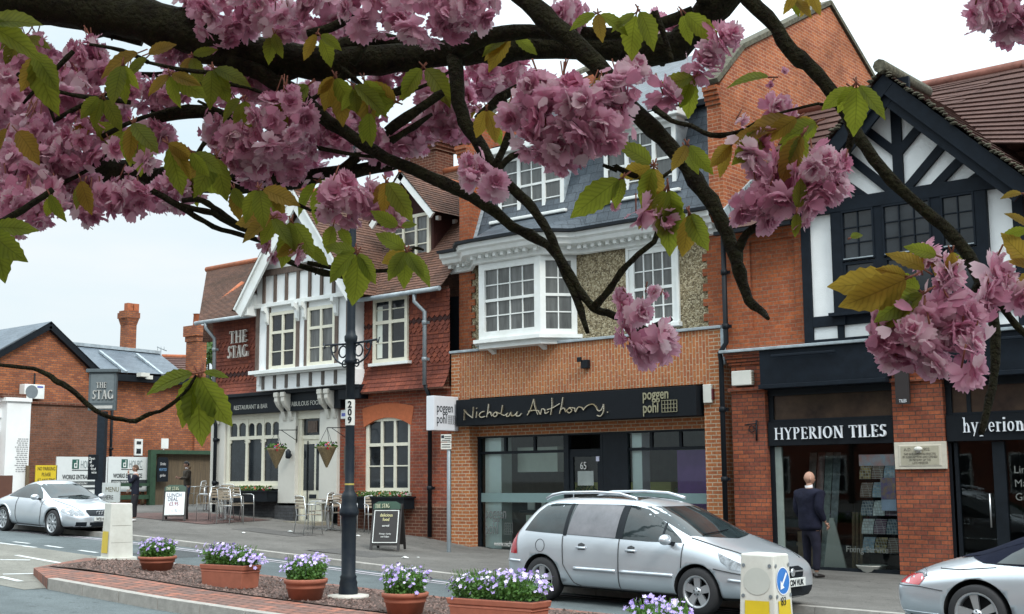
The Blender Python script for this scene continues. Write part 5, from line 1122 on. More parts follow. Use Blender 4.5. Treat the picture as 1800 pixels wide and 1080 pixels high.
# ================================================================== the yard and buildings to the left
LX = -40.0
def PX(px, py, X=LX): P = onX(px, py, X); return (P.y, P.z)
GBL = T('gabled_brick_building', 'orange brick gable wall with slate roof beyond the pub yard', 'building', (LX, 22.4, .9))
ap = PX(85, 573); el = PX(-60, 655); er = PX(166, 652)
mb = MB(); mb.prism([(el[0], .3), (er[0], .3), (er[0], er[1]), (ap[0], ap[1] - .1), (el[0], el[1])], 'x', LX - 7, LX); mb.build('wall', M['brickL'], GBL)
mb = MB(); mb.bar((LX + .08, el[0] - .1, el[1] - .05), (LX + .08, ap[0], ap[1]), .2, .22); mb.bar((LX + .08, ap[0], ap[1]), (LX + .08, er[0] + .15, er[1] - .1), .2, .22); mb.split('bargeboard', M['black'], GBL)
mb = MB(); slated(mb, (LX - 9, el[0] - .3, el[1] - .1), (LX + .2, el[0] - .3, el[1] - .1), (LX + .2, ap[0], ap[1] + .14), (LX - 9, ap[0], ap[1] + .14)); slated(mb, (LX + .2, er[0] + .2, er[1] - .05), (LX - 9, er[0] + .2, er[1] - .05), (LX - 9, ap[0], ap[1] + .14), (LX + .2, ap[0], ap[1] + .14)); mb.build('roof', M['slateL'], GBL)
downpipe(GBL, [(LX + .06, PX(60, 650)[0], 4.7), (LX + .06, PX(60, 650)[0], 5.4)], .03)
AC = T('air_conditioner', 'white air conditioning unit on the orange brick gable wall', 'air conditioner', (LX, PX(50, 690)[0], PX(50, 690)[1]))
a, b = PX(34, 676), PX(68, 703); mb = MB(); mb.box(LX + .01, LX + .36, a[0], b[0], b[1], a[1]); mb.build('case', M['white'], AC, bevel=.015)
c = PX(46, 690); mb = MB(); mb.prism([(c[0] + .22 * math.cos(k * .3142), c[1] + .22 * math.sin(k * .3142)) for k in range(20)], 'x', LX + .362, LX + .372); mb.build('fan_grille', M['greymetal'], AC); a, b = PX(56, 680), PX(66, 683); mb = MB(); mb.box(LX + .36, LX + .37, a[0], b[0], b[1], a[1]); mb.build('badge', mat('badge_blue2', (.05, .08, .4), .5), AC)
BW = T('yard_wall', 'tall brown brick wall with dark coping behind the hoarding', 'wall', (LX + .5, 22.5, .9))
a = PX(50, 710, LX + .3); b = PX(178, 716, LX + .3); mb = MB(); mb.box(LX + .01, LX + .3, a[0], b[0], .4, a[1]); mb.build('brickwork', M['brickB'], BW); mb = MB(); mb.box(LX + .01, LX + .36, a[0], b[0], a[1] + .002, a[1] + .09); mb.build('coping', M['brickD'], BW)
RB = T('long_brick_building', 'red brick range with grey slate roof and dark gutter behind pub sign', 'building', (LX, 27, .9))
e0, e1 = PX(166, 654), PX(318, 660); r0, r1 = PX(128, 607, LX - 2.6), PX(281, 623, LX - 2.6)
mb = MB(); mb.box(LX - 5.2, LX - .02, e0[0] + .02, e1[0] + 3.5, .3, e0[1] - .05); mb.build('wall', M['brickL'], RB)
mb = MB(); slated(mb, (LX + .2, e0[0] - .3, e0[1]), (LX + .2, e1[0] + .1, e1[1]), (LX - 2.6, r1[0], r1[1]), (LX - 2.6, r0[0] - 1, r0[1])); slated(mb, (LX - 5.3, e1[0], e1[1]), (LX - 5.3, e0[0], e0[1]), (LX - 2.6, r0[0], r0[1]), (LX - 2.6, r1[0], r1[1])); mb.add([(LX + .2, e1[0] + .1, e1[1]), (LX - 5.3, e1[0] + .1, e1[1]), (LX - 2.6, r1[0], r1[1])], [(0, 1, 2)]); mb.build('roof', M['slateL'], RB)
mb = MB(); mb.box(LX + .0, LX + .3, e0[0] - .1, e1[0] + .2, e0[1] - .28, e0[1] - .04); mb.build('gutter', M['black'], RB)
mb = MB(); mb.bar((LX - 2.6, r0[0] - .8, r0[1] + .06), (LX - 2.6, r1[0], r1[1] + .06), .2, .12)
for t in (.2, .62):
    p = Vector((LX + .2, e0[0] + (e1[0] - e0[0]) * (t + .12), e0[1] + .05)); q_ = Vector((LX - 2.0, r0[0] + (r1[0] - r0[0]) * t, r0[1] * .78 + e0[1] * .22 + .05)); mb.bar(p, q_, .1, .07)
mb.split('ridge', M['lead'], RB)
a, b = PX(236, 772, LX), PX(249, 801, LX); w = sub('window', RB, (LX, a[0], b[1])); mb = MB()
mb.box(LX - .03, LX + .05, a[0], b[0], b[1], a[1]); mb.build('frame', M['white'], w); mb = MB(); m_ = (a[1] + b[1]) / 2; mb.box(LX + .051, LX + .055, a[0] + .07, b[0] - .07, b[1] + .06, m_ - .05); mb.box(LX + .051, LX + .055, a[0] + .07, b[0] - .07, m_ + .1, a[1] - .08); mb.split('pane', M['wglass'], w)
downpipe(RB, [(LX + .08, PX(195, 720)[0], 1), (LX + .08, PX(195, 720)[0], 5.4)], .045)
mb = MB(); a = PX(238, 661); mb.box(LX + .3, LX + .6, a[0] - .15, a[0] + .2, a[1] - .06, a[1] + .08); mb.box(LX + .02, LX + .35, a[0] + .2, a[0] + .5, a[1] - .12, a[1] + .02); tag(mb.build('security_light', M['pale']), 'white security light and cream sensor under the dark gutter', 'light')
CHM = T('chimney', 'tall square brick chimney with flared top and clay pots', 'chimney', (LX - 2.6, 25, 5))
X3 = LX - 2.6; a, b = PX(222, 612, X3), PX(242, 556, X3); mb = MB(); y0, y1 = a[0], b[0]; zt = b[1]
mb.box(X3 - .5, X3, y0 + .03, y1 - .03, 5, zt - .4)
for k in range(6): mb.box(X3 - .5 - .012 * k, X3 + .012 * k, y0 + .03 - .012 * k, y1 - .03 + .012 * k, zt - .4 + k * .05, zt - .352 + k * .05)
mb.box(X3 - .6, X3 + .08, y0 - .06, y1 + .06, zt - .1, zt + .12); mb.box(X3 - .55, X3 + .05, y0 - .02, y1 + .02, zt + .12, zt + .2); mb.build('stack', M['brickL'], CHM)
for k in range(2): mb = MB(); mb.box(X3 - .4, X3 - .15, y0 + .10 + .27 * k, y0 + .33 + .27 * k, zt + .2, zt + .5); mb.build('chimney_pot', M['ridge'], CHM)
CH2 = T('chimney', 'brick chimney close against the left corner of the pub', 'chimney', (-36, 27, 5))
a, b = PX(344, 700, LX + .1), PX(364, 578, LX + .1); mb = MB(); xq, zq = LX + .1, b[1]; mb.box(xq - .7, xq, a[0], b[0], 1, zq - .3); mb.box(xq - .78, xq + .08, a[0] - .1, b[0] + .1, zq - .3, zq + .1); mb.box(xq - .73, xq + .03, a[0] - .04, b[0] + .04, zq - .5, zq - .3); mb.build('stack', M['brickL'], CH2)
mb = MB(); mb.lathe([(.16, 0), (.14, .45), (.17, .47)], (xq - .35, (a[0] + b[0]) / 2, zq + .1), 10); mb.build('chimney_pot', M['ridge'], CH2)
RH = T('hipped_house', 'low roofed house between the slate range and the pub chimney', 'house', (-44, 36, 1))
a, b, c, d = atd(283, 655, 58), atd(334, 655, 58), atd(330, 628, 60), atd(285, 627, 60); mb = MB(); tiled(mb, a, b, c, d, .3, .03); mb.build('roof', M['tileH'], RH); mb = MB(); mb.add([a, b, (b.x, b.y, .6), (a.x, a.y, .6)], [(0, 1, 2, 3)]); mb.build('wall', M['brickL'], RH); mb = MB(); mb.tube([d, c], .12, 6); mb.build('ridge_tiles', M['ridge'], RH)
AE = T('television_aerial', 'thin television aerial above the slate ridge', 'aerial', (-45, 34, 7)); P = atd(283, 614, 57); mb = MB(); mb.tube([P - Vector((0, 0, 1.0)), P], .02, 5); mb.tube([P + rgt * -.18 + Vector((0, 0, .1)), P + rgt * .26 - Vector((0, 0, .08))], .02, 5); [mb.tube([P + rgt * t - Vector((0, 0, .06)), P + rgt * t + Vector((0, 0, .12))], .012, 4) for t in (-.15, 0, .14)]; mb.build('mast', M['greymetal'], AE)
# white shop at the extreme left
WS = T('white_shop', 'white rendered shop with end pillar at far left', 'shop', (-42, 21.4, .8))
a, b = PX(13, 712, LX + .6), PX(55, 706, LX + .6); y0, y1, zt = a[0], b[0], b[1]
mb = MB(); mb.box(LX - .2, LX + .6, y0, y1, .4, zt); mb.box(LX - .3, LX + .66, y0 - .08, y1 + .0, zt - .02, zt + .1); mb.build('pillar', M['render'], WS)
mb = MB(); mb.box(LX - .3, LX + .5, y0 - .14, y0 + .7, zt + .1, zt + .24); mb.build('brick_cap', M['brickD'], WS)
mb = MB(); mb.box(LX - .25, LX + .25, y0 - .3, y0, zt - .55, zt - .25); mb.box(LX - .2, LX + .2, y0 - .22, y0, zt - 1.0, zt - .6); mb.split('console_bracket', M['render'], WS)
mb = MB(); mb.box(LX - 12, LX - .2, y0 + .1, y0 + .5, zt - 1.3, zt - .1); mb.box(LX - 12, LX - .2, y0 + .1, y0 + .5, .4, 1.2); mb.box(LX - 12, LX - .2, y0 + .5, y0 + 4, .4, 5.2); mb.split('front_wall', M['render'], WS)
mb = MB()
for k in range(6): mb.box(LX - .5 - k * 1.6, LX - .4 - k * 1.6, y0 + .12, y0 + .25, 1.2, zt - 1.3)
mb.box(LX - 12, LX - .2, y0 + .13, y0 + .24, 2.9, 3.0); mb.build('window_frame', M['white'], WS); mb = MB(); mb.quad((LX - 12, y0 + .2, 1.2), (LX - .2, y0 + .2, 1.2), (LX - .2, y0 + .2, zt - 1.3), (LX - 12, y0 + .2, zt - 1.3)); mb.build('pane', M['wglass'], WS)
a, b = PX(27, 770, LX + .6), PX(47, 831, LX + .6); mb = MB(); rr = random.Random(2)
for k in range(17):
    z = a[1] - (a[1] - b[1]) * (k + .5) / 17; y = a[0] + rr.uniform(0, .1); 
    while y < b[0]:
        w_ = rr.uniform(.04, .12); mb.box(LX + .6, LX + .606, y, min(b[0], y + w_), z - .018, z + .018); y += w_ + .025
mb.build('price_list', mat('list_grey', (.30, .31, .32), .6, var=0), WS)
mb = MB(); P = atd(8, 858, 37); mb.xadd(Matrix.Translation(P) @ Matrix.Rotation(R(40), 4, 'Z'), lambda q: (q.box(-.3, .22, -.02, .02, -.38, .36), q.box(-.28, -.24, -.015, .015, -.9, -.38), q.box(.14, .18, -.015, .015, -.9, -.38))); tag(mb.build('brown_board', mat('brown_board', (.10, .04, .025), .7)), 'plain dark brown board at the left edge behind the coupe', 'board')
# hoardings, signs and shelter in the yard
HX = LX + .75
def hoard(pa, pb, lab):
    H = T('hoarding', lab, 'hoarding', (HX, pa[0], pb[1])); mb = MB(); mb.box(HX - .05, HX, pa[0], pb[0], pb[1], pa[1]); mb.build('board', mat('hoarding_white', (.62, .66, .66), .6, var=.04), H)
    mb = MB(); mb.box(HX - .12, HX - .05, pa[0] + .2, pa[0] + .3, .7, pb[1] + .2); mb.box(HX - .12, HX - .05, pb[0] - .3, pb[0] - .2, .7, pb[1] + .2); mb.split('post', M['woodbrown'], H)
    dk = mat('hoarding_ink', (.03, .04, .045), .6, var=0); gr = mat('hoarding_green', (.02, .09, .07), .6, var=0); w = pb[0] - pa[0]; h = pa[1] - pb[1]; y0 = pa[0]
    mb = MB(); zt = pa[1] - h * .07; s = h * .25; ya = y0 + w * .30
    mb.box(HX, HX + .012, ya, ya + s * .8, zt - s, zt); mb.build('emblem', gr, H)
    mb = MB(); mb.box(HX + .012, HX + .02, ya + s * .22, ya + s * .58, zt - s * .9, zt - s * .78); mb.box(HX + .012, HX + .02, ya + s * .22, ya + s * .3, zt - s * .78, zt - s * .4); mb.box(HX + .012, HX + .02, ya + s * .5, ya + s * .58, zt - s * .78, zt - s * .1); mb.box(HX + .012, HX + .02, ya + s * .3, ya + s * .5, zt - s * .5, zt - s * .4); mb.build('emblem_mark', M['white'], H)
    text('HOUPC', s * 1.2, 'lettering', mat('hoarding_grey', (.22, .26, .27), .6, var=0), H, (HX + .006, ya + s, zt - s * .95), sx=.42, rz=R(90), depth=.004)
    mb = MB(); mb.box(HX, HX + .01, ya, ya + w * .5, zt - s * 1.2, zt - s * 1.12); mb.build('rule', dk, H)
    text('WORKS ENTRANCE', h * .17, 'lettering', dk, H, (HX + .006, y0 + w * .12, pa[1] - h * .60), sx=.62, rz=R(90), depth=.004, font_bold=.004)
    mb = MB(); mb.box(HX, HX + .01, y0 + w * .08, y0 + w * .95, pa[1] - h * .76, pa[1] - h * .66); mb.build('ink_band', dk, H)
    text('AUTHORISED VISITORS VEHICLES ONLY', h * .07, 'lettering', M['white'], H, (HX + .012, y0 + w * .1, pa[1] - h * .74), sx=.62, rz=R(90), depth=.003)
    mb = MB(); mb.box(HX, HX + .01, y0 + w * .5, y0 + w * .8, pa[1] - h * .88, pa[1] - h * .82); mb.build('small_print', dk, H)
hoard(PX(100, 803, HX), PX(187, 868, HX), 'white works entrance hoarding behind the pub sign post, next to the yellow notice')
hoard(PX(191, 803, HX), PX(264, 864, HX), 'white works entrance hoarding behind the standing man, beside the green shelter')
a, b = PX(63, 818, HX), PX(99.5, 849, HX); YS = T('yellow_notice', 'yellow no parking notice behind the silver coupe', 'sign', (HX, a[0], b[1])); mb = MB(); mb.box(HX - .03, HX, a[0], b[0], b[1], a[1]); mb.build('board', mat('sign_yellow', (.62, .46, .02), .6, var=.05), YS)
mb = MB(); mb.box(HX - .1, HX - .03, a[0] - .3, a[0] - .2, .8, 2.3); mb.box(HX - .1, HX - .03, a[0] + .1, a[0] + .2, .8, b[1] + .1); mb.split('post', M['woodbrown'], YS)
for k, s_ in enumerate(('NO PARKING', 'PLEASE', 'AT ANY TIME')): text(s_, .17, 'lettering', mat('ink_on_yellow', (.06, .05, .02), .6, var=0), YS, (HX + .005, (a[0] + b[0]) / 2, a[1] - .17 - k * .19), sx=.62, rz=R(90), depth=.003, align='CENTER')
M['greenwood'] = mat('green_painted_wood', (.02, .055, .028), .7, var=.3); M['reed'] = mat('reed_screen', (.15, .11, .065), .9, col2=(.06, .045, .03), scale=6, stretch=(8, 8, .3), bump=.5)
SHX = LX + 1.0; a, b = PX(263, 792, SHX), PX(377, 790, SHX)
SH = T('shelter', 'green framed timber shelter with brown reed back between hoarding and pub', 'shelter', (SHX, a[0], .9)); mb = MB()
mb.box(SHX - .1, SHX + .1, a[0], b[0] + .2, a[1] - .12, a[1] + .02); mb.box(SHX - .1, SHX + .1, a[0], a[0] + .22, .7, a[1] - .12); mb.box(SHX - 1.4, SHX - 1.2, a[0], b[0], a[1] - .12, a[1] + .0); mb.box(SHX - .06, SHX + .06, a[0] - 1.4, a[0], 1.15, 1.3); mb.box(SHX - .06, SHX + .06, a[0] - 1.4, a[0], 1.6, 1.7); mb.split('frame', M['greenwood'], SH)
mb = MB(); mb.box(SHX - .2, SHX - .12, a[0] + .22, b[0] + .4, .7, a[1] - .12); mb.build('reed_screen', M['reed'], SH)
a, b = PX(277, 803, SHX + .12), PX(295, 847, SHX + .12); CB = T('chalk_board', 'dark round-topped chalk board on the green shelter post', 'board', (SHX, a[0], b[1])); mb = MB(); mb.box(SHX + .1, SHX + .13, a[0], b[0], b[1], a[1] - .12); mb.prism([(a[0] + .0, a[1] - .12), (b[0], a[1] - .12), (b[0] - .06, a[1] - .02), (a[0] + .06, a[1] - .02)], 'x', SHX + .1, SHX + .13); mb.build('board', M['black'], CB)
for k, (s_, c_) in enumerate((('Drinks', (.6, .6, .6)), ('HEATED', (.15, .3, .5)), ('garden', (.6, .6, .6)))): text(s_, .14, 'lettering', mat('chalk', c_, .8, var=0), CB, (SHX + .135, (a[0] + b[0]) / 2, a[1] - .3 - k * .2), sx=.6, rz=R(90), depth=.002, align='CENTER')
mb = MB(); P0, P1 = onX(285, 774, LX - .0), onX(296, 788, LX - .0)
a, b = PX(284, 771, SHX - .6), PX(296, 789, SHX - .6); SN = T('paper_notice', 'small white notice standing above the green shelter', 'sign', (SHX - .6, a[0], b[1])); mb = MB(); mb.box(SHX - .62, SHX - .6, a[0], b[0], b[1], a[1]); mb.box(SHX - .64, SHX - .62, a[0] + .1, a[0] + .14, 2.5, b[1] + .1); mb.build('board', M['white'], SN)
CW = T('cream_outbuilding', 'cream walled outbuilding with dark flat roof behind the shelter', 'building', (-41, 33, 1)); P0, P1 = atd(298, 776, 50), atd(384, 768, 50); mb = MB(); mb.add([(P0.x, P0.y, .6), (P1.x, P1.y, .6), (P1.x, P1.y, P1.z), (P0.x, P0.y, P0.z), (P0.x - 2, P0.y + 2, .6), (P0.x - 2, P0.y + 2, P0.z)], [(0, 1, 2, 3), (4, 0, 3, 5)]); mb.build('wall', M['cream'], CW); mb = MB(); mb.bar(P0 + Vector((0, 0, .08)), P1 + Vector((0, 0, .08)), .3, .14); mb.build('roof_edge', M['black'], CW)
P = atd(322, 786, 49.8); mb = MB(); mb.xadd(Matrix.Translation(P) @ Matrix.Rotation(R(40), 4, 'Z'), lambda q: (q.box(-.28, .28, -.04, .04, -.5, .3))); w = mb.build('window', M['white'], CW); mb = MB(); mb.xadd(Matrix.Translation(P) @ Matrix.Rotation(R(40), 4, 'Z'), lambda q: (q.box(-.22, -.02, -.05, -.041, -.45, .25), q.box(.02, .22, -.05, -.041, -.45, .25))); mb.split('pane', M['wglass'], w)
# pub sign on its post
PP = atd(174, 906, 33.5); PP.z = gz(PP.x, PP.y)
s_ = 33.5 / FPX
PS = T('pub_sign', 'tall dark post carrying the grey pub name board', 'pub sign', PP, R(38)); mb = MB()
zb = lambda py: hpx(PP, py)
def hpx(P, py):
    lo, hi = -3, 30
    for _ in range(50):
        m = (lo + hi) / 2; v = Vector((P[0], P[1], m)) - EYE; y = 540 - FPX * v.dot(up) / v.dot(fwd)
        if y > py: lo = m
        else: hi = m
    return lo - P[2]
h0, h1 = hpx(PP, 722), hpx(PP, 655)
mb.box(-.105, .105, -.105, .105, 0, h0 - .02); mb.build('post', M['iron'], PS, local=True)
mb = MB(); mb.box(-.39, .36, -.06, .06, h0, h1); mb.box(-.46, .42, -.12, .12, h1, h1 + .09); mb.build('sign_frame', mat('sign_grey_blue', (.075, .095, .105), .6), PS, local=True, bevel=.01)
mb = MB(); mb.box(-.33, .30, -.068, -.06, h0 + .2, h1 - .05); mb.build('sign_panel', mat('sign_grey_panel', (.12, .145, .155), .6), PS, local=True)
lm = mat('pewter_letters', (.42, .42, .40), .5, var=.1)
serif('THE', .15, 'lettering', lm, PS, (-.17, -.07, h1 - .42), depth=.03, sx=.8, world=False, gap=.14, bold=1.2); serif('STAG', .24, 'lettering', lm, PS, (-.27, -.07, h1 - .72), depth=.03, sx=.85, world=False, gap=.03, bold=1.2)
mb = MB(); mb.box(-.29, .28, -.075, -.068, h0 + .05, h0 + .13); mb.build('lower_strip', lm, PS, local=True)
q_ = atd(166, 822, 33.2); CBD = T('chalk_board', 'narrow black chalk board fixed to the pub sign post', 'board', q_, R(38)); mb = MB(); mb.box(-.12, .15, -.14, -.12, -.32, .33); mb.build('board', M['black'], CBD, local=True)
for k in range(5): o_ = text(('Open', 'all', 'day', 'food', 'wine')[k], .1, 'lettering', M['white'], CBD, (-.1 + .02 * k, -.143, .2 - k * .09), sx=.7, depth=.002, world=False)
q_ = atd(198, 866, 30.0); MS = T('menu_board', 'grey white menu board behind the left bollard', 'board', (q_.x, q_.y, gz(q_.x, q_.y)), R(38)); zz = q_.z - gz(q_.x, q_.y); mb = MB(); mb.box(-.25, .18, -.02, .02, zz - .23, zz + .23); mb.box(-.2, -.16, -.015, .015, 0, zz - .23); mb.box(.1, .14, -.015, .015, 0, zz - .23); mb.build('board', mat('board_grey_white', (.42, .45, .44), .6), MS, local=True)
text('MENU', .16, 'lettering', mat('ink_brown', (.12, .11, .06), .6, var=0), MS, (-.17, -.024, zz + .02), sx=.75, depth=.002, world=False); text('HERE', .14, 'lettering', M['black'], MS, (-.2, -.024, zz - .16), sx=.7, depth=.002, world=False)
# distant trees behind the yard
def leafball(mb, c, r, n, s, rr, m=0, sq=(1, 1, .8)):
    for i in range(n):
        d = Vector((rr.gauss(0, 1), rr.gauss(0, 1), rr.gauss(0, 1))).normalized() * (r * rr.random() ** .33)
        p = Vector(c) + Vector((d.x * sq[0], d.y * sq[1], d.z * sq[2])); u = Vector((rr.gauss(0, 1), rr.gauss(0, 1), rr.gauss(0, 1))).normalized(); v = u.orthogonal().normalized(); k = s * rr.uniform(.6, 1.3)
        mb.add([p - u * k, p + v * k * .55, p + u * k, p - v * k * .55], [(0, 1, 2, 3)], m)
M['treeleaf'] = leafy('tree_leaf', (.05, .10, .025), (.09, .17, .03), .35, var=.5, scale=.6)
M['treebark'] = mat('tree_bark', (.06, .05, .04), .9, var=.3, bump=.5)
def tree(x, y, zb_, h, r, lab, seed, s=.16, n=2200, group=None):
    rr = random.Random(seed); t = T('tree', lab, 'tree', (x, y, zb_), 0, group); mb = MB()
    mb.tube([(x, y, zb_), (x + .1, y, zb_ + h * .35), (x, y + .1, zb_ + h * .8)], [.18, .13, .04], 8)
    for k in range(7):
        a = k * .9; z0 = zb_ + h * (.35 + .05 * k); mb.tube([(x, y, z0), (x + math.cos(a) * r * .6, y + math.sin(a) * r * .6, z0 + h * .2)], [.07, .02], 6)
    mb.build('trunk', M['treebark'], t); mb = MB()
    for k in range(12):
        a, e = rr.uniform(0, 6.28), rr.uniform(-.6, 1.2); rad = r * .65; c = (x + math.cos(a) * math.cos(e) * rad, y + math.sin(a) * math.cos(e) * rad, zb_ + h * .68 + math.sin(e) * h * .22); leafball(mb, c, r * rr.uniform(.3, .5), n // 12, s, rr)
    mb.build('crown', M['treeleaf'], t); return t
P = atd(362, 700, 62); tree(P.x, P.y, .9, 8.4, 1.5, 'green tree showing behind the pub chimney and corner', 1)
P = atd(327, 660, 70); tree(P.x, P.y, .9, 7.4, 1.6, 'small tree tip showing over the hipped house roof', 2, n=900)
# the other side of the street, behind the photographer (seen only as reflections in glass and paint)
for k in range(4):
    x0 = -34 + k * 17.5; h = (8.2, 9.4, 7.6, 9)[k]
    O = T('opposite_building', ('red brick terrace across the street, opposite the pub', 'tall brick terrace across the street, opposite the kitchen shop', 'low brick terrace across the street, opposite the tile shop', 'brick terrace across the street, farthest to the right')[k], 'building', (x0 + 8, -16, 0)); mb = MB(); mb.box(x0, x0 + 16.5, -26, -16, -1, h); mb.build('wall', M['brickD'] if k % 2 else M['brickSt'], O)
    mb = MB(); mb.prism([(-26.3, h), (-15.6, h), (-21, h + 3.4)], 'x', x0 - .2, x0 + 16.7); mb.build('roof', M['slateL'], O)
    for j in range(5):
        for z in (1.0, 4.2):
            mb = MB(); xa = x0 + 1.2 + j * 3.1; mb.box(xa, xa + 1.4, -16, -15.93, z, z + 1.8); w = mb.build('window', M['white'], O); mb = MB(); mb.box(xa + .1, xa + 1.3, -15.929, -15.92, z + .1, z + .86); mb.box(xa + .1, xa + 1.3, -15.929, -15.92, z + .94, z + 1.7); mb.split('pane', M['wglass'], w)
for x, y, k in ((-14, -8, 0), (-4, -9, 1), (9, -8.5, 2), (-25, -9.5, 3)): tree(x, y, -.1, 8.5, 3.0, ('street tree across from the pub doorway', 'street tree directly behind the photographer', 'street tree behind the photographer to the right', 'street tree farthest left on the near pavement')[k], 10 + k, .35, 1100)
# ================================================================== street furniture
def gpi(px, py):
    d = ray(px, py); a = 2.0
    while a < 80:
        P = EYE + d * a
        if P.z < isz(P.x): return P
        a += .01
    return P
def dep(P): return (Vector(P) - EYE).dot(fwd)
# lamp post
Q = gpi(612, 1051); s = dep(Q) / FPX; hp = lambda py: hpx(Q, py)
LP = T('lamp_post', 'dark blue cast iron lamp post with scrolled ladder arms on the island', 'lamp post', Q)
mb = MB(); mb.lathe([(0, 0), (38 * s, 0), (36 * s, .035), (16 * s, .05)], (0, 0, 0), 28); mb.build('base_ring', mat('pale_concrete', (.42, .40, .36), .9, var=.2), LP, local=True)
z1, z2, z3, z4 = hp(1018), hp(905), hp(868), hp(640)
mb = MB(); mb.lathe([(17 * s, .04), (17 * s, .12), (15.5 * s, .16), (16 * s, z1 - .05), (14 * s, z1), (15 * s, z1 + .03), (12.5 * s, z1 + .06), (13 * s, z2 - .12), (14 * s, z2 - .1), (13.5 * s, z2 - .02), (17 * s, z2), (17.5 * s, z2 + .04), (15 * s, z2 + .1), (13 * s, z3 - .1), (14 * s, z3 - .04), (12 * s, z3), (8.3 * s, z3 + .05), (8 * s, z4), (11.5 * s, z4 + .01), (11.5 * s, z4 + .05), (9.5 * s, z4 + .08), (9.5 * s, hp(600) - .02), (11.5 * s, hp(600)), (12 * s, hp(592)), (9 * s, hp(588)), (7.8 * s, hp(580)), (7.4 * s, hp(300)), (5 * s, hp(60)), (4.5 * s, hp(-60))], (0, 0, 0), 20)
mb.build('column', mat('lamp_post_paint', (.006, .011, .020), .5, col2=(.02, .026, .03), scale=5, spec=.2), LP, local=True)
mb = MB()
for sg in (-1, 1):
    zt = hp(602 - 0) ; Lm = .52
    mb.tube([(sg * .07, 0, zt - .02), (sg * Lm, 0, zt)], .016, 6); mb.tube([(sg * Lm, 0, zt), (sg * (Lm + .02), 0, zt - .05), (sg * (Lm + .05), 0, zt + .03)], .009, 6)
    mb.tube([(sg * (.16 + .08 * math.cos(a * .5)), 0, zt - .12 + .08 * math.sin(a * .5)) for a in range(14)], .012, 5, cap=False)
    mb.tube([(sg * (.07 + .34 * math.sin(a * .2)), 0, zt - .30 + .29 * (1 - math.cos(a * .2))) for a in range(9)], .013, 6); mb.tube([(sg * (.12 + .05 * math.cos(a * .5)), 0, zt - .29 + .05 * math.sin(a * .5)) for a in range(14)], .010, 5, cap=False)
    mb.tube([(sg * (.35 + .05 * math.cos(a * .5)), 0, zt - .07 + .05 * math.sin(a * .5)) for a in range(14)], .010, 5, cap=False)
mb.split('ladder_arm', M['iron'], LP, local=True)
mb = MB(); mb.lathe([(.1, hp(-60)), (.12, hp(-60) + .06), (.24, hp(-60) + .5), (.26, hp(-60) + .52), (.05, hp(-60) + .75), (0, hp(-60) + .8)], (0, 0, 0), 8); mb.build('lantern', mat('lantern_glass', (.4, .42, .4), .2), LP, local=True)
NP = mat('number_plate_white', (.6, .6, .56), .6, var=.08); mb = MB(); zt, zb_ = hp(703), hp(748)
mb.lathe([(8.6 * s, zb_), (8.6 * s, zt)], (0, 0, 0), 20); mb.build('number_plate', NP, LP, local=True)
for k, ch in enumerate('209'): text(ch, .125, 'number', M['black'], LP, (-.035 * 1 + .02, -8.9 * s, zt - .11 - k * .105), depth=.004, sx=.9, font_bold=.004, world=False, rz=0).rotation_euler = (0, 0, 0)
for c in kids(LP):
    if c.name.startswith('number.') or c.name == 'number': c.location = Vector((0, 0, c.location.z)); c.rotation_euler = (0, 0, R(33)); c.location += Vector((.054, -.046, 0)) * (8.9 * s / .07) + Vector((-.03, -.02, 0)) * 1.0
mb = MB(); mb.lathe([(8.5 * s, hp(853)), (8.5 * s, hp(850))], (0, 0, 0), 20); mb.build('yellow_band', mat('band_yellow', (.4, .33, .08), .6, var=0), LP, local=True)
# keep-left bollards
M['bol'] = mat('bollard_plastic', (.62, .63, .58), .45, col2=(.48, .48, .43), scale=4); M['bolY'] = mat('bollard_yellow', (.60, .45, .02), .4, var=.06); M['bolB'] = mat('sign_blue', (.02, .16, .50), .4, var=.04); M['dirt'] = mat('bollard_dirt', (.2, .19, .16), .8)
def bollard(P, rz, lab, H, wa, wb, sign, group=None):
    t = T('traffic_bollard', lab, 'bollard', P, rz, 'traffic bollards on the island'); tp = .86
    A_, B_ = wa / 2, wb / 2
    mb = MB(); mb.add([(-A_, -B_, .04), (A_, -B_, .04), (A_, B_, .04), (-A_, B_, .04), (-A_ * tp, -B_ * tp, H), (A_ * tp, -B_ * tp, H - .01), (A_ * tp, B_ * tp, H - .01), (-A_ * tp, B_ * tp, H)], [(0, 3, 2, 1), (4, 5, 6, 7), (0, 1, 5, 4), (1, 2, 6, 5), (2, 3, 7, 6), (3, 0, 4, 7)]); mb.build('body', M['bol'], t, local=True, bevel=.018)
    mb = MB(); mb.box(-A_ - .05, A_ + .05, -B_ - .05, B_ + .05, -.02, .05); mb.build('base', M['bol'], t, local=True, bevel=.01)
    def onface(f, u, v, d):   # f: 0 front(-y) 1 side(-x) 2 side(+x)
        k = 1 - (1 - tp) * (v - .04) / (H - .04)
        if f == 0: return (u * A_ * k, -B_ * k - d, v)
        if f == 1: return (-A_ * k - d, -u * B_ * k, v)
        return (A_ * k + d, u * B_ * k, v)
    def patch(mb, f, u0, u1, v0, v1, d=.006): mb.add([onface(f, u0, v0, d), onface(f, u1, v0, d), onface(f, u1, v1, d), onface(f, u0, v1, d)], [(0, 1, 2, 3)])
    def disc(mb, f, u, v, ru, rv, d, n=24): mb.add([onface(f, u + ru * math.cos(2 * math.pi * k / n), v + rv * math.sin(2 * math.pi * k / n), d) for k in range(n)], [tuple(range(n))])
    return t, patch, disc, onface
Q = gpi(205, 984); sb = dep(Q) / FPX; Hl = hpx(Q, 884)
t, patch, disc, of = bollard(Q, R(78), 'white keep-left bollard at the far left tip of the island, yellow strip on one side', Hl, .44, .40, 0)
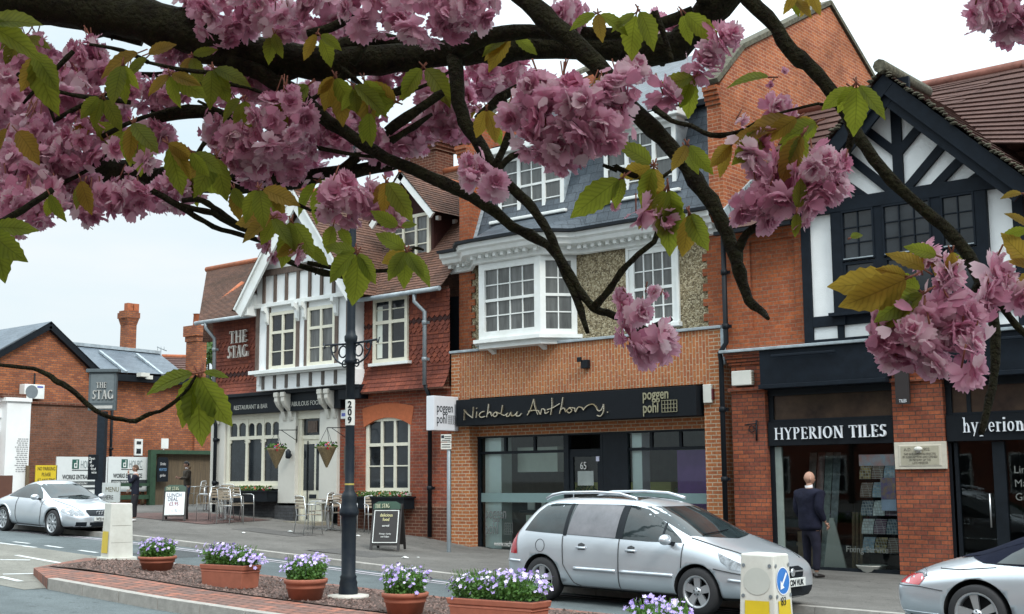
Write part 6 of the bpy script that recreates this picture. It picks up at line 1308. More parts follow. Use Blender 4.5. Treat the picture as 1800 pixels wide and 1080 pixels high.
mb = MB(); patch(mb, 1, -.78, .72, .12, Hl * .50); mb.build('yellow_panel', M['bolY'], t, local=True)
mb = MB(); patch(mb, 0, -.85, .85, Hl * .60, Hl * .605, .003); patch(mb, 0, -.85, .85, .3, .304, .003); mb.split('seam', M['dirt'], t, local=True)
PB = atd(1350, 1158, 12.8); PB.z = isz(PB.x); Hr = hpx(PB, 972)
t, patch, disc, of = bollard(PB, R(3), 'white keep-left bollard with blue arrow sign in front of the silver estate car', Hr, .42, .42, 1)
M['bolg'] = mat('bollard_grey', (.45, .47, .43), .5, var=.05)
for f in (0, 2):
    mb = MB(); disc(mb, f, 0, Hr * .70, .78, .135, .004); mb.build('disc', M['bolg'] if f == 0 else M['bolB'], t, local=True)
    mb = MB(); patch(mb, f, -.68, .68, .16, Hr * .49); mb.build('yellow_panel', M['bolY'], t, local=True)
    mb = MB()
    for u, v in ((-.78, .87), (.78, .87), (-.78, .54), (.78, .54)): disc(mb, f, u, Hr * v, .11, .02, .008, 10)
    mb.split('screw', M['greymetal'], t, local=True)
mb = MB(); fu = lambda u, v: of(2, u * .78, Hr * .70 + v * .135, .009)
mb.add([fu(.45, .62), fu(.62, .48), fu(-.1, -.32), fu(.12, -.5), fu(-.5, -.62), fu(-.42, .05), fu(-.22, -.16)], [(0, 1, 2, 6), (2, 3, 4), (2, 4, 6), (6, 4, 5)]); mb.build('arrow', M['letterW'], t, local=True)
mb = MB(); n = 28; vs = [of(2, .80 * math.cos(2 * math.pi * k / n) * rr_, Hr * .70 + .139 * math.sin(2 * math.pi * k / n) * rr_, .0065) for rr_ in (1, .93) for k in range(n)]; mb.add(vs, [(k, (k + 1) % n, (k + 1) % n + n, k + n) for k in range(n)]); mb.build('sign_rim', M['letterW'], t, local=True)
o_ = text('83', .12, 'number', M['black'], t, (0, 0, 0), depth=.001, world=False); o_.rotation_euler = (R(90), 0, R(90)); o_.location = Vector(of(2, -.45, .40, .012)); o_.rotation_euler = (0, R(90), R(90)) ; o_.rotation_euler = (0, 0, R(90))
# flower pots
M['gravel'] = mat('compost', (.03, .022, .018), .95)
M['violet'] = [mat('flower_violet', (.36, .28, .58), .6, var=.2, scale=30), mat('flower_lilac', (.62, .54, .78), .6, var=.1, scale=30), mat('flower_purple', (.20, .12, .42), .6, var=.2, scale=30)]
def blooms(t, x0, x1, y0, y1, z0, h, nl, nf, seed, rnd=False):
    rr = random.Random(seed); mb = MB(); sp_ = rr.uniform(1.18, 1.42); h *= rr.uniform(.95, 1.1); lop = rr.uniform(-.22, .22)
    cx, cy, rx, ry = (x0 + x1) / 2, (y0 + y1) / 2, (x1 - x0) / 2, (y1 - y0) / 2
    def pt(grow=1):
        while 1:
            u, v = rr.uniform(-1, 1), rr.uniform(-1, 1)
            if not rnd or u * u + v * v < 1: break
        return u, v
    for i in range(nl):
        u, v = pt(); edge = max(abs(u), abs(v)); zz = z0 + rr.random() * h * (.75 - .25 * edge ** 2) ; gr = 1.0 + .30 * (zz - z0) / h
        c = Vector((cx + u * rx * gr, cy + v * ry * gr, zz)); n = Vector((rr.gauss(0, .7), rr.gauss(0, .7) - .4, rr.uniform(.2, 1))).normalized(); a = n.orthogonal().normalized(); a.rotate(Matrix.Rotation(rr.uniform(0, 6.3), 3, n)); b = n.cross(a); k = rr.uniform(.014, .032)
        mb.add([c - a * k, c - a * k * .2 + b * k * .6, c + a * k + n * k * .1, c - a * k * .2 - b * k * .6], [(0, 1, 2, 3)])
    for i in range(nl // 8):
        u, v = pt(); p = Vector((cx + u * rx * .8, cy + v * ry * .8, z0)); q_ = Vector((cx + u * rx * 1.1, cy + v * ry * 1.1, z0 + h * rr.uniform(.6, .95))); d = Vector((.003, 0, 0)); mb.add([p - d, p + d, q_ + d, q_ - d], [(0, 1, 2, 3)])
    mb.build('foliage', M['bed'], t, local=True); mb = MB()
    for i in range(nf):
        u, v = pt(); e2 = u * u + v * v; zz = z0 + h * (.60 + .36 * rr.random() + lop * u) - (h * .34) * max(abs(u), abs(v)) ** 3 - (h * .22 if rr.random() < .15 else 0)
        c = Vector((cx + u * rx * sp_, cy + v * ry * sp_, zz)); n = Vector((u * .7 + rr.gauss(0, .35), v * .7 - .35 + rr.gauss(0, .35), rr.uniform(.3, 1.1))).normalized(); a = n.orthogonal().normalized(); a.rotate(Matrix.Rotation(rr.uniform(0, 6.3), 3, n)); b = n.cross(a); k = rr.uniform(.020, .031); m = rr.choice((0, 0, 1, 0, 2))
        for j in range(5):
            g = j * 1.2566; d = a * math.cos(g) + b * math.sin(g); e = b * math.cos(g) - a * math.sin(g)
            mb.add([c, c + d * k * .6 + e * k * .38 + n * k * .1, c + d * k + n * k * .18, c + d * k * .6 - e * k * .38 + n * k * .1], [(0, 1, 2, 3)], m)
        mb.add([c + n * .004 + a * .005, c + n * .004 + b * .005, c + n * .004 - a * .005, c + n * .004 - b * .005], [(0, 1, 2, 3)], 3)
    mb.build('flowers', M['violet'] + [mat('flower_eye', (.7, .6, .3), .6, var=0)], t, local=True)
M['bed'] = leafy('bedding_foliage', (.075, .17, .035), (.14, .26, .04), .3, var=.35)
def roundpot(px, pyt, pyb, w, pyf, lab, seed):
    Q = gpi(px, pyb - 3); s = dep(Q) / FPX; r = w * s / 2; h = max(.12, hpx(Q, pyt) + .02); t = T('flower_pot', lab, 'flower pot', Q, 0, 'terracotta planters on the island'); Q = Vector(Q)
    mb = MB(); mb.lathe([(0, 0), (r * .74, 0), (r * .86, h * .55), (r * .92, h * .57), (r * .90, h * .63), (r * .93, h * .78), (r, h * .80), (r * 1.02, h * .97), (r * .98, h), (r * .9, h), (r * .88, h * .8)], (0, 0, 0), 32); mb.build('pot', M['terracotta'], t, local=True)
    mb = MB(); mb.lathe([(0, h * .93), (r * .9, h * .93)], (0, 0, 0), 24); mb.build('soil', M['gravel'], t, local=True)
    blooms(t, -r * .85, r * .85, -r * .85, r * .85, h * .92, hpx(Q, pyf) - h * .92, 1500, 150, seed, True)
def trough(px, pyt, pyb, w, pyf, lab, seed, d=.34):
    Q = gpi(px, pyb - 3); s = dep(Q) / FPX; Lg = w * s / 2 * 1.12; h = max(.2, hpx(Q, pyt) + .03); t = T('flower_trough', lab, 'flower trough', Q, R(4), 'terracotta planters on the island'); y = d / 2
    def ring(mb, k, z, z2, k2): mb.add([(-Lg * k, -y * k, z), (Lg * k, -y * k, z), (Lg * k, y * k, z), (-Lg * k, y * k, z), (-Lg * k2, -y * k2, z2), (Lg * k2, -y * k2, z2), (Lg * k2, y * k2, z2), (-Lg * k2, y * k2, z2)], [(0, 1, 5, 4), (1, 2, 6, 5), (2, 3, 7, 6), (3, 0, 4, 7), (0, 3, 2, 1), (4, 5, 6, 7)])
    mb = MB(); ring(mb, .92, 0, h * .78, .97); mb.build('trough_body', M['terracotta'], t, local=True, bevel=.012); mb = MB(); ring(mb, 1.0, h * .78, h, 1.03); ring(mb, .985, h * .68, h * .73, .99); mb.split('rim', M['terracotta'], t, local=True, bevel=.012)
    mb = MB(); mb.box(-Lg * .95, Lg * .95, -y * .9, y * .9, h * .9, h + .004); mb.build('soil', M['gravel'], t, local=True)
    blooms(t, -Lg * .92, Lg * .92, -y * .85, y * .85, h, hpx(Vector(Q), pyf) - h, 2400, 260, seed)
roundpot(276, 980, 1006, 66, 945, 'round terracotta pot of violet flowers nearest the left bollard', 21)
trough(404, 996, 1036, 100, 953, 'long terracotta trough of violet flowers left of the lamp post', 22)
roundpot(537, 1020, 1058, 76, 976, 'round terracotta pot of violet flowers just left of the lamp post', 23)
roundpot(712, 1044, 1083, 82, 993, 'round terracotta pot of violet flowers just right of the lamp post', 24)
trough(876, 1058, 1108, 168, 1003, 'longest terracotta trough of violet flowers, rim near the bottom edge', 25)
roundpot(1160, 1108, 1160, 112, 1046, 'pot of violet flowers at the bottom edge before the estate car', 26)
# parking sign post and projecting shop sign
Q = gpt(789, 971); PK = T('parking_sign', 'slim grey post with two small parking plates before the kitchen shop', 'sign post', Q); H = hpx(Q, 764); s = dep(Q) / FPX
mb = MB(); mb.lathe([(.045, 0), (.042, H - .25), (.03, H - .24), (.03, H)], (0, 0, 0), 12); mb.build('post', M['greymetal'], PK, local=True)
mb = MB(); mb.xadd(Matrix.Rotation(R(35), 4, 'Z'), lambda q: (q.box(-.16, .06, -.06, -.045, H - .15, H), q.box(-.16, .06, -.06, -.045, H - .31, H - .17))); mb.split('plate', M['pale'], PK, local=True)
mb = MB(); mb.xadd(Matrix.Rotation(R(35), 4, 'Z'), lambda q: (q.box(-.15, -.09, -.064, -.06, H - .08, H - .02), q.box(-.08, .05, -.064, -.06, H - .05, H - .035), q.box(-.08, .05, -.064, -.06, H - .09, H - .075), q.box(-.14, .04, -.064, -.06, H - .13, H - .115), q.box(-.14, .04, -.064, -.06, H - .22, H - .205), q.box(-.14, .04, -.064, -.06, H - .27, H - .255))); mb.split('plate_print', M['iron'], PK, local=True)
SX = -19.60; a, b = onX(763, 694, SX), onX(806, 758, SX); PJ = T('projecting_sign', 'white projecting box sign with black lettering between pub and kitchen shop', 'sign', (SX, b.y, b.z))
mb = MB(); mb.box(SX - .24, SX, a.y, b.y, b.z, a.z - .02); mb.build('sign_box', mat('sign_box_white', (.66, .68, .72), .4, var=.03), PJ, bevel=.01)
mb = MB(); mb.box(SX - .15, SX - .1, b.y, FY + .02, b.z + .1, b.z + .16); mb.box(SX - .15, SX - .1, b.y, FY + .02, a.z - .2, a.z - .14); mb.split('bracket', M['black'], PJ)
wd = b.y - a.y; hh = a.z - b.z
text('poggen', hh * .38, 'lettering', M['black'], PJ, (SX + .004, a.y + wd * .10, b.z + hh * .52), sx=wd * .76 / (hh * .38 * 3.25), rz=R(90), depth=.003); text('pohl', hh * .38, 'lettering', M['black'], PJ, (SX + .004, a.y + wd * .10, b.z + hh * .20), sx=wd * .76 / (hh * .38 * 3.25), rz=R(90), depth=.003)
mb = MB()
for k in range(5): mb.box(SX, SX + .006, a.y + wd * (.56 + .075 * k), a.y + wd * (.57 + .075 * k), b.z + hh * .19, b.z + hh * .42); mb.box(SX, SX + .007, a.y + wd * .56, a.y + wd * .87, b.z + hh * (.19 + .0575 * k), b.z + hh * (.20 + .0575 * k))
mb.build('grid_emblem', M['black'], PJ)
# A-boards
M['awood'] = mat('black_board_wood', (.02, .018, .018), .6, var=.2); M['agreen'] = mat('dark_green_board', (.015, .05, .03), .5)
def aboard(px, pyb, pyt, w, rz, lab, face, fill):
    Q = gpt(px, pyb); t = T('pavement_board', lab, 'pavement sign', Q, rz); H = hpx(Q, pyt); sp = H * .30
    def leaf(sg, mb):
        for x in (-w / 2, w / 2 - .05): mb.add([(x, sg * sp - .02, 0), (x + .05, sg * sp - .02, 0), (x + .05, sg * sp + .02, 0), (x, sg * sp + .02, 0), (x, sg * .03 - .02, H * .93), (x + .05, sg * .03 - .02, H * .93), (x + .05, sg * .03 + .02, H * .93), (x, sg * .03 + .02, H * .93)], [(0, 3, 2, 1), (4, 5, 6, 7), (0, 1, 5, 4), (1, 2, 6, 5), (2, 3, 7, 6), (3, 0, 4, 7)])
    for sg in (-1, 1):
        mb = MB(); leaf(sg, mb)
        yy = lambda z: sg * (sp + (.03 - sp) * z / (H * .93))
        for z0, z1 in ((.10, H * .93),): mb.add([(-w / 2 + .05, yy(z0) - .012, z0), (w / 2 - .05, yy(z0) - .012, z0), (w / 2 - .05, yy(z0) + .012, z0), (-w / 2 + .05, yy(z0) + .012, z0), (-w / 2 + .05, yy(z1) - .012, z1), (w / 2 - .05, yy(z1) - .012, z1), (w / 2 - .05, yy(z1) + .012, z1), (-w / 2 + .05, yy(z1) + .012, z1)], [(0, 3, 2, 1), (4, 5, 6, 7), (0, 1, 5, 4), (1, 2, 6, 5), (2, 3, 7, 6), (3, 0, 4, 7)])
        mb.build('board', M['awood'], t, local=True)
    th = math.atan2(sp - .03, H * .93); Mx = Matrix.Translation((0, -.03 - .03, H * .93)) @ Matrix.Rotation(-th, 4, 'X')
    def pane(x0, x1, z0, z1, m, d, name): mb = MB(); mb.xadd(Mx, lambda q: q.box(x0, x1, -d, -d + .008, z0 - H * .97, z1 - H * .97)); return mb.build(name, m, t, local=True)
    mb = MB(); mb.xadd(Mx, lambda q: q.prism([(-w * .46, -.12), (w * .46, -.12), (w * .46, -.01), (w * .3, .045), (-w * .3, .045), (-w * .46, -.01)], 'y', -.03, 0)); mb.build('header', M['agreen'], t, local=True)
    pane(-w * .42, w * .42, H * .16, H * .84, M['white'], .012, 'rim'); pane(-w * .39, w * .39, H * .18, H * .82, face, .02, 'poster')
    def tx(s_, size, x, z, m, sx=.8, al='CENTER', nm='lettering'):
        o = text(s_, size, nm, m, t, (0, 0, 0), depth=.002, sx=sx, align=al, world=False); o.data.transform(Mx @ Matrix.Translation((x, -.026, z * H - H * .97))); return o
    o = serif('THE STAG', .085, 'lettering', M['fasc'], t, (0, 0, 0), depth=.004, sx=.62, world=False, gap=.1); o.data.transform(Mx @ Matrix.Translation((-w * .40, -.034, -.095))); fill(tx, pane)
    return t
M['fasc'] = mat('pale_gilt', (.55, .56, .40), .5, var=0); ink = mat('board_ink', (.06, .05, .08), .6, var=0); dred = mat('board_red', (.25, .01, .04), .6, var=0); chk = mat('board_chalk_yellow', (.7, .66, .35), .6, var=0)
def f1(tx, pane): tx('LUNCH', .13, -.02, .68, ink); tx('DEAL', .13, -.05, .56, ink); tx('£5.95', .13, -.02, .43, dred); tx('~ % ~', .12, .04, .24, mat('faint', (.4, .42, .45), .6, var=0))
def f2(tx, pane): tx('delicious', .095, 0, .70, chk); tx('food', .095, 0, .61, chk); tx('served', .07, 0, .49, M['white']); tx('Monday - Sunday', .045, 0, .33, M['white']); tx('until 9.30pm', .045, 0, .27, M['white'])
aboard(308, 915, 852, .56, R(48), 'white lunch deal pavement board with green header beside the sitting area', mat('poster_white', (.66, .72, .76), .4, var=.05), f1)
aboard(682, 967, 880, .62, R(32), 'black delicious food pavement board in front of the arched pub window', M['awood'], f2)
# cafe tables and chairs
M['slat'] = mat('weathered_slats', (.30, .25, .19), .7, var=.2, scale=12)
def make_chair(P, rz, lab):
    t = T('cafe_chair', lab, 'chair', P, rz, 'aluminium cafe chairs outside the pub'); lg = []
    for sx in (-1, 1):
        mb = MB(); mb.tube([(sx * .21, -.22, 0), (sx * .22, -.20, .45), (sx * .22, -.19, .64), (sx * .24, -.1, .67), (sx * .24, .18, .67)], .012, 6); mb.build('leg', M['silverleg'], t, local=True)
        mb = MB(); mb.tube([(sx * .21, .27, 0), (sx * .21, .20, .45), (sx * .20, .26, .84)], .012, 6); mb.build('leg', M['silverleg'], t, local=True)
    mb = MB(); mb.tube([(-.2, .26, .84), (-.1, .29, .86), (.1, .29, .86), (.2, .26, .84)], .012, 6); mb.tube([(-.22, -.2, .43), (.22, -.2, .43)], .01, 6); mb.tube([(-.21, .2, .43), (.21, .2, .43)], .01, 6); mb.split('frame', M['silverleg'], t, local=True)
    mb = MB()
    for k in range(6): mb.box(-.20, .20, -.22 + k * .072, -.165 + k * .072, .44, .452)
    mb.build('seat', M['slat'], t, local=True); mb = MB()
    for k in range(4): z = .58 + k * .07; mb.box(-.19, .19, .235 + k * .006, .25 + k * .006, z, z + .05)
    mb.build('backrest', M['slat'], t, local=True); return t
def make_table(P, lab):
    t = T('cafe_table', lab, 'table', P, R(20), 'aluminium cafe tables outside the pub'); mb = MB(); mb.lathe([(0, .70), (.29, .70), (.30, .715), (.29, .73), (0, .73)], (0, 0, 0), 28); mb.build('tabletop', mat('brushed_top', (.34, .31, .27), .4, metal=.4), t, local=True)
    mb = MB(); mb.lathe([(.028, .02), (.028, .7)], (0, 0, 0), 10); mb.build('pedestal', M['silverleg'], t, local=True)
    mb = MB()
    for k in range(4): g = k * math.pi / 2; mb.bar((0, 0, .035), (.26 * math.cos(g), .26 * math.sin(g), .015), .04, .02)
    mb.build('foot', M['silverleg'], t, local=True); return t
c0 = make_chair(gpt(405, 921), R(190), 'slatted cafe chair with its back to the road at the left table')
for (px, py, rz, lab) in ((424, 917, 100, 'cafe chair facing left on the right side of the left table'), (367, 917, -80, 'cafe chair on the left side of the left table'), (388, 912, 20, 'cafe chair behind the left table, close to the pub wall'), (345, 890, -60, 'cafe chair standing alone by the shelter behind the lunch board'), (378, 900, 10, 'farthest cafe chair, beside the pub corner pipe'),
                          (543, 940, 170, 'slatted cafe chair before the pub door, its back to the road'), (562, 932, -60, 'slatted cafe chair just left of the table by the pub door'), (606, 935, 75, 'cafe chair between lamp post and table by the pub door'), (592, 922, 10, 'cafe chair behind the table by the pub door'), (660, 938, 60, 'cafe chair half hidden behind the black food board')):
    dup(c0, gpt(px, py), R(rz), lab)
t0_ = make_table(gpt(396, 915), 'round cafe table with a metal top left of the pub window')
for px, py, lab in ((577, 932, 'round cafe table in front of the pub door, left of the lamp post'), (652, 925, 'round cafe table behind the black food board, under the window box'), (362, 898, 'round cafe table farthest left, near the shelter')): dup(t0_, gpt(px, py), R(35), lab)
# litter
rr = random.Random(8)
for px, py, k, lab in ((712, 982, .10, 'crumpled white paper on the pavement near the food board'), (735, 981, .04, 'tiny white scrap beside the crumpled paper'), (510, 936, .09, 'flat white paper on the pavement before the pub door'), (630, 943, .07, 'small white scrap behind the lamp post'), (428, 938, .07, 'pinkish scrap on the pavement left of the pub door')):
    P = gpt(px, py); mb = MB(); n = 9; mb.add([(0, 0, k * .45)] + [(k * rr.uniform(.7, 1.2) * math.cos(6.28 * i / n), k * rr.uniform(.4, .7) * math.sin(6.28 * i / n), .006 + rr.uniform(0, k * .2)) for i in range(n)] , [(0, 1 + i, 1 + (i + 1) % n) for i in range(n)]); o = mb.build('litter', M['white'], None); o.location = P + Vector((0, 0, .002)); tag(o, lab, 'litter', 'scraps of litter on the pavement')
# ================================================================== cars
M['silver'] = mat('silver_paint', (.56, .60, .64), .30, metal=.6, var=.02, coat=.8); M['rubber'] = mat('tyre_rubber', (.018, .018, .02), .8, var=.2); M['alloy'] = mat('alloy_wheel', (.50, .52, .54), .32, metal=.75, var=.04)
M['carglass'] = mat('car_glass', (.02, .028, .030), .04, var=.5, scale=1.5, spec=.55, coat=.0); M['redlens'] = mat('red_lens', (.35, .01, .02), .15, var=.1, coat=1); M['lens'] = mat('clear_lens', (.20, .22, .24), .1, var=.7, scale=14, coat=.5)
M['softtop'] = mat('navy_softtop', (.008, .010, .020), .95, var=.15, spec=.1); M['under'] = mat('underbody_black', (.008, .008, .009), .9, var=0); M['plateW'] = mat('plate_white', (.62, .64, .62), .5, var=0); M['plateY'] = mat('plate_yellow', (.62, .48, .06), .5, var=0)
M['shade'] = mat('grey_window_shade', (.17, .17, .185), .16, col2=(.10, .10, .11), scale=3, spec=.5); M['seam'] = mat('panel_gap', (.05, .055, .06), .7, var=0)
def sec(w, zb, zs, zbelt, wb, ze, we, zt): return [(0, zb), (w * .78, zb), (w * .96, zb + .07), (w, zs), (w * .995, zs * .4 + zbelt * .6), (wb, zbelt), (we, ze), (we * .6, zt - .008), (0, zt)]
def body_mesh(stations, arches, ar, creases=()):
    bm = bmesh.new(); rings = []
    for x, s in stations:
        q = sec(*s); ring = [(x, y, z) for y, z in q] + [(x, -y, z) for y, z in q[-2:0:-1]]; rings.append([bm.verts.new(v) for v in ring])
    n = len(rings[0])
    for a, b in zip(rings, rings[1:]):
        for i in range(n): bm.faces.new((a[i], b[i], b[(i + 1) % n], a[(i + 1) % n]))
    bm.faces.new(rings[0][::1]); bm.faces.new(rings[-1][::-1]); bmesh.ops.recalc_face_normals(bm, faces=bm.faces)
    me = bpy.data.meshes.new('tmp'); bm.to_mesh(me); bm.free(); o = bpy.data.objects.new('tmp', me); COL.objects.link(o)
    sd_ = o.modifiers.new('s', 'SUBSURF'); sd_.levels = sd_.render_levels = 2
    cut = []
    for ax in arches:
        mb = MB(); mb.lathe([(0, -.02), (ar, -.02), (ar, 2.3), (0, 2.3)], (ax[0], -1.15, ax[1]), 40, ax='y')
        for sgn in (1,):
            c = MB(); c.lathe([(1e-4, -1.15), (ar, -1.15), (ar, -.62), (1e-4, -.62)], (ax[0], 0, ax[1]), 40, ax='y'); c.lathe([(1e-4, .62), (ar, .62), (ar, 1.15), (1e-4, 1.15)], (ax[0], 0, ax[1]), 40, ax='y')
        co = c.build('cut', M['under']); bm2 = bmesh.new(); bm2.from_mesh(co.data); bmesh.ops.remove_doubles(bm2, verts=bm2.verts, dist=.001); bmesh.ops.recalc_face_normals(bm2, faces=bm2.faces); bm2.to_mesh(co.data); bm2.free()
        b_ = o.modifiers.new('b', 'BOOLEAN'); b_.operation = 'DIFFERENCE'; b_.object = co; b_.solver = 'EXACT'; cut.append(co)
    bpy.context.view_layer.update(); m2 = bpy.data.meshes.new_from_object(o.evaluated_get(bpy.context.evaluated_depsgraph_get()))
    bpy.data.objects.remove(o)
    for c in cut: bpy.data.objects.remove(c)
    return m2
class Car:
    def __init__(s, name, label, loc, rz, scale, stations, arches, ar, arch_r):
        s.root = T(name, label, 'car', loc, rz); s.root.scale = (scale,) * 3
        me = body_mesh(stations, arches, ar); me.materials.clear(); me.materials.append(M['silver']); me.materials.append(M['under'])
        for p in me.polygons:
            c = p.center; p.use_smooth = True; p.material_index = 0
            for ax in arches:
                r = math.hypot(c.x - ax[0], c.z - ax[1])
                if r < ar * 1.002 and (abs(abs(c.y) - .62) < .01 or (abs(p.normal.y) < .3 and abs(r - ar) < .012 and abs(c.y) > .6)): p.material_index = 1; p.use_smooth = False
            if p.normal.z < -.85 and c.z < .4: p.material_index = 1
        s.body = bpy.data.objects.new('body', me); COL.objects.link(s.body); s.body.parent = s.root
        bm = bmesh.new(); bm.from_mesh(me); s.bvh = BVHTree.FromBMesh(bm); bm.free()
    def decal(s, name, pts, ax, m, off=.006, step=.09, parent=None):
        """polygon in side (x,z), front/back (y,z) or top (x,y) view laid on the body"""
        bm = bmesh.new(); f3 = {'y-': lambda p: (p[0], -2, p[1]), 'y+': lambda p: (p[0], 2, p[1]), 'x+': lambda p: (6, p[0], p[1]), 'x-': lambda p: (-6, p[0], p[1]), 'z': lambda p: (p[0], p[1], 4)}[ax]
        d = Vector({'y-': (0, 1, 0), 'y+': (0, -1, 0), 'x+': (-1, 0, 0), 'x-': (1, 0, 0), 'z': (0, 0, -1)}[ax])
        vs = [bm.verts.new(f3(p)) for p in pts]; f = bm.faces.new(vs); bmesh.ops.triangulate(bm, faces=[f])
        for _ in range(5):
            es = [e for e in bm.edges if e.calc_length() > step]
            if not es: break
            bmesh.ops.subdivide_edges(bm, edges=es, cuts=1); bmesh.ops.triangulate(bm, faces=[q for q in bm.faces if len(q.verts) > 4])
        for v in bm.verts:
            h = s.bvh.ray_cast(v.co, d)
            if h[0] is None: h = s.bvh.find_nearest(v.co + d * (5.5 if ax[0] == 'x' else 1.6))
            nr = h[1] if h[1].dot(d) < 0 else -h[1]; v.co = h[0] + nr * off
        me = bpy.data.meshes.new(name); bmesh.ops.recalc_face_normals(bm, faces=bm.faces); bm.to_mesh(me); bm.free(); me.materials.append(m)
        for p in me.polygons: p.use_smooth = True
        o = bpy.data.objects.new(name, me); COL.objects.link(o); o.parent = parent or s.root; return o
    def line(s, name, pts, ax, w=.008, m=None, off=.004, dark=None):
        P = []
        for (a, b) in zip(pts, pts[1:]):
            n = max(1, int(math.hypot(b[0] - a[0], b[1] - a[1]) / .06))
            for i in range(n): P.append((a[0] + (b[0] - a[0]) * i / n, a[1] + (b[1] - a[1]) * i / n))
        P.append(pts[-1]); d = Vector((0, 1, 0)) if ax == 'y-' else Vector((0, -1, 0)) if ax == 'y+' else Vector((-1, 0, 0)) if ax == 'x+' else Vector((0, 0, -1)) if ax == 'z' else Vector((1, 0, 0)); Q = []
        for p in P:
            o = (p[0], -2 if ax == 'y-' else 2, p[1]) if ax[0] == 'y' else (6 if ax == 'x+' else -6, p[0], p[1]) if ax[0] == 'x' else (p[0], p[1], 4)
            h = s.bvh.ray_cast(Vector(o), d)
            if h[0] is not None: Q.append(h[0] + (h[1] if h[1].dot(d) < 0 else -h[1]) * off)
        if len(Q) > 1: mb = MB(); mb.tube(Q, w, 5); o = mb.build(name, m or M['seam'], s.root, local=True); return o
    def wheel(s, x, y, z, r, w, spokes, rr, style=0, turn=0):
        sg = -1 if y < 0 else 1; t = bpy.data.objects.new('wheel', None); COL.objects.link(t); t.empty_display_size = .2; t.parent = s.root; t.location = (x, y, z); t.rotation_euler = (0, 0, turn)
        mb = MB(); mb.lathe([(rr, -w / 2), (r - .02, -w / 2), (r, -w / 2 + .03), (r, w / 2 - .03), (r - .02, w / 2), (rr, w / 2)], (0, 0, 0), 40, ax='y'); mb.build('tyre', M['rubber'], t, local=True)
        mb = MB(); f = sg * (w / 2 - .005)
        mb.lathe([(rr + .004, f), (rr - .012, f + sg * .006), (rr - .028, f - sg * .01), (rr - .035, f - sg * .12)], (0, 0, 0), 40, ax='y')
        for k in range(spokes):
            a = 2 * math.pi * (k + .25) / spokes; c, s_ = math.cos(a), math.sin(a); wd = (.055 if style == 0 else .034 if style == 1 else .05); wi = wd * (.75 if style != 2 else .6)
            o_ = lambda rad, t_, yy: (c * rad - s_ * t_, yy, s_ * rad + c * t_)
            sw = .12 if style == 2 else 0
            vs = [o_(.05, -wi, f - sg * .02), o_(.05, wi, f - sg * .02), o_(rr - .02, wd + sw * rr, f - sg * .012), o_(rr - .02, -wd + sw * rr, f - sg * .012), o_(.05, -wi, f - sg * .06), o_(.05, wi, f - sg * .06), o_(rr - .02, wd + sw * rr, f - sg * .05), o_(rr - .02, -wd + sw * rr, f - sg * .05)]
            mb.add(vs, [(0, 1, 2, 3), (0, 3, 7, 4), (1, 5, 6, 2), (4, 7, 6, 5)])
        mb.lathe([(.001, f - sg * .008), (.055, f - sg * .012), (.06, f - sg * .03)], (0, 0, 0), 20, ax='y')
        mb.build('rim', M['alloy'], t, local=True)
        mb = MB(); mb.lathe([(.001, f - sg * .11), (rr - .03, f - sg * .11)], (0, 0, 0), 24, ax='y')
        for k in range(5): a = 2 * math.pi * k / 5 + .3; mb.lathe([(.012, 0), (.001, 0)], (math.cos(a) * .04, f, math.sin(a) * .04), 6, ax='y')
        mb.build('hub_back', M['under'], t, local=True)
    def plate(s, x, z, txt, m, sgn, y=0, w=.52, h=.11):
        mb = MB(); mb.box(min(x, x - sgn * .02), max(x, x - sgn * .02), y - w / 2, y + w / 2, z - h / 2, z + h / 2); o = mb.build('number_plate', m, s.root, local=True)
        tx = text(txt, h * .95, 'plate_lettering', M['black'], None, (0, 0, 0), depth=.001, sx=.86, align='CENTER', world=False, rz=R(90) if sgn > 0 else R(-90), font_bold=.003); tx.location = (x + sgn * .004, y, z - h * .34); tx.parent = s.root; return o
    def mirror(s, x, y, z):
        sg = -1 if y < 0 else 1; mb = MB(); mb.ball((x, y + sg * .1, z), .1, n=10, sc=(.75, 1.15, .72)); o = mb.build('door_mirror', M['silver'], s.root, local=True); mb = MB(); mb.bar((x + .04, y - sg * .05, z - .06), (x + .01, y + sg * .06, z - .04), .05, .05); mb.build('mirror_foot', M['black'], o, local=True)
# ---- silver estate, centre
st = [(-.755, (.66, .32, .48, .60, .64, .64, .56, .66)), (-.73, (.78, .26, .47, .66, .76, .69, .70, .70)), (-.66, (.84, .22, .46, .76, .82, .86, .73, .88)), (-.52, (.87, .20, .46, .90, .85, 1.08, .71, 1.12)), (-.28, (.88, .19, .46, .99, .865, 1.36, .655, 1.42)), (-.08, (.88, .19, .46, .99, .87, 1.43, .62, 1.49)), (.5, (.88, .19, .46, .965, .87, 1.455, .605, 1.525)), (1.2, (.88, .19, .46, .94, .87, 1.455, .605, 1.53)), (1.7, (.88, .19, .46, .92, .87, 1.41, .61, 1.49)), (2.05, (.88, .19, .46, .905, .865, 1.27, .655, 1.35)), (2.4, (.88, .19, .46, .895, .855, 1.10, .70, 1.17)), (2.72, (.88, .19, .46, .875, .84, .965, .75, 1.02)), (2.95, (.88, .19, .46, .85, .82, .90, .74, .95)), (3.25, (.865, .20, .46, .78, .80, .82, .70, .87)), (3.46, (.81, .21, .44, .70, .75, .73, .64, .77)), (3.58, (.70, .23, .42, .60, .66, .62, .56, .65)), (3.63, (.55, .27, .42, .52, .52, .54, .44, .56))]
CS = .985
Pc = Vector((-11.80, 14.42 + .88, 0)); Pc.z = (road_z(-11.8)) ; slope = math.atan2(road_z(-9.1) - road_z(-11.8), 2.7)
c1 = Car('estate_car', 'silver estate car with roof rails parked before the kitchen showroom', (Pc.x, Pc.y, Pc.z + .0), R(-1.5), CS, st, [(0, .315), (2.71, .315)], .365, 0)
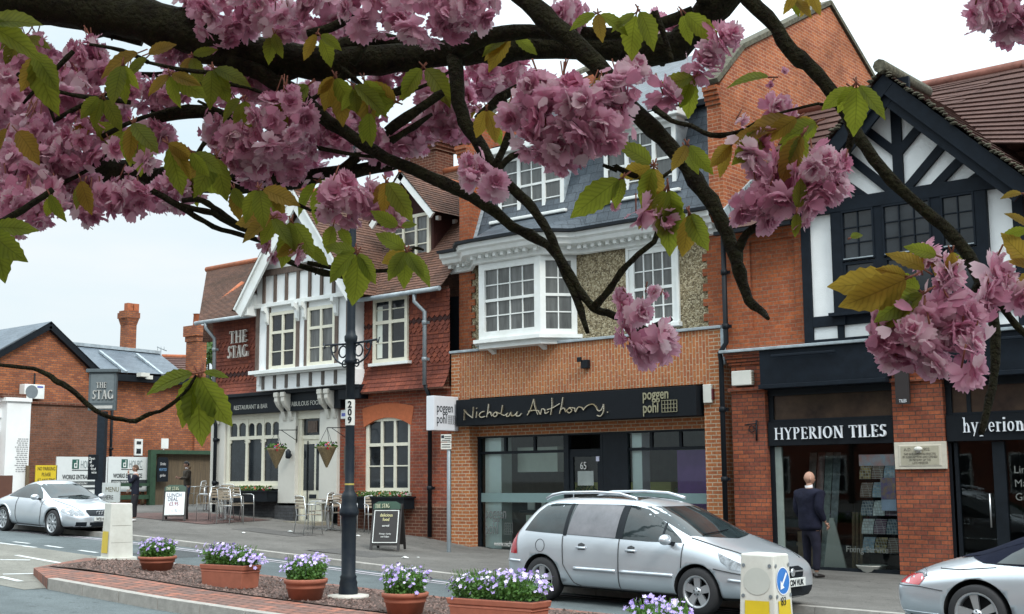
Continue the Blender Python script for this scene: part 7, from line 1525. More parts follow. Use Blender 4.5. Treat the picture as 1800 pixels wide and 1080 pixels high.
c1.root.rotation_euler = (0, -slope, R(-1.5))
for sd_ in ('y-', 'y+'):
    dgl = c1.decal('side_window', [(-.36, 1.0), (-.2, 1.27), (-.1, 1.37), (.05, 1.405), (1.5, 1.405), (1.75, 1.36), (2.08, 1.20), (2.42, .985), (2.45, .94), (1.9, .935), (1.0, .96), (0, .985)], sd_, M['carglass'], .004)
    for xa, xb in ((.40, .46), (1.36, 1.47)): c1.decal('window_pillar', [(xa + .0, .955), (xb + .0, .955), (xb - .03, 1.405), (xa - .03, 1.405)], sd_, M['black'], .009)
    c1.decal('quarter_bar', [(2.12, .94), (2.15, .94), (2.13, 1.18), (2.10, 1.195)], sd_, M['black'], .009)
    c1.decal('window_shade', [(.47, .975), (1.35, .955), (1.33, 1.41), (.49, 1.40)], sd_, M['shade'], .011) if sd_ == 'y-' else None
    c1.line('door_seam', [(1.42, .95), (1.42, .60), (1.42, .24)], sd_); c1.line('door_seam', [(2.48, .93), (2.47, .62), (2.40, .30), (2.32, .26), (.72, .255), (.60, .30), (.42, .55), (.40, .95)], sd_)
    for xa, xb in ((.62, 1.37), (1.45, 2.34)): o = c1.line('door_moulding', [(xa, .505), (xb, .505)], sd_, .026, M['silver'], .0)
    for x in (.68, 1.56): o = c1.line('door_handle', [(x, .80), (x + .17, .80)], sd_, .017, M['silver'], .02); c1.decal('handle_recess', [(x + .02, .77), (x + .14, .77), (x + .14, .85), (x + .08, .87), (x + .02, .85)], sd_, M['seam'], .004)
    c1.decal('headlamp', [(3.0, .84), (3.38, .70), (3.50, .64), (3.44, .60), (3.22, .64), (3.08, .72)], sd_, M['lens'], .006)
    c1.decal('tail_lamp', [(-.62, .66), (-.47, .66), (-.50, .86), (-.53, 1.04), (-.60, .92)], sd_, M['redlens'], .008)
    sg = -1 if sd_ == 'y-' else 1; mb = MB(); mb.tube([(-.12, sg * .60, 1.47), (0, sg * .60, 1.53), (.2, sg * .60, 1.565), (.8, sg * .59, 1.585), (1.25, sg * .59, 1.57), (1.55, sg * .60, 1.50)], [.025, .024, .022, .022, .022, .025], 8); mb.build('roof_rail', M['silver'], c1.root, local=True)
    c1.line('bumper_seam', [(2.98, .63), (3.2, .60), (3.5, .56)], sd_); c1.line('bumper_strip', [(-.68, .56), (-.40, .555)], sd_, .02, M['silver'], .004); c1.line('bumper_strip', [(3.2, .50), (3.5, .48)], sd_, .02, M['silver'], .004)
    c1.mirror(2.28, sg * .86, .98)
n = 20; c1.line('fuel_cap', [(-.02 + .085 * math.cos(6.283 * k / n), .80 + .09 * math.sin(6.283 * k / n)) for k in range(n + 1)], 'y-', .004)
c1.decal('windscreen', [(-.70, 1.03), (-.60, 1.36), (-.52, 1.40), (.52, 1.40), (.60, 1.36), (.70, 1.03), (0, .985)], 'x+', M['carglass'], .005); c1.line('wiper', [(-.55, 1.04), (.1, 1.08)], 'x+', .008, M['black'], .02); c1.decal('rear_window', [(-.58, 1.06), (-.52, 1.35), (.52, 1.35), (.58, 1.06)], 'x-', M['carglass'], .006)
c1.decal('sunroof', [(.3, -.40), (1.45, -.42), (1.45, .42), (.3, .40)], 'z', M['carglass'], .004)
c1.line('bonnet_seam', [(3.45, -.55), (3.0, -.68), (2.55, -.72)], 'z'); c1.line('bonnet_seam', [(3.45, .55), (3.0, .68), (2.55, .72)], 'z')
c1.decal('grille', [(-.30, .50), (.30, .50), (.36, .60), (.28, .64), (-.28, .64), (-.36, .60)], 'x+', M['black'], .012); c1.line('grille_bar', [(-.33, .575), (.33, .575)], 'x+', .012, M['alloy'], .016); mb = MB(); mb.ball((3.66, 0, .575), .055, n=8, sc=(.3, 1, 1)); mb.build('badge', M['alloy'], c1.root, local=True)
c1.decal('lower_intake', [(-.55, .26), (.55, .26), (.6, .38), (-.6, .38)], 'x+', M['black'], .01); c1.plate(3.70, .45, 'LC04 VUK', M['plateW'], 1); c1.plate(-.80, .62, 'LC04 VUK', M['plateY'], -1)
for x in (0, 2.71):
    for y in (-.77, .77): c1.wheel(x, y, .315, .315, .20, 5, .215)
# ---- silver coupe, far left
st = [(-.78, (.5, .30, .44, .60, .52, .66, .44, .68)), (-.74, (.70, .24, .44, .68, .70, .76, .58, .78)), (-.60, (.83, .19, .44, .76, .82, .84, .64, .88)), (-.35, (.90, .17, .42, .80, .88, .90, .62, .96)), (.0, (.925, .16, .42, .82, .90, 1.02, .60, 1.09)), (.4, (.90, .16, .42, .83, .88, 1.20, .56, 1.26)), (.8, (.895, .16, .42, .835, .87, 1.27, .545, 1.335)), (1.15, (.895, .16, .42, .83, .87, 1.25, .555, 1.32)), (1.5, (.895, .16, .42, .82, .865, 1.10, .61, 1.18)), (1.85, (.90, .16, .42, .80, .86, .92, .68, .98)), (2.1, (.92, .16, .42, .78, .86, .84, .68, .90)), (2.42, (.93, .16, .42, .74, .86, .79, .66, .85)), (2.8, (.88, .18, .40, .66, .82, .71, .60, .76)), (3.05, (.78, .20, .38, .58, .72, .61, .54, .64)), (3.18, (.60, .22, .36, .50, .56, .52, .42, .54)), (3.22, (.45, .26, .36, .44, .42, .46, .32, .47))]
TS = .90; P = Vector((-28.40, 14.98 + .80, .62)); slope = math.atan2(road_z(-26.2) - road_z(-28.4), 2.2)
c2 = Car('coupe_car', 'silver rounded two-door coupe parked at the far left', P, 0, TS, st, [(0, .315), (2.42, .315)], .355, 0); c2.root.rotation_euler = (0, -slope, R(0)); c2.root.location.z = road_z(-28.4)
for sd_ in ('y-', 'y+'):
    sg = -1 if sd_ == 'y-' else 1
    c2.decal('side_window', [(.05, .90), (.25, 1.06), (.5, 1.18), (.9, 1.235), (1.15, 1.20), (1.5, 1.03), (1.72, .88), (1.6, .865), (.6, .885)], sd_, M['carglass'], .005)
    c2.line('door_seam', [(.62, .88), (.60, .5), (.66, .24), (1.75, .23), (1.85, .5), (1.84, .86)], sd_, .007)
    c2.decal('headlamp', [(2.72, .60), (3.08, .50), (3.02, .60), (2.85, .68), (2.66, .72)], sd_, M['lens'], .006); c2.mirror(1.62, sg * .84, .92)
    c2.line('sill_line', [(.5, .20), (1.95, .20)], sd_, .015, M['silver'], .004)
    for ax_ in (0, 2.42): c2.line('arch_lip', [(ax_ + .385 * math.cos(a * math.pi / 14), .315 + .385 * math.sin(a * math.pi / 14)) for a in range(15)], sd_, .022, M['silver'], .004)
    c2.decal('side_intake', [(sg * .66, .26), (sg * .42, .26), (sg * .42, .36), (sg * .66, .36)], 'x+', M['black'], .006)
    c2.decal('tail_lamp', [(sg * .48, .60), (sg * .68, .60), (sg * .64, .72), (sg * .48, .72)], 'x-', M['redlens'], .006); c2.decal('front_lamp', [(sg * .44, .52), (sg * .68, .50), (sg * .70, .60), (sg * .48, .64)], 'x+', M['lens'], .006)
c2.decal('windscreen', [(-.66, .90), (-.56, 1.18), (-.48, 1.23), (.48, 1.23), (.56, 1.18), (.66, .90), (0, .87)], 'x+', M['carglass'], .006); c2.line('wiper', [(-.5, .92), (.15, .95)], 'x+', .008, M['black'], .02); c2.decal('rear_window', [(-.5, .98), (-.42, 1.18), (.42, 1.18), (.5, .98)], 'x-', M['carglass'], .006)
c2.decal('grille', [(-.34, .50), (.34, .50), (.38, .60), (.34, .64), (-.34, .64), (-.38, .60)], 'x+', M['black'], .010)
for k in range(4):
    mb = MB(); mb.tube([(3.235 - .06, -.105 + .07 * k + .045 * math.cos(a * .524), .575 + .045 * math.sin(a * .524)) for a in range(13)], .006, 5, cap=False); mb.build('badge_ring', M['alloy'], c2.root, local=True)
c2.decal('lower_intake', [(-.34, .24), (.34, .24), (.34, .35), (-.34, .35)], 'x+', M['black'], .006); c2.plate(3.26, .43, 'W214 YAX', M['plateW'], 1, w=.5, h=.10)
c2.line('bonnet_seam', [(3.0, -.5), (2.5, -.62), (2.0, -.66)], 'z', .005); c2.line('bonnet_seam', [(3.0, .5), (2.5, .62), (2.0, .66)], 'z', .005)
for x in (0, 2.42):
    for y in (-.80, .80): c2.wheel(x, y, .315, .315, .22, 9, .235, 1)
# ---- silver convertible, right edge
st = [(-1.02, (.55, .34, .46, .56, .54, .60, .46, .61)), (-.98, (.72, .26, .46, .60, .72, .64, .62, .66)), (-.86, (.80, .22, .46, .64, .80, .72, .66, .75)), (-.60, (.86, .20, .46, .70, .84, .82, .62, .87)), (-.25, (.885, .18, .46, .76, .87, .89, .60, .95)), (.05, (.89, .17, .46, .80, .87, .98, .58, 1.03)), (.35, (.885, .17, .46, .82, .86, 1.12, .56, 1.17)), (.75, (.88, .17, .46, .83, .86, 1.22, .54, 1.27)), (1.15, (.88, .17, .46, .83, .86, 1.24, .53, 1.29)), (1.5, (.88, .17, .46, .82, .85, 1.14, .58, 1.20)), (1.85, (.88, .17, .46, .80, .84, .95, .66, 1.0)), (2.2, (.88, .17, .46, .76, .83, .82, .66, .86)), (2.6, (.87, .18, .44, .72, .80, .75, .62, .79)), (3.0, (.80, .20, .40, .60, .72, .62, .54, .66)), (3.25, (.62, .22, .38, .48, .56, .49, .42, .52)), (3.30, (.4, .26, .36, .42, .38, .43, .3, .45))]
P = Vector((-5.42, 14.3 + .80, road_z(-5.4) - .0))
c3 = Car('convertible_car', 'silver convertible with navy soft top cut off by the right edge', P, 0, 1.0, st, [(0, .325), (2.35, .325)], .385, 0)
for sd_ in ('y-', 'y+'):
    c3.decal('soft_top_side', [(-.22, .955), (.05, .88), (.5, .86), (1.3, .86), (1.9, .86), (1.75, 1.0), (1.45, 1.22), (1.1, 1.27), (.7, 1.27), (.3, 1.17), (.0, 1.03)], sd_, M['softtop'], .010)
    c3.decal('side_window', [(.22, .875), (.36, .98), (.62, 1.12), (.9, 1.18), (1.2, 1.18), (1.45, 1.10), (1.75, .90), (1.7, .87)], sd_, M['carglass'], .016)
    c3.decal('tail_lamp', [(-.93, .625), (-.66, .615), (-.60, .69), (-.66, .735), (-.80, .725), (-.88, .70)], sd_, M['redlens'], .008)
    c3.decal('lamp_top', [(-.80, .73), (-.66, .745), (-.62, .70), (-.58, .72), (-.64, .78), (-.74, .79)], sd_, M['lens'], .007)
    c3.line('bumper_seam', [(-.97, .60), (-.66, .60), (-.38, .565)], sd_, .006); c3.line('bumper_crease', [(-.98, .32), (-.45, .30)], sd_, .006, M['silver']); c3.line('lid_seam', [(-.55, .86), (-.45, .80), (-.2, .80), (.22, .84)], sd_, .005)
    c3.line('door_seam', [(.60, .85), (.58, .55), (.66, .25), (1.7, .25), (1.78, .5), (1.76, .84)], sd_, .006); c3.mirror(1.6, -.84 if sd_ == 'y-' else .84, .94)
    c3.decal('headlamp', [(2.7, .62), (3.0, .50), (2.98, .62), (2.75, .70)], sd_, M['lens'], .006)
c3.decal('soft_top', [(-.30, -.45), (.0, -.58), (.7, -.56), (1.25, -.54), (1.25, .54), (.7, .56), (0, .58), (-.30, .45)], 'z', M['softtop'], .012)
c3.decal('windscreen', [(-.60, .93), (-.5, 1.2), (.5, 1.2), (.60, .93)], 'x+', M['carglass'], .006); c3.plate(-1.05, .5, 'Y911 KGU', M['plateY'], -1)
n = 20; c3.line('fuel_cap', [(.95 + .10 * math.cos(6.283 * k / n), .66 + .11 * math.sin(6.283 * k / n)) for k in range(n + 1)], 'y-', .004)
mb = MB(); mb.tube([(-1.0, -.45, .25), (-.8, -.45, .25)], .04, 10); mb.build('exhaust', M['silverleg'], c3.root, local=True)
for x in (0, 2.35):
    for y in (-.78, .78): c3.wheel(x, y, .325, .325, .24, 5, .245, 2)
# ================================================================== people
def skinmesh(chains, sublev=2, extra=None):
    """chains: list of [(x,y,z,r), ...]; a chain starting with an index tuple ('j', chain, point) joins there"""
    bm = bmesh.new(); sk = bm.verts.layers.skin.verify(); idx = []
    for ch in chains:
        vs = []; prev = None
        for p in ch:
            if p[0] == 'j': prev = idx[p[1]][p[2]]; vs.append(prev); continue
            v = bm.verts.new(p[:3]); v[sk].radius = (p[3], p[4] if len(p) > 4 else p[3])
            if prev is not None: bm.edges.new((prev, v))
            elif not idx or True: v[sk].use_root = not idx
            prev = v; vs.append(v)
        idx.append(vs)
    me = bpy.data.meshes.new('s'); bm.to_mesh(me); bm.free(); o = bpy.data.objects.new('s', me); COL.objects.link(o)
    s = o.modifiers.new('skin', 'SKIN'); s.use_smooth_shade = True; q = o.modifiers.new('sub', 'SUBSURF'); q.levels = q.render_levels = sublev
    bpy.context.view_layer.update(); m2 = bpy.data.meshes.new_from_object(o.evaluated_get(bpy.context.evaluated_depsgraph_get())); bpy.data.objects.remove(o)
    return m2
def link(name, me, m, parent=None):
    me.materials.clear(); me.materials.append(m)
    for p in me.polygons: p.use_smooth = True
    o = bpy.data.objects.new(name, me); COL.objects.link(o); o.parent = parent; return o
M['skin'] = mat('skin', (.36, .20, .14), .55, var=.08, scale=20)
def joined(mes):
    bm = bmesh.new()
    for me in mes: bm.from_mesh(me)
    o = bpy.data.meshes.new('body'); bm.to_mesh(o); bm.free(); return o
def head_mesh(c, yaw, pitch, s=1.0):
    """head facing -y with brow, nose, mouth, chin, ears"""
    bm = bmesh.new(); bmesh.ops.create_uvsphere(bm, u_segments=28, v_segments=22, radius=1)
    for v in bm.verts:
        x, y, z = v.co; X, Y, Z = x * .076, y * .096, z * .118
        if z < -.1: k = 1 - .34 * ((-z - .1) / .9) ** 1.3; X *= k; Y *= (1 - .12 * (-z)) if y < 0 else (1 - .45 * ((-z - .1) / .9))
        if y < -.5: Y += .012 * max(0, 1 - abs(z + .55) * 5) * -1 * max(0, 1 - abs(x) * 2.2)                     # chin
        if y < -.3:
            Y -= .030 * math.exp(-((x / .16) ** 2)) * max(0, 1 - abs(z + .18) / .22)                            # nose
            Y += .012 * math.exp(-(((abs(x) - .38) / .16) ** 2)) * math.exp(-(((z - .04) / .12) ** 2))          # eye sockets
            Y -= .006 * math.exp(-(((z - .22) / .08) ** 2)) * max(0, 1 - abs(x) * 1.3)                            # brow
            Y -= .007 * math.exp(-(((z + .50) / .06) ** 2)) * math.exp(-((x / .3) ** 2))                          # lips
        v.co = (X, Y, Z)
    for sg in (-1, 1):
        g = bmesh.ops.create_uvsphere(bm, u_segments=10, v_segments=8, radius=1)
        for v in g['verts']: v.co = Vector((v.co.x * .012 + sg * .078, v.co.y * .022 + .012, v.co.z * .034 - .008))
    M_ = Matrix.Translation(c) @ Matrix.Rotation(yaw, 4, 'Z') @ Matrix.Rotation(pitch, 4, 'X') @ Matrix.Diagonal((s, s, s, 1)); bmesh.ops.transform(bm, matrix=M_, verts=bm.verts)
    me = bpy.data.meshes.new('head'); bm.to_mesh(me); bm.free(); return me, M_
def hand(w, d, palm_n, side=1, curl=.6):
    """wrist w, direction d, palm normal; five separate fingers"""
    w, d, pn = Vector(w), Vector(d).normalized(), Vector(palm_n).normalized(); a = d.cross(pn).normalized() * side; ms = []
    ms.append(skinmesh([[(*w, .024, .017), (*(w + d * .045), .034, .014), (*(w + d * .085), .034, .013)]], 1))
    for k, (o, l) in enumerate(((-.027, .062), (-.009, .072), (.009, .068), (.026, .052))):
        p0 = w + d * .075 + a * o; p1 = w + d * .10 + a * o; d2 = (d * math.cos(curl) + pn * math.sin(curl)).normalized(); d3 = (d * math.cos(curl * 2) + pn * math.sin(curl * 2)).normalized()
        p2 = p1 + d2 * l * .5; p3 = p2 + d3 * l * .45; ms.append(skinmesh([[(*p0, .009), (*p1, .009), (*p2, .008), (*p3, .0065)]], 1))
    t0 = w + d * .03 - a * .022; t1 = t0 - a * .028 + d * .022 + pn * .01; t2 = t1 + d * .032 + pn * .012; ms.append(skinmesh([[(*t0, .011), (*t1, .010), (*t2, .0085)]], 1)); return ms
def person(P, rz, lab, Hh, legs, arms, jacket, trousers, shoe, hair=None, head_yaw=0, head_pitch=0, lean=0, hem=.80, fat=1.0, collar=None, fur=None, handcurl=.6, hands=None):
    """legs: ((hipx, kneexyz, anklexyz) x2); arms: (elbow, wrist) x2 in metres for a 1.78 m figure; faces -y"""
    k = Hh / 1.78; hd = Vector((0, -.015 - lean * .6, 1.655)); ms, HM = head_mesh(hd, head_yaw, head_pitch); L_ = []
    torso = [(0, 0, .93, .13, .10), (0, 0, 1.10, .13, .10), (0, -lean * .3, 1.30, .15, .11), (0, -lean * .5, 1.43, .12, .09), (0, -lean * .55, 1.50, .055, .055), (*(hd - Vector((0, 0, .05))), .05, .05)]
    ch = [torso]
    for (hx, kn, an) in legs: ch.append([('j', 0, 0), (hx, 0, .86, .085), (*kn, .058), (*an, .038)])
    for i, (el, wr) in enumerate(arms): sx = -1 if i == 0 else 1; ch.append([('j', 0, 3), (sx * .17, -lean * .5, 1.42, .055), (*el, .042), (*wr, .026)])
    parts = [skinmesh(ch), ms]
    for i, (el, wr) in enumerate(arms): dv = Vector(wr) - Vector(el); sx = -1 if i == 0 else 1; hdn = hands[i] if hands else (dv, (-sx, 0, 0)); parts += hand(wr, hdn[0], hdn[1], sx, handcurl)
    b = link('person', joined(parts), M['skin']); b.location = P; b.rotation_euler = (0, 0, rz); b.scale = (k, k, k); tag(b, lab, 'person')
    f = fat
    j = [[(0, 0, hem, .19 * f, .135 * f), (0, 0, hem + .12, .185 * f, .135 * f), (0, -lean * .15, 1.12, .18 * f, .13 * f), (0, -lean * .3, 1.30, .20 * f, .135 * f), (0, -lean * .5, 1.43, .165 * f, .11 * f), (0, -lean * .55, 1.50, .075, .07)]]
    for i, (el, wr) in enumerate(arms):
        sx = -1 if i == 0 else 1; w_ = Vector(el).lerp(Vector(wr), .93); j.append([('j', 0, 4), (sx * .195 * f, -lean * .5, 1.40, .075 * f), (*el, .062 * f), (*w_, .044)])
    link('jacket', skinmesh(j), jacket, b)
    t = [[(0, 0, .98, .155, .125), (0, 0, .90, .16, .13), (0, 0, .83, .13, .12)]]
    for (hx, kn, an) in legs: a_ = Vector(kn).lerp(Vector(an), .96); t.append([('j', 0, 2), (hx, 0, .76, .105), (*kn, .076), (*a_, .060)])
    link('trousers', skinmesh(t), trousers, b)
    for (hx, kn, an) in legs:
        a_ = Vector(an); mb = MB(); s_ = [(a_.x, a_.y + .05, .045, .040, .040), (a_.x, a_.y - .03, .045, .045, .038), (a_.x, a_.y - .12, .035, .045, .028), (a_.x, a_.y - .18, .03, .035, .022)]; link('shoe', skinmesh([s_], 2), shoe, b)
    # face details
    for sg in (-1, 1):
        mb = MB(); mb.ball(tuple(HM @ Vector((sg * .029, -.083, .006))), .0085, n=6); mb.build('eye', M['iron'], b, local=True)
    if hair:
        bm = bmesh.new(); bmesh.ops.create_uvsphere(bm, u_segments=24, v_segments=18, radius=1); rr = random.Random(4)
        for v in bm.verts: v.co = Vector((v.co.x * .083, v.co.y * .103 + .006, v.co.z * .124 + .004)) * (1 + rr.uniform(-.02, .03))
        dl = [v for v in bm.verts if (v.co.y < -.045 and v.co.z < .065) or v.co.z < -.075 or (v.co.y < .02 and v.co.z < -.02)]
        bmesh.ops.delete(bm, geom=dl, context='VERTS'); bmesh.ops.transform(bm, matrix=HM, verts=bm.verts); me = bpy.data.meshes.new('hair'); bm.to_mesh(me); bm.free(); link('hair', me, hair, b)
    if collar: mb = MB(); mb.xadd(Matrix.Translation((0, -lean * .55 + .0, 1.515)) @ Matrix.Rotation(R(-12), 4, 'X'), lambda q: q.lathe([(.064, -.02), (.067, .03), (.06, .032)], (0, 0, 0), 18)); mb.build('collar', collar, b, local=True)
    if fur:
        mb = MB(); rr = random.Random(6)
        for i in range(260):
            g = rr.uniform(0, 6.283); c = Vector((.125 * math.cos(g), .03 + .10 * math.sin(g) - lean * .5, 1.50 + .04 * math.sin(g) + rr.uniform(-.03, .03))); d = Vector((rr.gauss(0, 1), rr.gauss(0, 1), rr.gauss(0, 1))).normalized() * .03; mb.add([c - d, c + d.orthogonal() * .3, c + d], [(0, 1, 2)])
        mb.build('fur_collar', fur, b, local=True)
    return b
navy = mat('navy_suit', (.009, .010, .022), .9, var=.3, scale=5, bump=1, bscale=7, spec=.2); dkt = mat('dark_trousers', (.012, .012, .022), .9, var=.3, bump=1, bscale=8, spec=.2); blk = mat('black_shoe', (.015, .012, .012), .4)
P = gpt(1428, 1016)
person(P, R(180 - 22), 'bald man in a dark navy suit with his back turned at the tile shop window', 1.76, ((-.10, (-.12, -.02, .48), (-.13, .02, .09)), (.10, (.14, -.03, .48), (.16, -.04, .09))), (((-.27, .04, 1.14), (-.27, -.10, .92)), ((.27, .05, 1.14), (.25, -.08, .90))), navy, dkt, blk, None, R(-18), R(4), fat=1.34, hem=.76, collar=mat('shirt_white', (.6, .6, .62), .7, var=0))
Q = gpt(236, 917); Hq = hpx(Q, 817)
person(Q, R(-40), 'man in dark clothes standing with a hand at his mouth beside the hoarding', Hq, ((-.09, (-.10, -.01, .48), (-.10, .0, .09)), (.09, (.10, -.05, .48), (.10, -.02, .09))), (((-.24, -.02, 1.14), (-.22, -.20, 1.00)), ((.22, -.14, 1.20), (.06, -.22, 1.50))), mat('navy_jacket', (.014, .016, .028), .85, bump=1, bscale=8, spec=.2), mat('black_trousers', (.010, .010, .014), .9), mat('white_trainer', (.6, .6, .6), .6), mat('brown_hair', (.07, .04, .025), .8), R(0), R(5), hem=.78, collar=mat('shirt_pale', (.5, .48, .5), .7), hands=((Vector((0, -.6, -.8)), (1, 0, 0)), (Vector((-.2, -.1, 1)), (-.2, 1, 0))))
Q = atd(328, 903, 39.5); Q.z = gz(Q.x, Q.y); Hq = hpx(Q, 811)
pm = person(Q, R(-20), 'man in a brown fur-collared jacket and jeans looking down at his phone', Hq, ((-.09, (-.10, -.02, .48), (-.11, .0, .09)), (.09, (.11, -.04, .48), (.11, -.02, .09))), (((-.25, -.06, 1.16), (-.10, -.30, 1.16)), ((.25, -.06, 1.16), (.08, -.30, 1.18))), mat('brown_jacket', (.045, .035, .025), .85), mat('blue_jeans', (.035, .05, .10), .9), blk, mat('black_hair', (.012, .01, .01), .7), R(-8), R(24), lean=.06, hem=.86, fat=1.08, collar=mat('shirt_light', (.5, .5, .52), .7), fur=mat('fur_tan', (.22, .15, .09), .95), hands=((Vector((.4, -1, .1)), (0, 0, 1)), (Vector((-.4, -1, .1)), (0, 0, 1))), handcurl=.9)
mb = MB(); mb.box(-.04, .04, -.42, -.35, 1.185, 1.20); mb.build('phone', mat('phone_red_black', (.10, .02, .03), .4), pm, local=True)
# ================================================================== the flowering cherry above the photographer
M['cbark'] = mat('cherry_bark', (.016, .013, .011), .95, col2=(.040, .042, .020), scale=45, bump=1, bscale=130, spec=.15)
M['petal'] = leafy('cherry_petal', (.74, .45, .57), (.82, .48, .62), .46, .7, .16, 30); M['petald'] = leafy('cherry_petal_deep', (.58, .26, .38), (.66, .28, .42), .45, .7, .2, 30); M['petall'] = leafy('cherry_petal_pale', (.82, .65, .72), (.90, .70, .78), .48, .7, .08, 30)
def leafmat(name, col, tr_):
    m = leafy(name, col, tr_, .62, .4, .22, 25); t = m.node_tree; n = t.nodes.new; l = t.links.new; uv = n('ShaderNodeTexCoord'); sp = n('ShaderNodeSeparateXYZ'); l(uv.outputs['UV'], sp.inputs[0])
    def mth(op, a, b_=None, v=None):
        q = n('ShaderNodeMath'); q.operation = op; l(a, q.inputs[0])
        if b_ is not None: l(b_, q.inputs[1])
        if v is not None: q.inputs[1].default_value = v
        return q.outputs[0]
    s_ = mth('ABSOLUTE', sp.outputs[1]); k = mth('SUBTRACT', mth('MULTIPLY', sp.outputs[0], v=11), mth('MULTIPLY', s_, v=2.2)); w = mth('POWER', mth('ABSOLUTE', mth('SINE', mth('MULTIPLY', k, v=3.1416))), v=.35)
    mid = mth('MINIMUM', mth('MULTIPLY', s_, v=14), v=1); f = mth('MULTIPLY', w, mid); r = n('ShaderNodeMapRange'); l(f, r.inputs[0]); r.inputs[3].default_value = .62; r.inputs[4].default_value = 1.08
    for node in (t.nodes['Principled BSDF'], [q for q in t.nodes if q.type == 'BSDF_TRANSLUCENT'][0]):
        inp = node.inputs['Base Color'] if 'Base Color' in node.inputs else node.inputs['Color']; src = inp.links[0].from_socket; x = n('ShaderNodeMixRGB'); x.blend_type = 'MULTIPLY'; x.inputs[0].default_value = 1; l(src, x.inputs[1]); l(r.outputs[0], x.inputs[2]); l(x.outputs[0], inp)
    bp = n('ShaderNodeBump'); bp.inputs['Strength'].default_value = .6; bp.inputs['Distance'].default_value = .002; l(f, bp.inputs['Height']); l(bp.outputs[0], t.nodes['Principled BSDF'].inputs['Normal']); return m
M['cleaf'] = leafmat('cherry_leaf', (.10, .14, .025), (.36, .41, .04)); M['cleafb'] = leafmat('cherry_leaf_bronze', (.18, .12, .025), (.52, .36, .05)); M['cstem'] = mat('flower_stalk', (.22, .08, .05), .7, var=.2)
base = atd(-1150, 900, 3.0); TR = T('cherry_tree', 'flowering cherry with thick dark limbs, pink double blossom and bronze-green leaves', 'tree', (base.x, base.y, road_z(base.x) + .1))
rr = random.Random(11)
def limb(pts, name='branch'):
    """pts: (px, py, radius px, depth)"""
    if name == 'branch': pts = [(a, b, r * .84, d) for a, b, r, d in pts]
    P = [(atd(a, b, d), r * d / FPX) for a, b, r, d in pts]; q = []; n = len(P)
    for i in range(n - 1):
        p0, p1, p2, p3 = P[max(i - 1, 0)], P[i], P[i + 1], P[min(i + 2, n - 1)]; m = max(3, int((p2[0] - p1[0]).length / .03))
        for k in range(m):
            t = k / m; c = .5 * ((2 * p1[0]) + (p2[0] - p0[0]) * t + (2 * p0[0] - 5 * p1[0] + 4 * p2[0] - p3[0]) * t * t + (3 * p1[0] - p0[0] - 3 * p2[0] + p3[0]) * t ** 3); q.append((c, p1[1] * (1 - t) + p2[1] * t))
    q.append(P[-1]); mb = MB(); pts_ = []; rs = []
    for i, (c, r) in enumerate(q):
        j = r * .16; pts_.append(c + Vector((rr.uniform(-j, j), rr.uniform(-j, j), rr.uniform(-j, j)))); rs.append(r * rr.uniform(.90, 1.10) * (1.18 if rr.random() < .12 else 1))
    mb.tube(pts_, rs, 12 if rs[0] > .008 else 7); 
    for i in range(0, len(q) - 1, 5):      # spurs and knots
        if rr.random() < .5 and rs[i] < .05: d = Vector((rr.gauss(0, 1), rr.gauss(0, 1), rr.gauss(0, 1))).normalized(); mb.tube([pts_[i], pts_[i] + d * rs[i] * 1.45], [rs[i] * .5, rs[i] * .22], 6)
    mb.build(name, M['cbark'], TR)
def D(l, d0, d1=None):
    d1 = d0 if d1 is None else d1; n = len(l); return [(*p, d0 + (d1 - d0) * i / (n - 1)) for i, p in enumerate(l)]
limb([(-1150, 2200, 190, 3.0), (-1150, 1400, 150, 3.0), (-1120, 800, 140, 3.0), (-1000, 400, 120, 2.9)], 'trunk')
mb = MB(); p0 = atd(-1150, 2200, 3.0); mb.tube([(base.x, base.y, road_z(base.x) + .05), (base.x, base.y, .5), atd(-1150, 1400, 3.0)], [.26, .2, .19], 14); mb.build('trunk', M['cbark'], TR)
limb([(-1000, 420, 110, 2.9), (-700, 60, 75, 2.7), (-300, -40, 50, 2.5), (-80, -22, 42, 2.4)] , 'limb')
limb(D([(-100, -24, 42), (60, 2, 40), (200, 22, 38), (330, 55, 38), (430, 92, 36), (520, 110, 32), (620, 113, 28), (700, 102, 25), (820, 92, 24), (940, 84, 22), (1060, 84, 22), (1130, 95, 26), (1190, 78, 25), (1240, 32, 28), (1310, -40, 32), (1420, -160, 38)], 2.4, 2.0), 'limb')
limb(D([(560, 100, 16), (640, 70, 14), (740, 80, 14)], 2.25)); limb(D([(800, 92, 18), (860, 62, 17), (930, 56, 16), (1020, 60, 14), (1110, 58, 12), (1220, 20, 12)], 2.1, 1.95))
limb(D([(350, 95, 20), (430, 118, 19), (510, 160, 17), (580, 215, 15), (640, 255, 14), (700, 287, 13), (780, 322, 13), (850, 358, 12), (902, 398, 11), (945, 420, 10), (972, 440, 9), (997, 486, 9), (1020, 545, 7), (1033, 584, 5)], 2.3, 1.8))
limb(D([(798, 100, 17), (804, 160, 16), (818, 215, 15), (845, 258, 14), (870, 300, 13), (905, 335, 11), (935, 365, 10), (962, 405, 9), (985, 453, 9), (1016, 505, 8), (1044, 541, 9), (1080, 555, 8), (1115, 570, 8), (1140, 585, 9)], 2.1, 1.75))
limb(D([(1044, 541, 8), (1072, 508, 7), (1092, 478, 7), (1122, 447, 6), (1149, 425, 6), (1160, 395, 5), (1185, 350, 5)], 1.78)); limb(D([(1140, 582, 8), (1160, 570, 6), (1182, 560, 5)], 1.75)); limb(D([(1142, 582, 9), (1133, 600, 4)], 1.75))
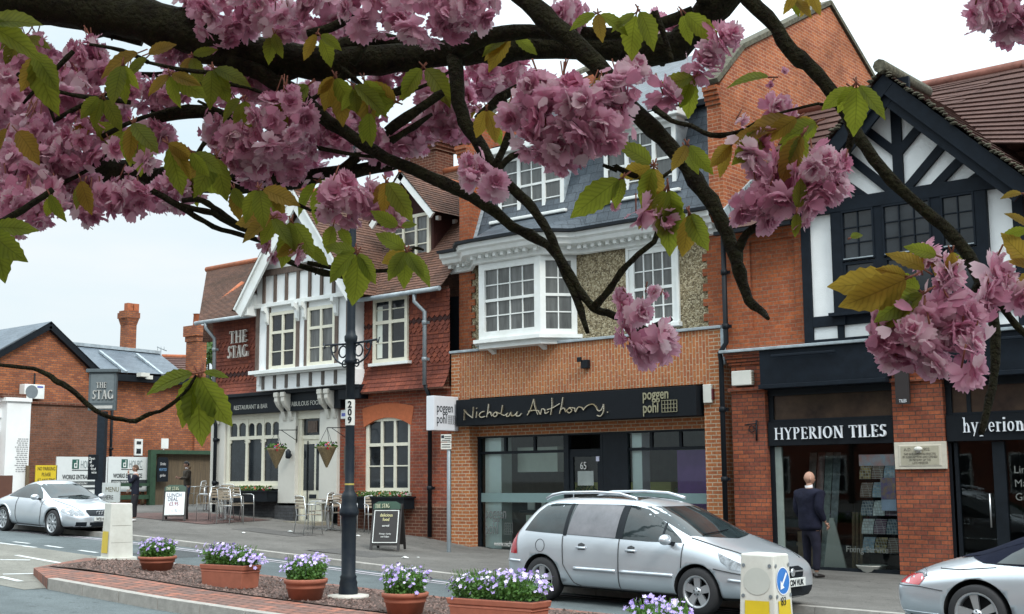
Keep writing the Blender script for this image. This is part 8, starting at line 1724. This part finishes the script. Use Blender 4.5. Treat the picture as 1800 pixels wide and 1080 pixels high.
limb(D([(868, 300, 9), (890, 250, 8), (902, 222, 8), (926, 190, 7)], 1.95)); limb(D([(900, 222, 6), (890, 195, 4), (888, 165, 4)], 1.95)); limb(D([(872, 302, 8), (900, 275, 7), (950, 262, 6), (995, 280, 5)], 1.93)); limb(D([(866, 300, 9), (852, 335, 9), (845, 352, 9)], 1.93)); limb(D([(838, 212, 12), (868, 182, 10), (900, 160, 9), (935, 142, 7)], 2.05))
limb(D([(880, -40, 20), (930, 5, 20), (970, 40, 20), (1025, 90, 20), (1085, 160, 19), (1130, 212, 18), (1180, 262, 17), (1222, 315, 16), (1262, 375, 15), (1285, 430, 14), (1300, 480, 12), (1316, 528, 10), (1342, 550, 7), (1350, 560, 4)], 2.0, 1.6))
limb(D([(1297, 440, 11), (1312, 410, 9), (1345, 388, 8), (1370, 365, 7), (1378, 320, 6)], 1.62)); limb(D([(1150, 190, 8), (1180, 212, 5), (1215, 222, 5), (1250, 238, 6), (1300, 232, 5), (1350, 205, 3), (1440, 182, 3)], 1.75, 1.6)); limb(D([(1080, 292, 6), (1110, 308, 6), (1150, 318, 5), (1180, 300, 3)], 1.7)); limb(D([(1060, 290, 4), (1085, 300, 5)], 1.7))
limb(D([(1240, -120, 17), (1300, -20, 16), (1350, 30, 16), (1392, 90, 15), (1435, 128, 15), (1478, 185, 14), (1508, 240, 14), (1550, 300, 14), (1600, 350, 13), (1660, 400, 13), (1702, 452, 15), (1732, 502, 15), (1746, 560, 11), (1750, 640, 9), (1740, 700, 9), (1724, 762, 6)], 1.9, 1.55))
limb(D([(1722, 500, 11), (1705, 535, 10), (1672, 578, 9), (1660, 585, 5)], 1.55)); limb(D([(1738, 515, 9), (1765, 545, 8), (1800, 585, 7), (1850, 620, 6)], 1.55)); limb(D([(1490, 190, 5), (1470, 188, 3), (1440, 183, 3)], 1.62)); limb(D([(1500, 235, 9), (1488, 270, 7), (1476, 300, 5)], 1.6))
limb([(-700, 380, 60, 2.7), (-300, 300, 36, 2.6), (0, 280, 24, 2.5), (150, 292, 24, 2.45), (230, 305, 24, 2.45), (330, 318, 22, 2.4), (420, 322, 20, 2.4), (500, 318, 17, 2.35), (570, 308, 14, 2.35), (640, 298, 12, 2.3), (700, 290, 10, 2.3), (745, 302, 6, 2.2)], 'limb')
for l, d in (([(240, 322, 6), (285, 345, 6), (330, 372, 5), (375, 398, 5), (420, 412, 5), (460, 425, 4)], 2.2), ([(290, 348, 5), (330, 365, 5), (375, 375, 6), (420, 400, 6), (470, 412, 5)], 2.2), ([(320, 352, 5), (355, 352, 5), (385, 372, 5), (420, 395, 5)], 2.15), ([(270, 208, 12), (330, 196, 12), (400, 206, 10), (470, 220, 7)], 2.3), ([(0, 392, 6), (40, 370, 6), (92, 334, 5)], 2.0), ([(-60, 20, 12), (60, 32, 11), (130, 42, 9), (200, 62, 8), (250, 76, 6)], 2.4),
             ([(680, 232, 10), (735, 192, 9), (780, 162, 7)], 2.1), ([(688, 248, 6), (730, 222, 5), (760, 200, 3)], 2.1), ([(490, 300, 8), (540, 272, 5), (560, 240, 4)], 2.3), ([(600, 300, 8), (640, 265, 9), (650, 250, 4)], 2.3), ([(80, 130, 8), (160, 130, 8), (240, 132, 6), (330, 128, 5)], 2.4), ([(540, 60, 8), (600, 40, 8), (625, 10, 7), (620, -20, 6)], 2.1), ([(620, 112, 9), (650, 60, 7)], 2.1),
             ([(60, 648, 3.5), (0, 642, 3)], 1.35), ([(60, 648, 3.5), (85, 660, 5), (102, 672, 5.5), (122, 682, 5), (150, 708, 4.5), (178, 728, 4), (215, 738, 4), (238, 740, 4), (262, 728, 4), (280, 724, 3)], 1.35), ([(278, 725, 3), (300, 712, 4), (325, 690, 3), (345, 660, 2)], 1.35), ([(-120, 620, 5), (0, 642, 3.4)], 1.35), ([(480, 448, 5), (530, 468, 5), (570, 480, 6), (615, 488, 5)], 2.0), ([(540, 462, 4), (580, 470, 4), (612, 478, 4)], 2.0), ([(690, 475, 4), (715, 452, 4), (728, 436, 3), (745, 440, 2)], 1.9), ([(400, 30, 9), (440, 100, 6)], 2.3), ([(610, 480, 4), (640, 478, 4), (690, 475, 4)], 1.95), ([(555, 370, 3), (590, 360, 4), (650, 350, 4)], 2.0), ([(1150, 20, 7), (1170, 70, 5), (1180, 110, 5)], 1.9)):
    limb(D(l, d), 'twig')
# double blossom
def petal(mb, c, d, n, L_, w, m, cup):
    s_ = d.cross(n).normalized(); a = c + d * L_ * .1; k = n * L_ * cup; z = lambda: n * L_ * rr.uniform(-.07, .07); v = lambda x, y, q: c + d * L_ * x + s_ * w * y + k * q + z()
    p = [a - s_ * w * .12, a + s_ * w * .12, v(.45, .46, .3), v(.45, 0, .15), v(.45, -.46, .3), v(.82, .52, .8), v(.84, .0, .75), v(.82, -.52, .8), v(1.0, .36, 1.1), v(.90, .17, 1.0), v(1.03, .0, 1.15), v(.9, -.18, 1.0), v(1.0, -.37, 1.1)]
    mb.add(p, [(0, 1, 2, 3), (0, 3, 4), (3, 2, 5, 6), (4, 3, 6, 7), (6, 5, 8, 9), (6, 9, 10), (6, 10, 11), (7, 6, 11, 12)], m, True)
def flower(mb, c, n, r):
    n = n.normalized(); a = n.orthogonal().normalized(); b = n.cross(a); ph = rr.uniform(0, 6)
    tone = rr.choice((0, 0, 2, 2, 1))
    for ring, (k, l, el, m) in enumerate(((7, 1.05, -.15, tone), (7, .98, .28, 0), (6, .82, .72, rr.choice((0, 2, 1))), (4, .55, 1.15, 1))):
        for i in range(k):
            g = ph + 6.283 * (i + rr.uniform(-.38, .38)) / k + ring; d = (a * math.cos(g) + b * math.sin(g)); e = el + rr.uniform(-.35, .35); dd = d * math.cos(e) + n * math.sin(e); nn = n * math.cos(e) - d * math.sin(e)
            petal(mb, c + n * rr.uniform(-.1, .1) * r, dd, nn, r * l * rr.uniform(.78, 1.15), r * .72 * rr.uniform(.75, 1.2), m, rr.uniform(-.12, .34))
def pompom(px, py, rp, d, stem=True):
    rp *= (1.16 if px < 520 else 1.04) if rp > 24 else 1.05; c = atd(px, py, d); Rr = rp * d / FPX; fr = rr.uniform(.021, .026) if rp > 16 else Rr; mb = MB()
    n = max(1, int(2.7 * (Rr / fr) ** 1.8)) if rp > 16 else 1; n = min(n, 34)
    for i in range(n):
        ph = math.acos(1 - 2 * (i + .5) / n); th = i * 2.39996 + rr.uniform(-.2, .2); v = Vector((math.sin(ph) * math.cos(th), math.sin(ph) * math.sin(th), math.cos(ph)))
        o = c + v * max(0, Rr - fr * .6) * rr.uniform(.62, 1.12); flower(mb, o, v + Vector((rr.gauss(0, .45), rr.gauss(0, .45), rr.gauss(-.25, .4))), fr * rr.uniform(.75, 1.2))
    if rp > 26:
        for i in range(n * 2):      # loose and fallen-back petals
            v = Vector((rr.gauss(0, 1), rr.gauss(0, 1), rr.gauss(0, 1))).normalized(); d_ = (v.orthogonal() + v * rr.uniform(-.2, .6)).normalized(); d_.rotate(Matrix.Rotation(rr.uniform(0, 6.3), 3, v)); petal(mb, c + v * Rr * rr.uniform(.6, 1.0), d_, v, fr * rr.uniform(.7, 1.1), fr * .7, rr.choice((0, 2, 1)), rr.uniform(-.2, .3))
    for i in range(max(1, n // 3)):
        e = c + Vector((rr.uniform(-1, 1), rr.uniform(-1, 1), rr.uniform(-.3, .6))) * Rr * .6; mb.tube([c + Vector((rr.uniform(-.01, .01), rr.uniform(-.01, .01), Rr * 1.3)), e], .0012, 4, 3)
    mb.build('blossom_cluster', [M['petal'], M['petald'], M['petall'], M['cstem']], TR)
PO = """20,100,46,2.4;60,165,50,2.45;20,200,54,2.3;185,215,40,2.35;100,280,44,2.3;270,235,30,2.3;390,150,34,2.4;405,230,44,2.3;560,165,34,2.35;545,290,30,2.35;515,180,30,2.4;280,345,28,2.3;130,320,44,2.3;500,45,40,2.6;610,45,36,2.6;345,10,34,2.3;680,150,34,2.3;730,130,34,2.3;640,215,36,2.3;680,270,30,2.3;760,180,34,2.3;815,180,30,2.2;1000,30,34,2.0;1150,50,30,2.3;1200,50,26,2.3;20,145,42,2.3;60,108,44,2.35;150,112,44,2.3;120,172,46,2.25;228,160,36,2.3;290,166,34,2.3;60,258,56,2.2;140,255,44,2.15;55,312,52,2.15;118,302,42,2.2;196,262,20,2.1;252,284,21,2.0;500,215,56,2.1;432,266,46,2.15;500,270,52,2.2;455,295,40,2.25;455,155,36,2.3;310,92,30,2.35;415,126,30,2.35;150,348,36,2.2;222,342,34,2.2;320,330,36,2.25;395,20,58,2.2;480,10,60,2.15;560,20,52,2.15
650,10,62,2.0;740,25,62,1.95;820,15,58,1.95;785,40,34,1.95;990,200,72,1.7;950,160,44,1.72;1050,215,66,1.66;950,245,50,1.72;1080,165,44,1.66;1000,262,46,1.7;915,205,40,1.76;760,140,44,2.5;850,145,48,2.5;905,130,34,2.5;775,205,38,2.15;740,236,34,2.2;800,228,26,2.15;705,248,36,2.2;590,238,40,2.25;655,256,34,2.25;560,212,36,2.3;540,246,38,2.3;835,303,30,1.85;866,330,24,1.82;820,288,16,1.85
170,362,34,2.1;235,352,30,2.1;40,372,44,2.05;88,352,34,2.1;10,345,40,2.1;600,340,36,1.95;648,352,36,1.92;612,382,26,1.95;690,384,22,1.9;575,368,24,1.95;470,388,22,2.0;463,430,13,2.0;521,446,19,1.95;474,452,15,1.98;505,420,14,1.98;1255,84,36,1.8;1235,122,28,1.8;1285,60,18,1.78;1165,165,28,1.8;1110,125,26,1.85
1330,262,36,1.62;1355,300,34,1.6;1300,212,15,1.65;1362,188,17,1.64;1388,208,16,1.64;1350,150,9,1.6;1376,126,8,1.6;1440,302,46,1.55;1462,330,36,1.55;1385,342,40,1.58;1335,352,42,1.6;1300,368,24,1.62;1415,365,30,1.56;1345,385,24,1.6;1480,290,20,1.55;1130,372,24,1.66;1168,386,18,1.66;1078,362,10,1.7;1092,535,22,1.72;1122,548,20,1.7;1095,570,20,1.72;1160,598,28,1.68;1105,606,26,1.7;1135,622,26,1.7;1145,513,13,1.72;1085,518,12,1.72;1165,520,10,1.7
1560,598,42,1.5;1618,588,50,1.48;1590,555,30,1.5;1650,540,36,1.48;1690,568,40,1.48;1705,605,30,1.46;1648,630,40,1.48;1700,652,34,1.44;1570,630,30,1.5;1650,500,26,1.5;1728,520,28,1.5;1600,625,34,1.5;1665,480,18,1.5;1545,570,18,1.52;1755,12,50,1.4;1782,42,34,1.4;1728,20,32,1.4;1752,448,14,1.52;1748,485,16,1.52;1770,505,18,1.5;1798,520,16,1.5;1625,450,16,1.52"""
for l in PO.replace('\n', ';').split(';'): pompom(*[float(v) for v in l.split(',')])
def leaf(mb, p, d, n, L_, w, m, droop=.25):
    s_ = d.cross(n).normalized(); n = s_.cross(d).normalized(); K = 14; vs = []; cv = rr.uniform(-.25, .25)
    for i in range(K + 1):
        t = i / K; wd = w * .5 * (math.sin(math.pi * min(1, t * 1.02) ** .85) ** .8 if 0 < t < 1 else 0) * (1 if t < .8 else 1 - (t - .8) * 1.2) + .0004
        c = p + d * L_ * t - n * L_ * droop * t * t + s_ * L_ * cv * t * t * .6; f = wd * .32
        wd *= 1 + (.10 if i % 2 else -.06) * (1 if 0 < i < K else 0); vs += [c - s_ * wd + n * f, c, c + s_ * wd + n * f]
    fs = []
    for i in range(K): a = i * 3; fs += [(a, a + 1, a + 4, a + 3), (a + 1, a + 2, a + 5, a + 4)]
    o_ = len(mb.f); mb.add(vs, fs, m, True)
    for i in range(K): mb.uv[o_ + 2 * i] = [(i / K, -1), (i / K, 0), ((i + 1) / K, 0), ((i + 1) / K, -1)]; mb.uv[o_ + 2 * i + 1] = [(i / K, 0), (i / K, 1), ((i + 1) / K, 1), ((i + 1) / K, 0)]
    mb.tube([p - d * L_ * .22, p + d * L_ * .02], .0012, 5, 2)
def leaves(px, py, dpt, ls, br=.3):
    mb = MB(); o = atd(px, py, dpt)
    for a, l in ls:
        a = R(a + rr.uniform(-5, 5)); d = (rgt * math.cos(a) + up * math.sin(a) + fwd * rr.uniform(-.35, .35)).normalized(); n = (-fwd + Vector((rr.uniform(-.4, .4), rr.uniform(-.4, .4), rr.uniform(.0, .8)))).normalized()
        if abs(d.dot(n)) > .9: n = up
        L_ = l * .88 * dpt / FPX; leaf(mb, o + d * L_ * .08 + fwd * rr.uniform(-.02, .02), d, n, L_, L_ * rr.uniform(.38, .50), 1 if rr.random() < br else 0, rr.uniform(.05, .3))
    mb.build('leaf_cluster', [M['cleaf'], M['cleafb'], M['cstem']], TR)
LV = [(350, 655, 1.35, [(195, 95), (262, 135), (300, 118), (-15, 50), (245, 110)], .0), (628, 442, 1.85, [(178, 62), (245, 85), (272, 110), (215, 80), (300, 70)], .1), (716, 440, 1.85, [(292, 62), (305, 82), (258, 72), (240, 66), (150, 70), (200, 60)], .15), (705, 400, 1.85, [(160, 60), (20, 30)], .1), (680, 318, 1.9, [(265, 66), (300, 90), (320, 70), (245, 50)], .3),
      (482, 382, 1.95, [(185, 90), (235, 60), (300, 70), (210, 75)], .15), (412, 330, 2.1, [(270, 62), (300, 50)], .2), (485, 332, 2.1, [(265, 66), (280, 55)], .3), (512, 388, 1.95, [(305, 82), (280, 60), (255, 90)], .15), (1095, 312, 1.68, [(215, 125), (250, 60)], .1), (1150, 290, 1.68, [(150, 80), (200, 70), (280, 80), (250, 95)], .3), (1172, 330, 1.66, [(275, 130), (285, 100), (250, 75), (230, 90)], .2), (1212, 372, 1.62, [(270, 90), (285, 80), (310, 70)], .5), (1205, 255, 1.66, [(305, 75), (290, 60), (250, 60)], .1), (1222, 135, 1.8, [(262, 80), (240, 66), (200, 70)], .0),
      (1355, 138, 1.62, [(178, 86)], .0), (1405, 205, 1.6, [(195, 110), (350, 45), (215, 80)], .8), (1442, 212, 1.6, [(200, 85), (230, 60)], .0), (1500, 150, 1.58, [(300, 85), (270, 95), (320, 80), (240, 60), (220, 70)], .0), (1410, 235, 1.58, [(235, 105), (250, 80), (215, 60)], .6), (1350, 232, 1.62, [(190, 80), (215, 90), (240, 60)], .8), (1290, 250, 1.62, [(250, 70), (225, 60)], .8), (1395, 372, 1.56, [(270, 50), (80, 60)], .2),
      (1602, 486, 1.48, [(190, 150), (203, 140), (165, 60)], .9), (1628, 512, 1.48, [(205, 110), (215, 130), (140, 60)], .4), (1625, 478, 1.5, [(145, 80), (110, 50)], .8), (1668, 440, 1.5, [(300, 70), (270, 60)], .3), (1640, 452, 1.5, [(310, 60), (165, 70)], .6), (1830, 470, 1.5, [(170, 60), (230, 80), (140, 90)], .9), (1820, 400, 1.5, [(150, 60), (200, 50)], .6), (1800, 340, 1.5, [(180, 40)], .4),
      (-20, 400, 1.8, [(0, 86), (-50, 100), (-75, 110)], .0), (-30, 40, 2.0, [(0, 110), (-30, 130)], .0), (60, 90, 2.1, [(280, 120), (300, 90), (260, 80)], .3), (180, 170, 2.1, [(250, 60), (300, 70), (220, 60)], .1), (235, 215, 2.0, [(250, 90), (285, 100), (270, 75), (305, 80)], .4), (290, 250, 2.0, [(285, 100), (310, 80), (330, 60)], .3), (335, 265, 2.0, [(330, 70), (300, 60)], .1), (255, 95, 2.1, [(200, 90), (220, 60), (20, 60)], .2), (340, 100, 2.2, [(290, 60), (240, 50), (10, 50)], .3), (430, 175, 2.1, [(250, 50), (280, 60), (215, 60)], .0), (480, 175, 2.1, [(20, 50), (300, 60)], .3), (590, 135, 2.1, [(250, 70), (275, 90), (300, 80), (225, 50)], .4), (640, 140, 2.05, [(270, 100), (300, 80), (320, 60)], .3), (650, 195, 2.0, [(270, 70), (250, 60)], .0), (700, 180, 2.05, [(200, 80), (170, 60), (150, 70)], .5), (560, 60, 2.0, [(300, 60), (240, 60), (330, 50)], .1), (480, 55, 2.1, [(290, 50), (250, 60)], .0), (855, 190, 1.95, [(250, 60), (290, 70)], .8), (930, 150, 1.9, [(250, 50)], .1), (1050, 25, 1.8, [(270, 60), (330, 70), (200, 60)], .2), (1120, 20, 1.8, [(300, 80), (260, 90), (220, 60)], .0), (1200, 20, 1.8, [(320, 90), (290, 60)], .0), (1395, -10, 1.6, [(290, 40), (250, 45), (310, 55)], .5), (1425, -12, 1.6, [(285, 45), (260, 40)], .7), (145, 315, 2.05, [(260, 60), (290, 70)], .1), (90, 340, 2.0, [(300, 60), (250, 50)], .2), (530, 430, 1.95, [(200, 50), (330, 60)], .2), (590, 395, 1.95, [(250, 60), (300, 50)], .3), (1065, 130, 1.8, [(280, 60), (240, 60)], .2), (1490, 420, 1.52, [(20, 30)], .5)]
for a in LV: leaves(*a)
for px, py in ((40, 60), (165, 215), (215, 110), (300, 130), (375, 120), (385, 275), (545, 145), (20, 225), (330, 300), (455, 330), (620, 150), (745, 120), (840, 190), (900, 60), (560, 320)):
    leaves(px, py, rr.uniform(1.9, 2.3), [(rr.uniform(200, 340), rr.uniform(50, 95)) for _ in range(rr.choice((2, 3, 4)))], .3)
for px, py in ((30, 130), (100, 210), (180, 240), (260, 110), (330, 150), (400, 130), (420, 250), (520, 190), (560, 260), (640, 170), (60, 340), (230, 180), (720, 150), (600, 120), (480, 310), (360, 250), (130, 90), (300, 260)):
    a = rr.uniform(0, 6.3); l = rr.uniform(50, 110); b = a + rr.uniform(-.6, .6); limb(D([(px, py, 4.5), (px + l * math.cos(a), py + l * .5 * math.sin(a), 4), (px + l * (math.cos(a) + math.cos(b)), py + l * .5 * (math.sin(a) + math.sin(b)), 2.5)], 2.15), 'twig')
# unseen rest of the crown, added dense above and behind to shade the branches
mb = MB()
def inframe(c, m=150):
    v = c - EYE; z = v.dot(fwd)
    if z < .05: return False
    x, y = 900 + FPX * v.dot(rgt) / z, 540 - FPX * v.dot(up) / z
    return -m < x < 1800 + m and -m < y < 1080 + m
for i in range(5200):
    c = EYE + Vector((rr.uniform(-5.6, 3.6), rr.uniform(-4.4, 4.0), rr.uniform(.95, 3.1)))
    if inframe(c, 420) or (c - EYE).length < 1.4: continue
    for k in range(5):                       # leaves
        o = c + Vector((rr.gauss(0, .11), rr.gauss(0, .11), rr.gauss(0, .08))); n = Vector((rr.gauss(0, .6), rr.gauss(0, .6), 1)).normalized(); a = n.orthogonal().normalized(); a.rotate(Matrix.Rotation(rr.uniform(0, 6.3), 3, n)); b = n.cross(a); L_ = rr.uniform(.07, .11)
        mb.add([o, o + a * L_ * .3 + b * L_ * .2, o + a * L_ * .65 + b * L_ * .22 - n * L_ * .08, o + a * L_ - n * L_ * .2, o + a * L_ * .65 - b * L_ * .22 - n * L_ * .08, o + a * L_ * .3 - b * L_ * .2], [(0, 1, 2, 3), (0, 3, 4, 5)], 1)
    for k in range(6):                       # open blossoms
        o = c + Vector((rr.gauss(0, .07), rr.gauss(0, .07), rr.gauss(-.04, .06))); n = Vector((rr.gauss(0, 1), rr.gauss(0, 1), rr.gauss(-.3, 1))).normalized(); a = n.orthogonal().normalized(); b = n.cross(a); r_ = rr.uniform(.024, .034); m_ = rr.choice((0, 0, 2))
        for q in range(6): g = q * 1.047; d = a * math.cos(g) + b * math.sin(g); e = b * math.cos(g) - a * math.sin(g); mb.add([o, o + d * r_ * .7 + e * r_ * .42, o + d * r_ + n * r_ * .25, o + d * r_ * .7 - e * r_ * .42], [(0, 1, 2, 3)], m_)
mb.build('shading_crown', [M['petal'], M['cleaf'], M['petald']], TR)
for l in ([(-1000, 420, 90, 2.9), (-600, -500, 60, 2.6), (0, -900, 40, 2.6), (900, -1200, 26, 2.6)], [(-1000, 420, 80, 2.9), (-300, -400, 50, 2.5), (600, -420, 38, 2.2), (1420, -160, 38, 2.0)], [(600, -420, 30, 2.2), (800, -200, 24, 2.1), (880, -40, 20, 2.0)], [(1240, -120, 17, 1.9), (1200, -260, 24, 2.0), (900, -380, 30, 2.1)]): limb(l, 'limb')
bpy.context.view_layer.update()
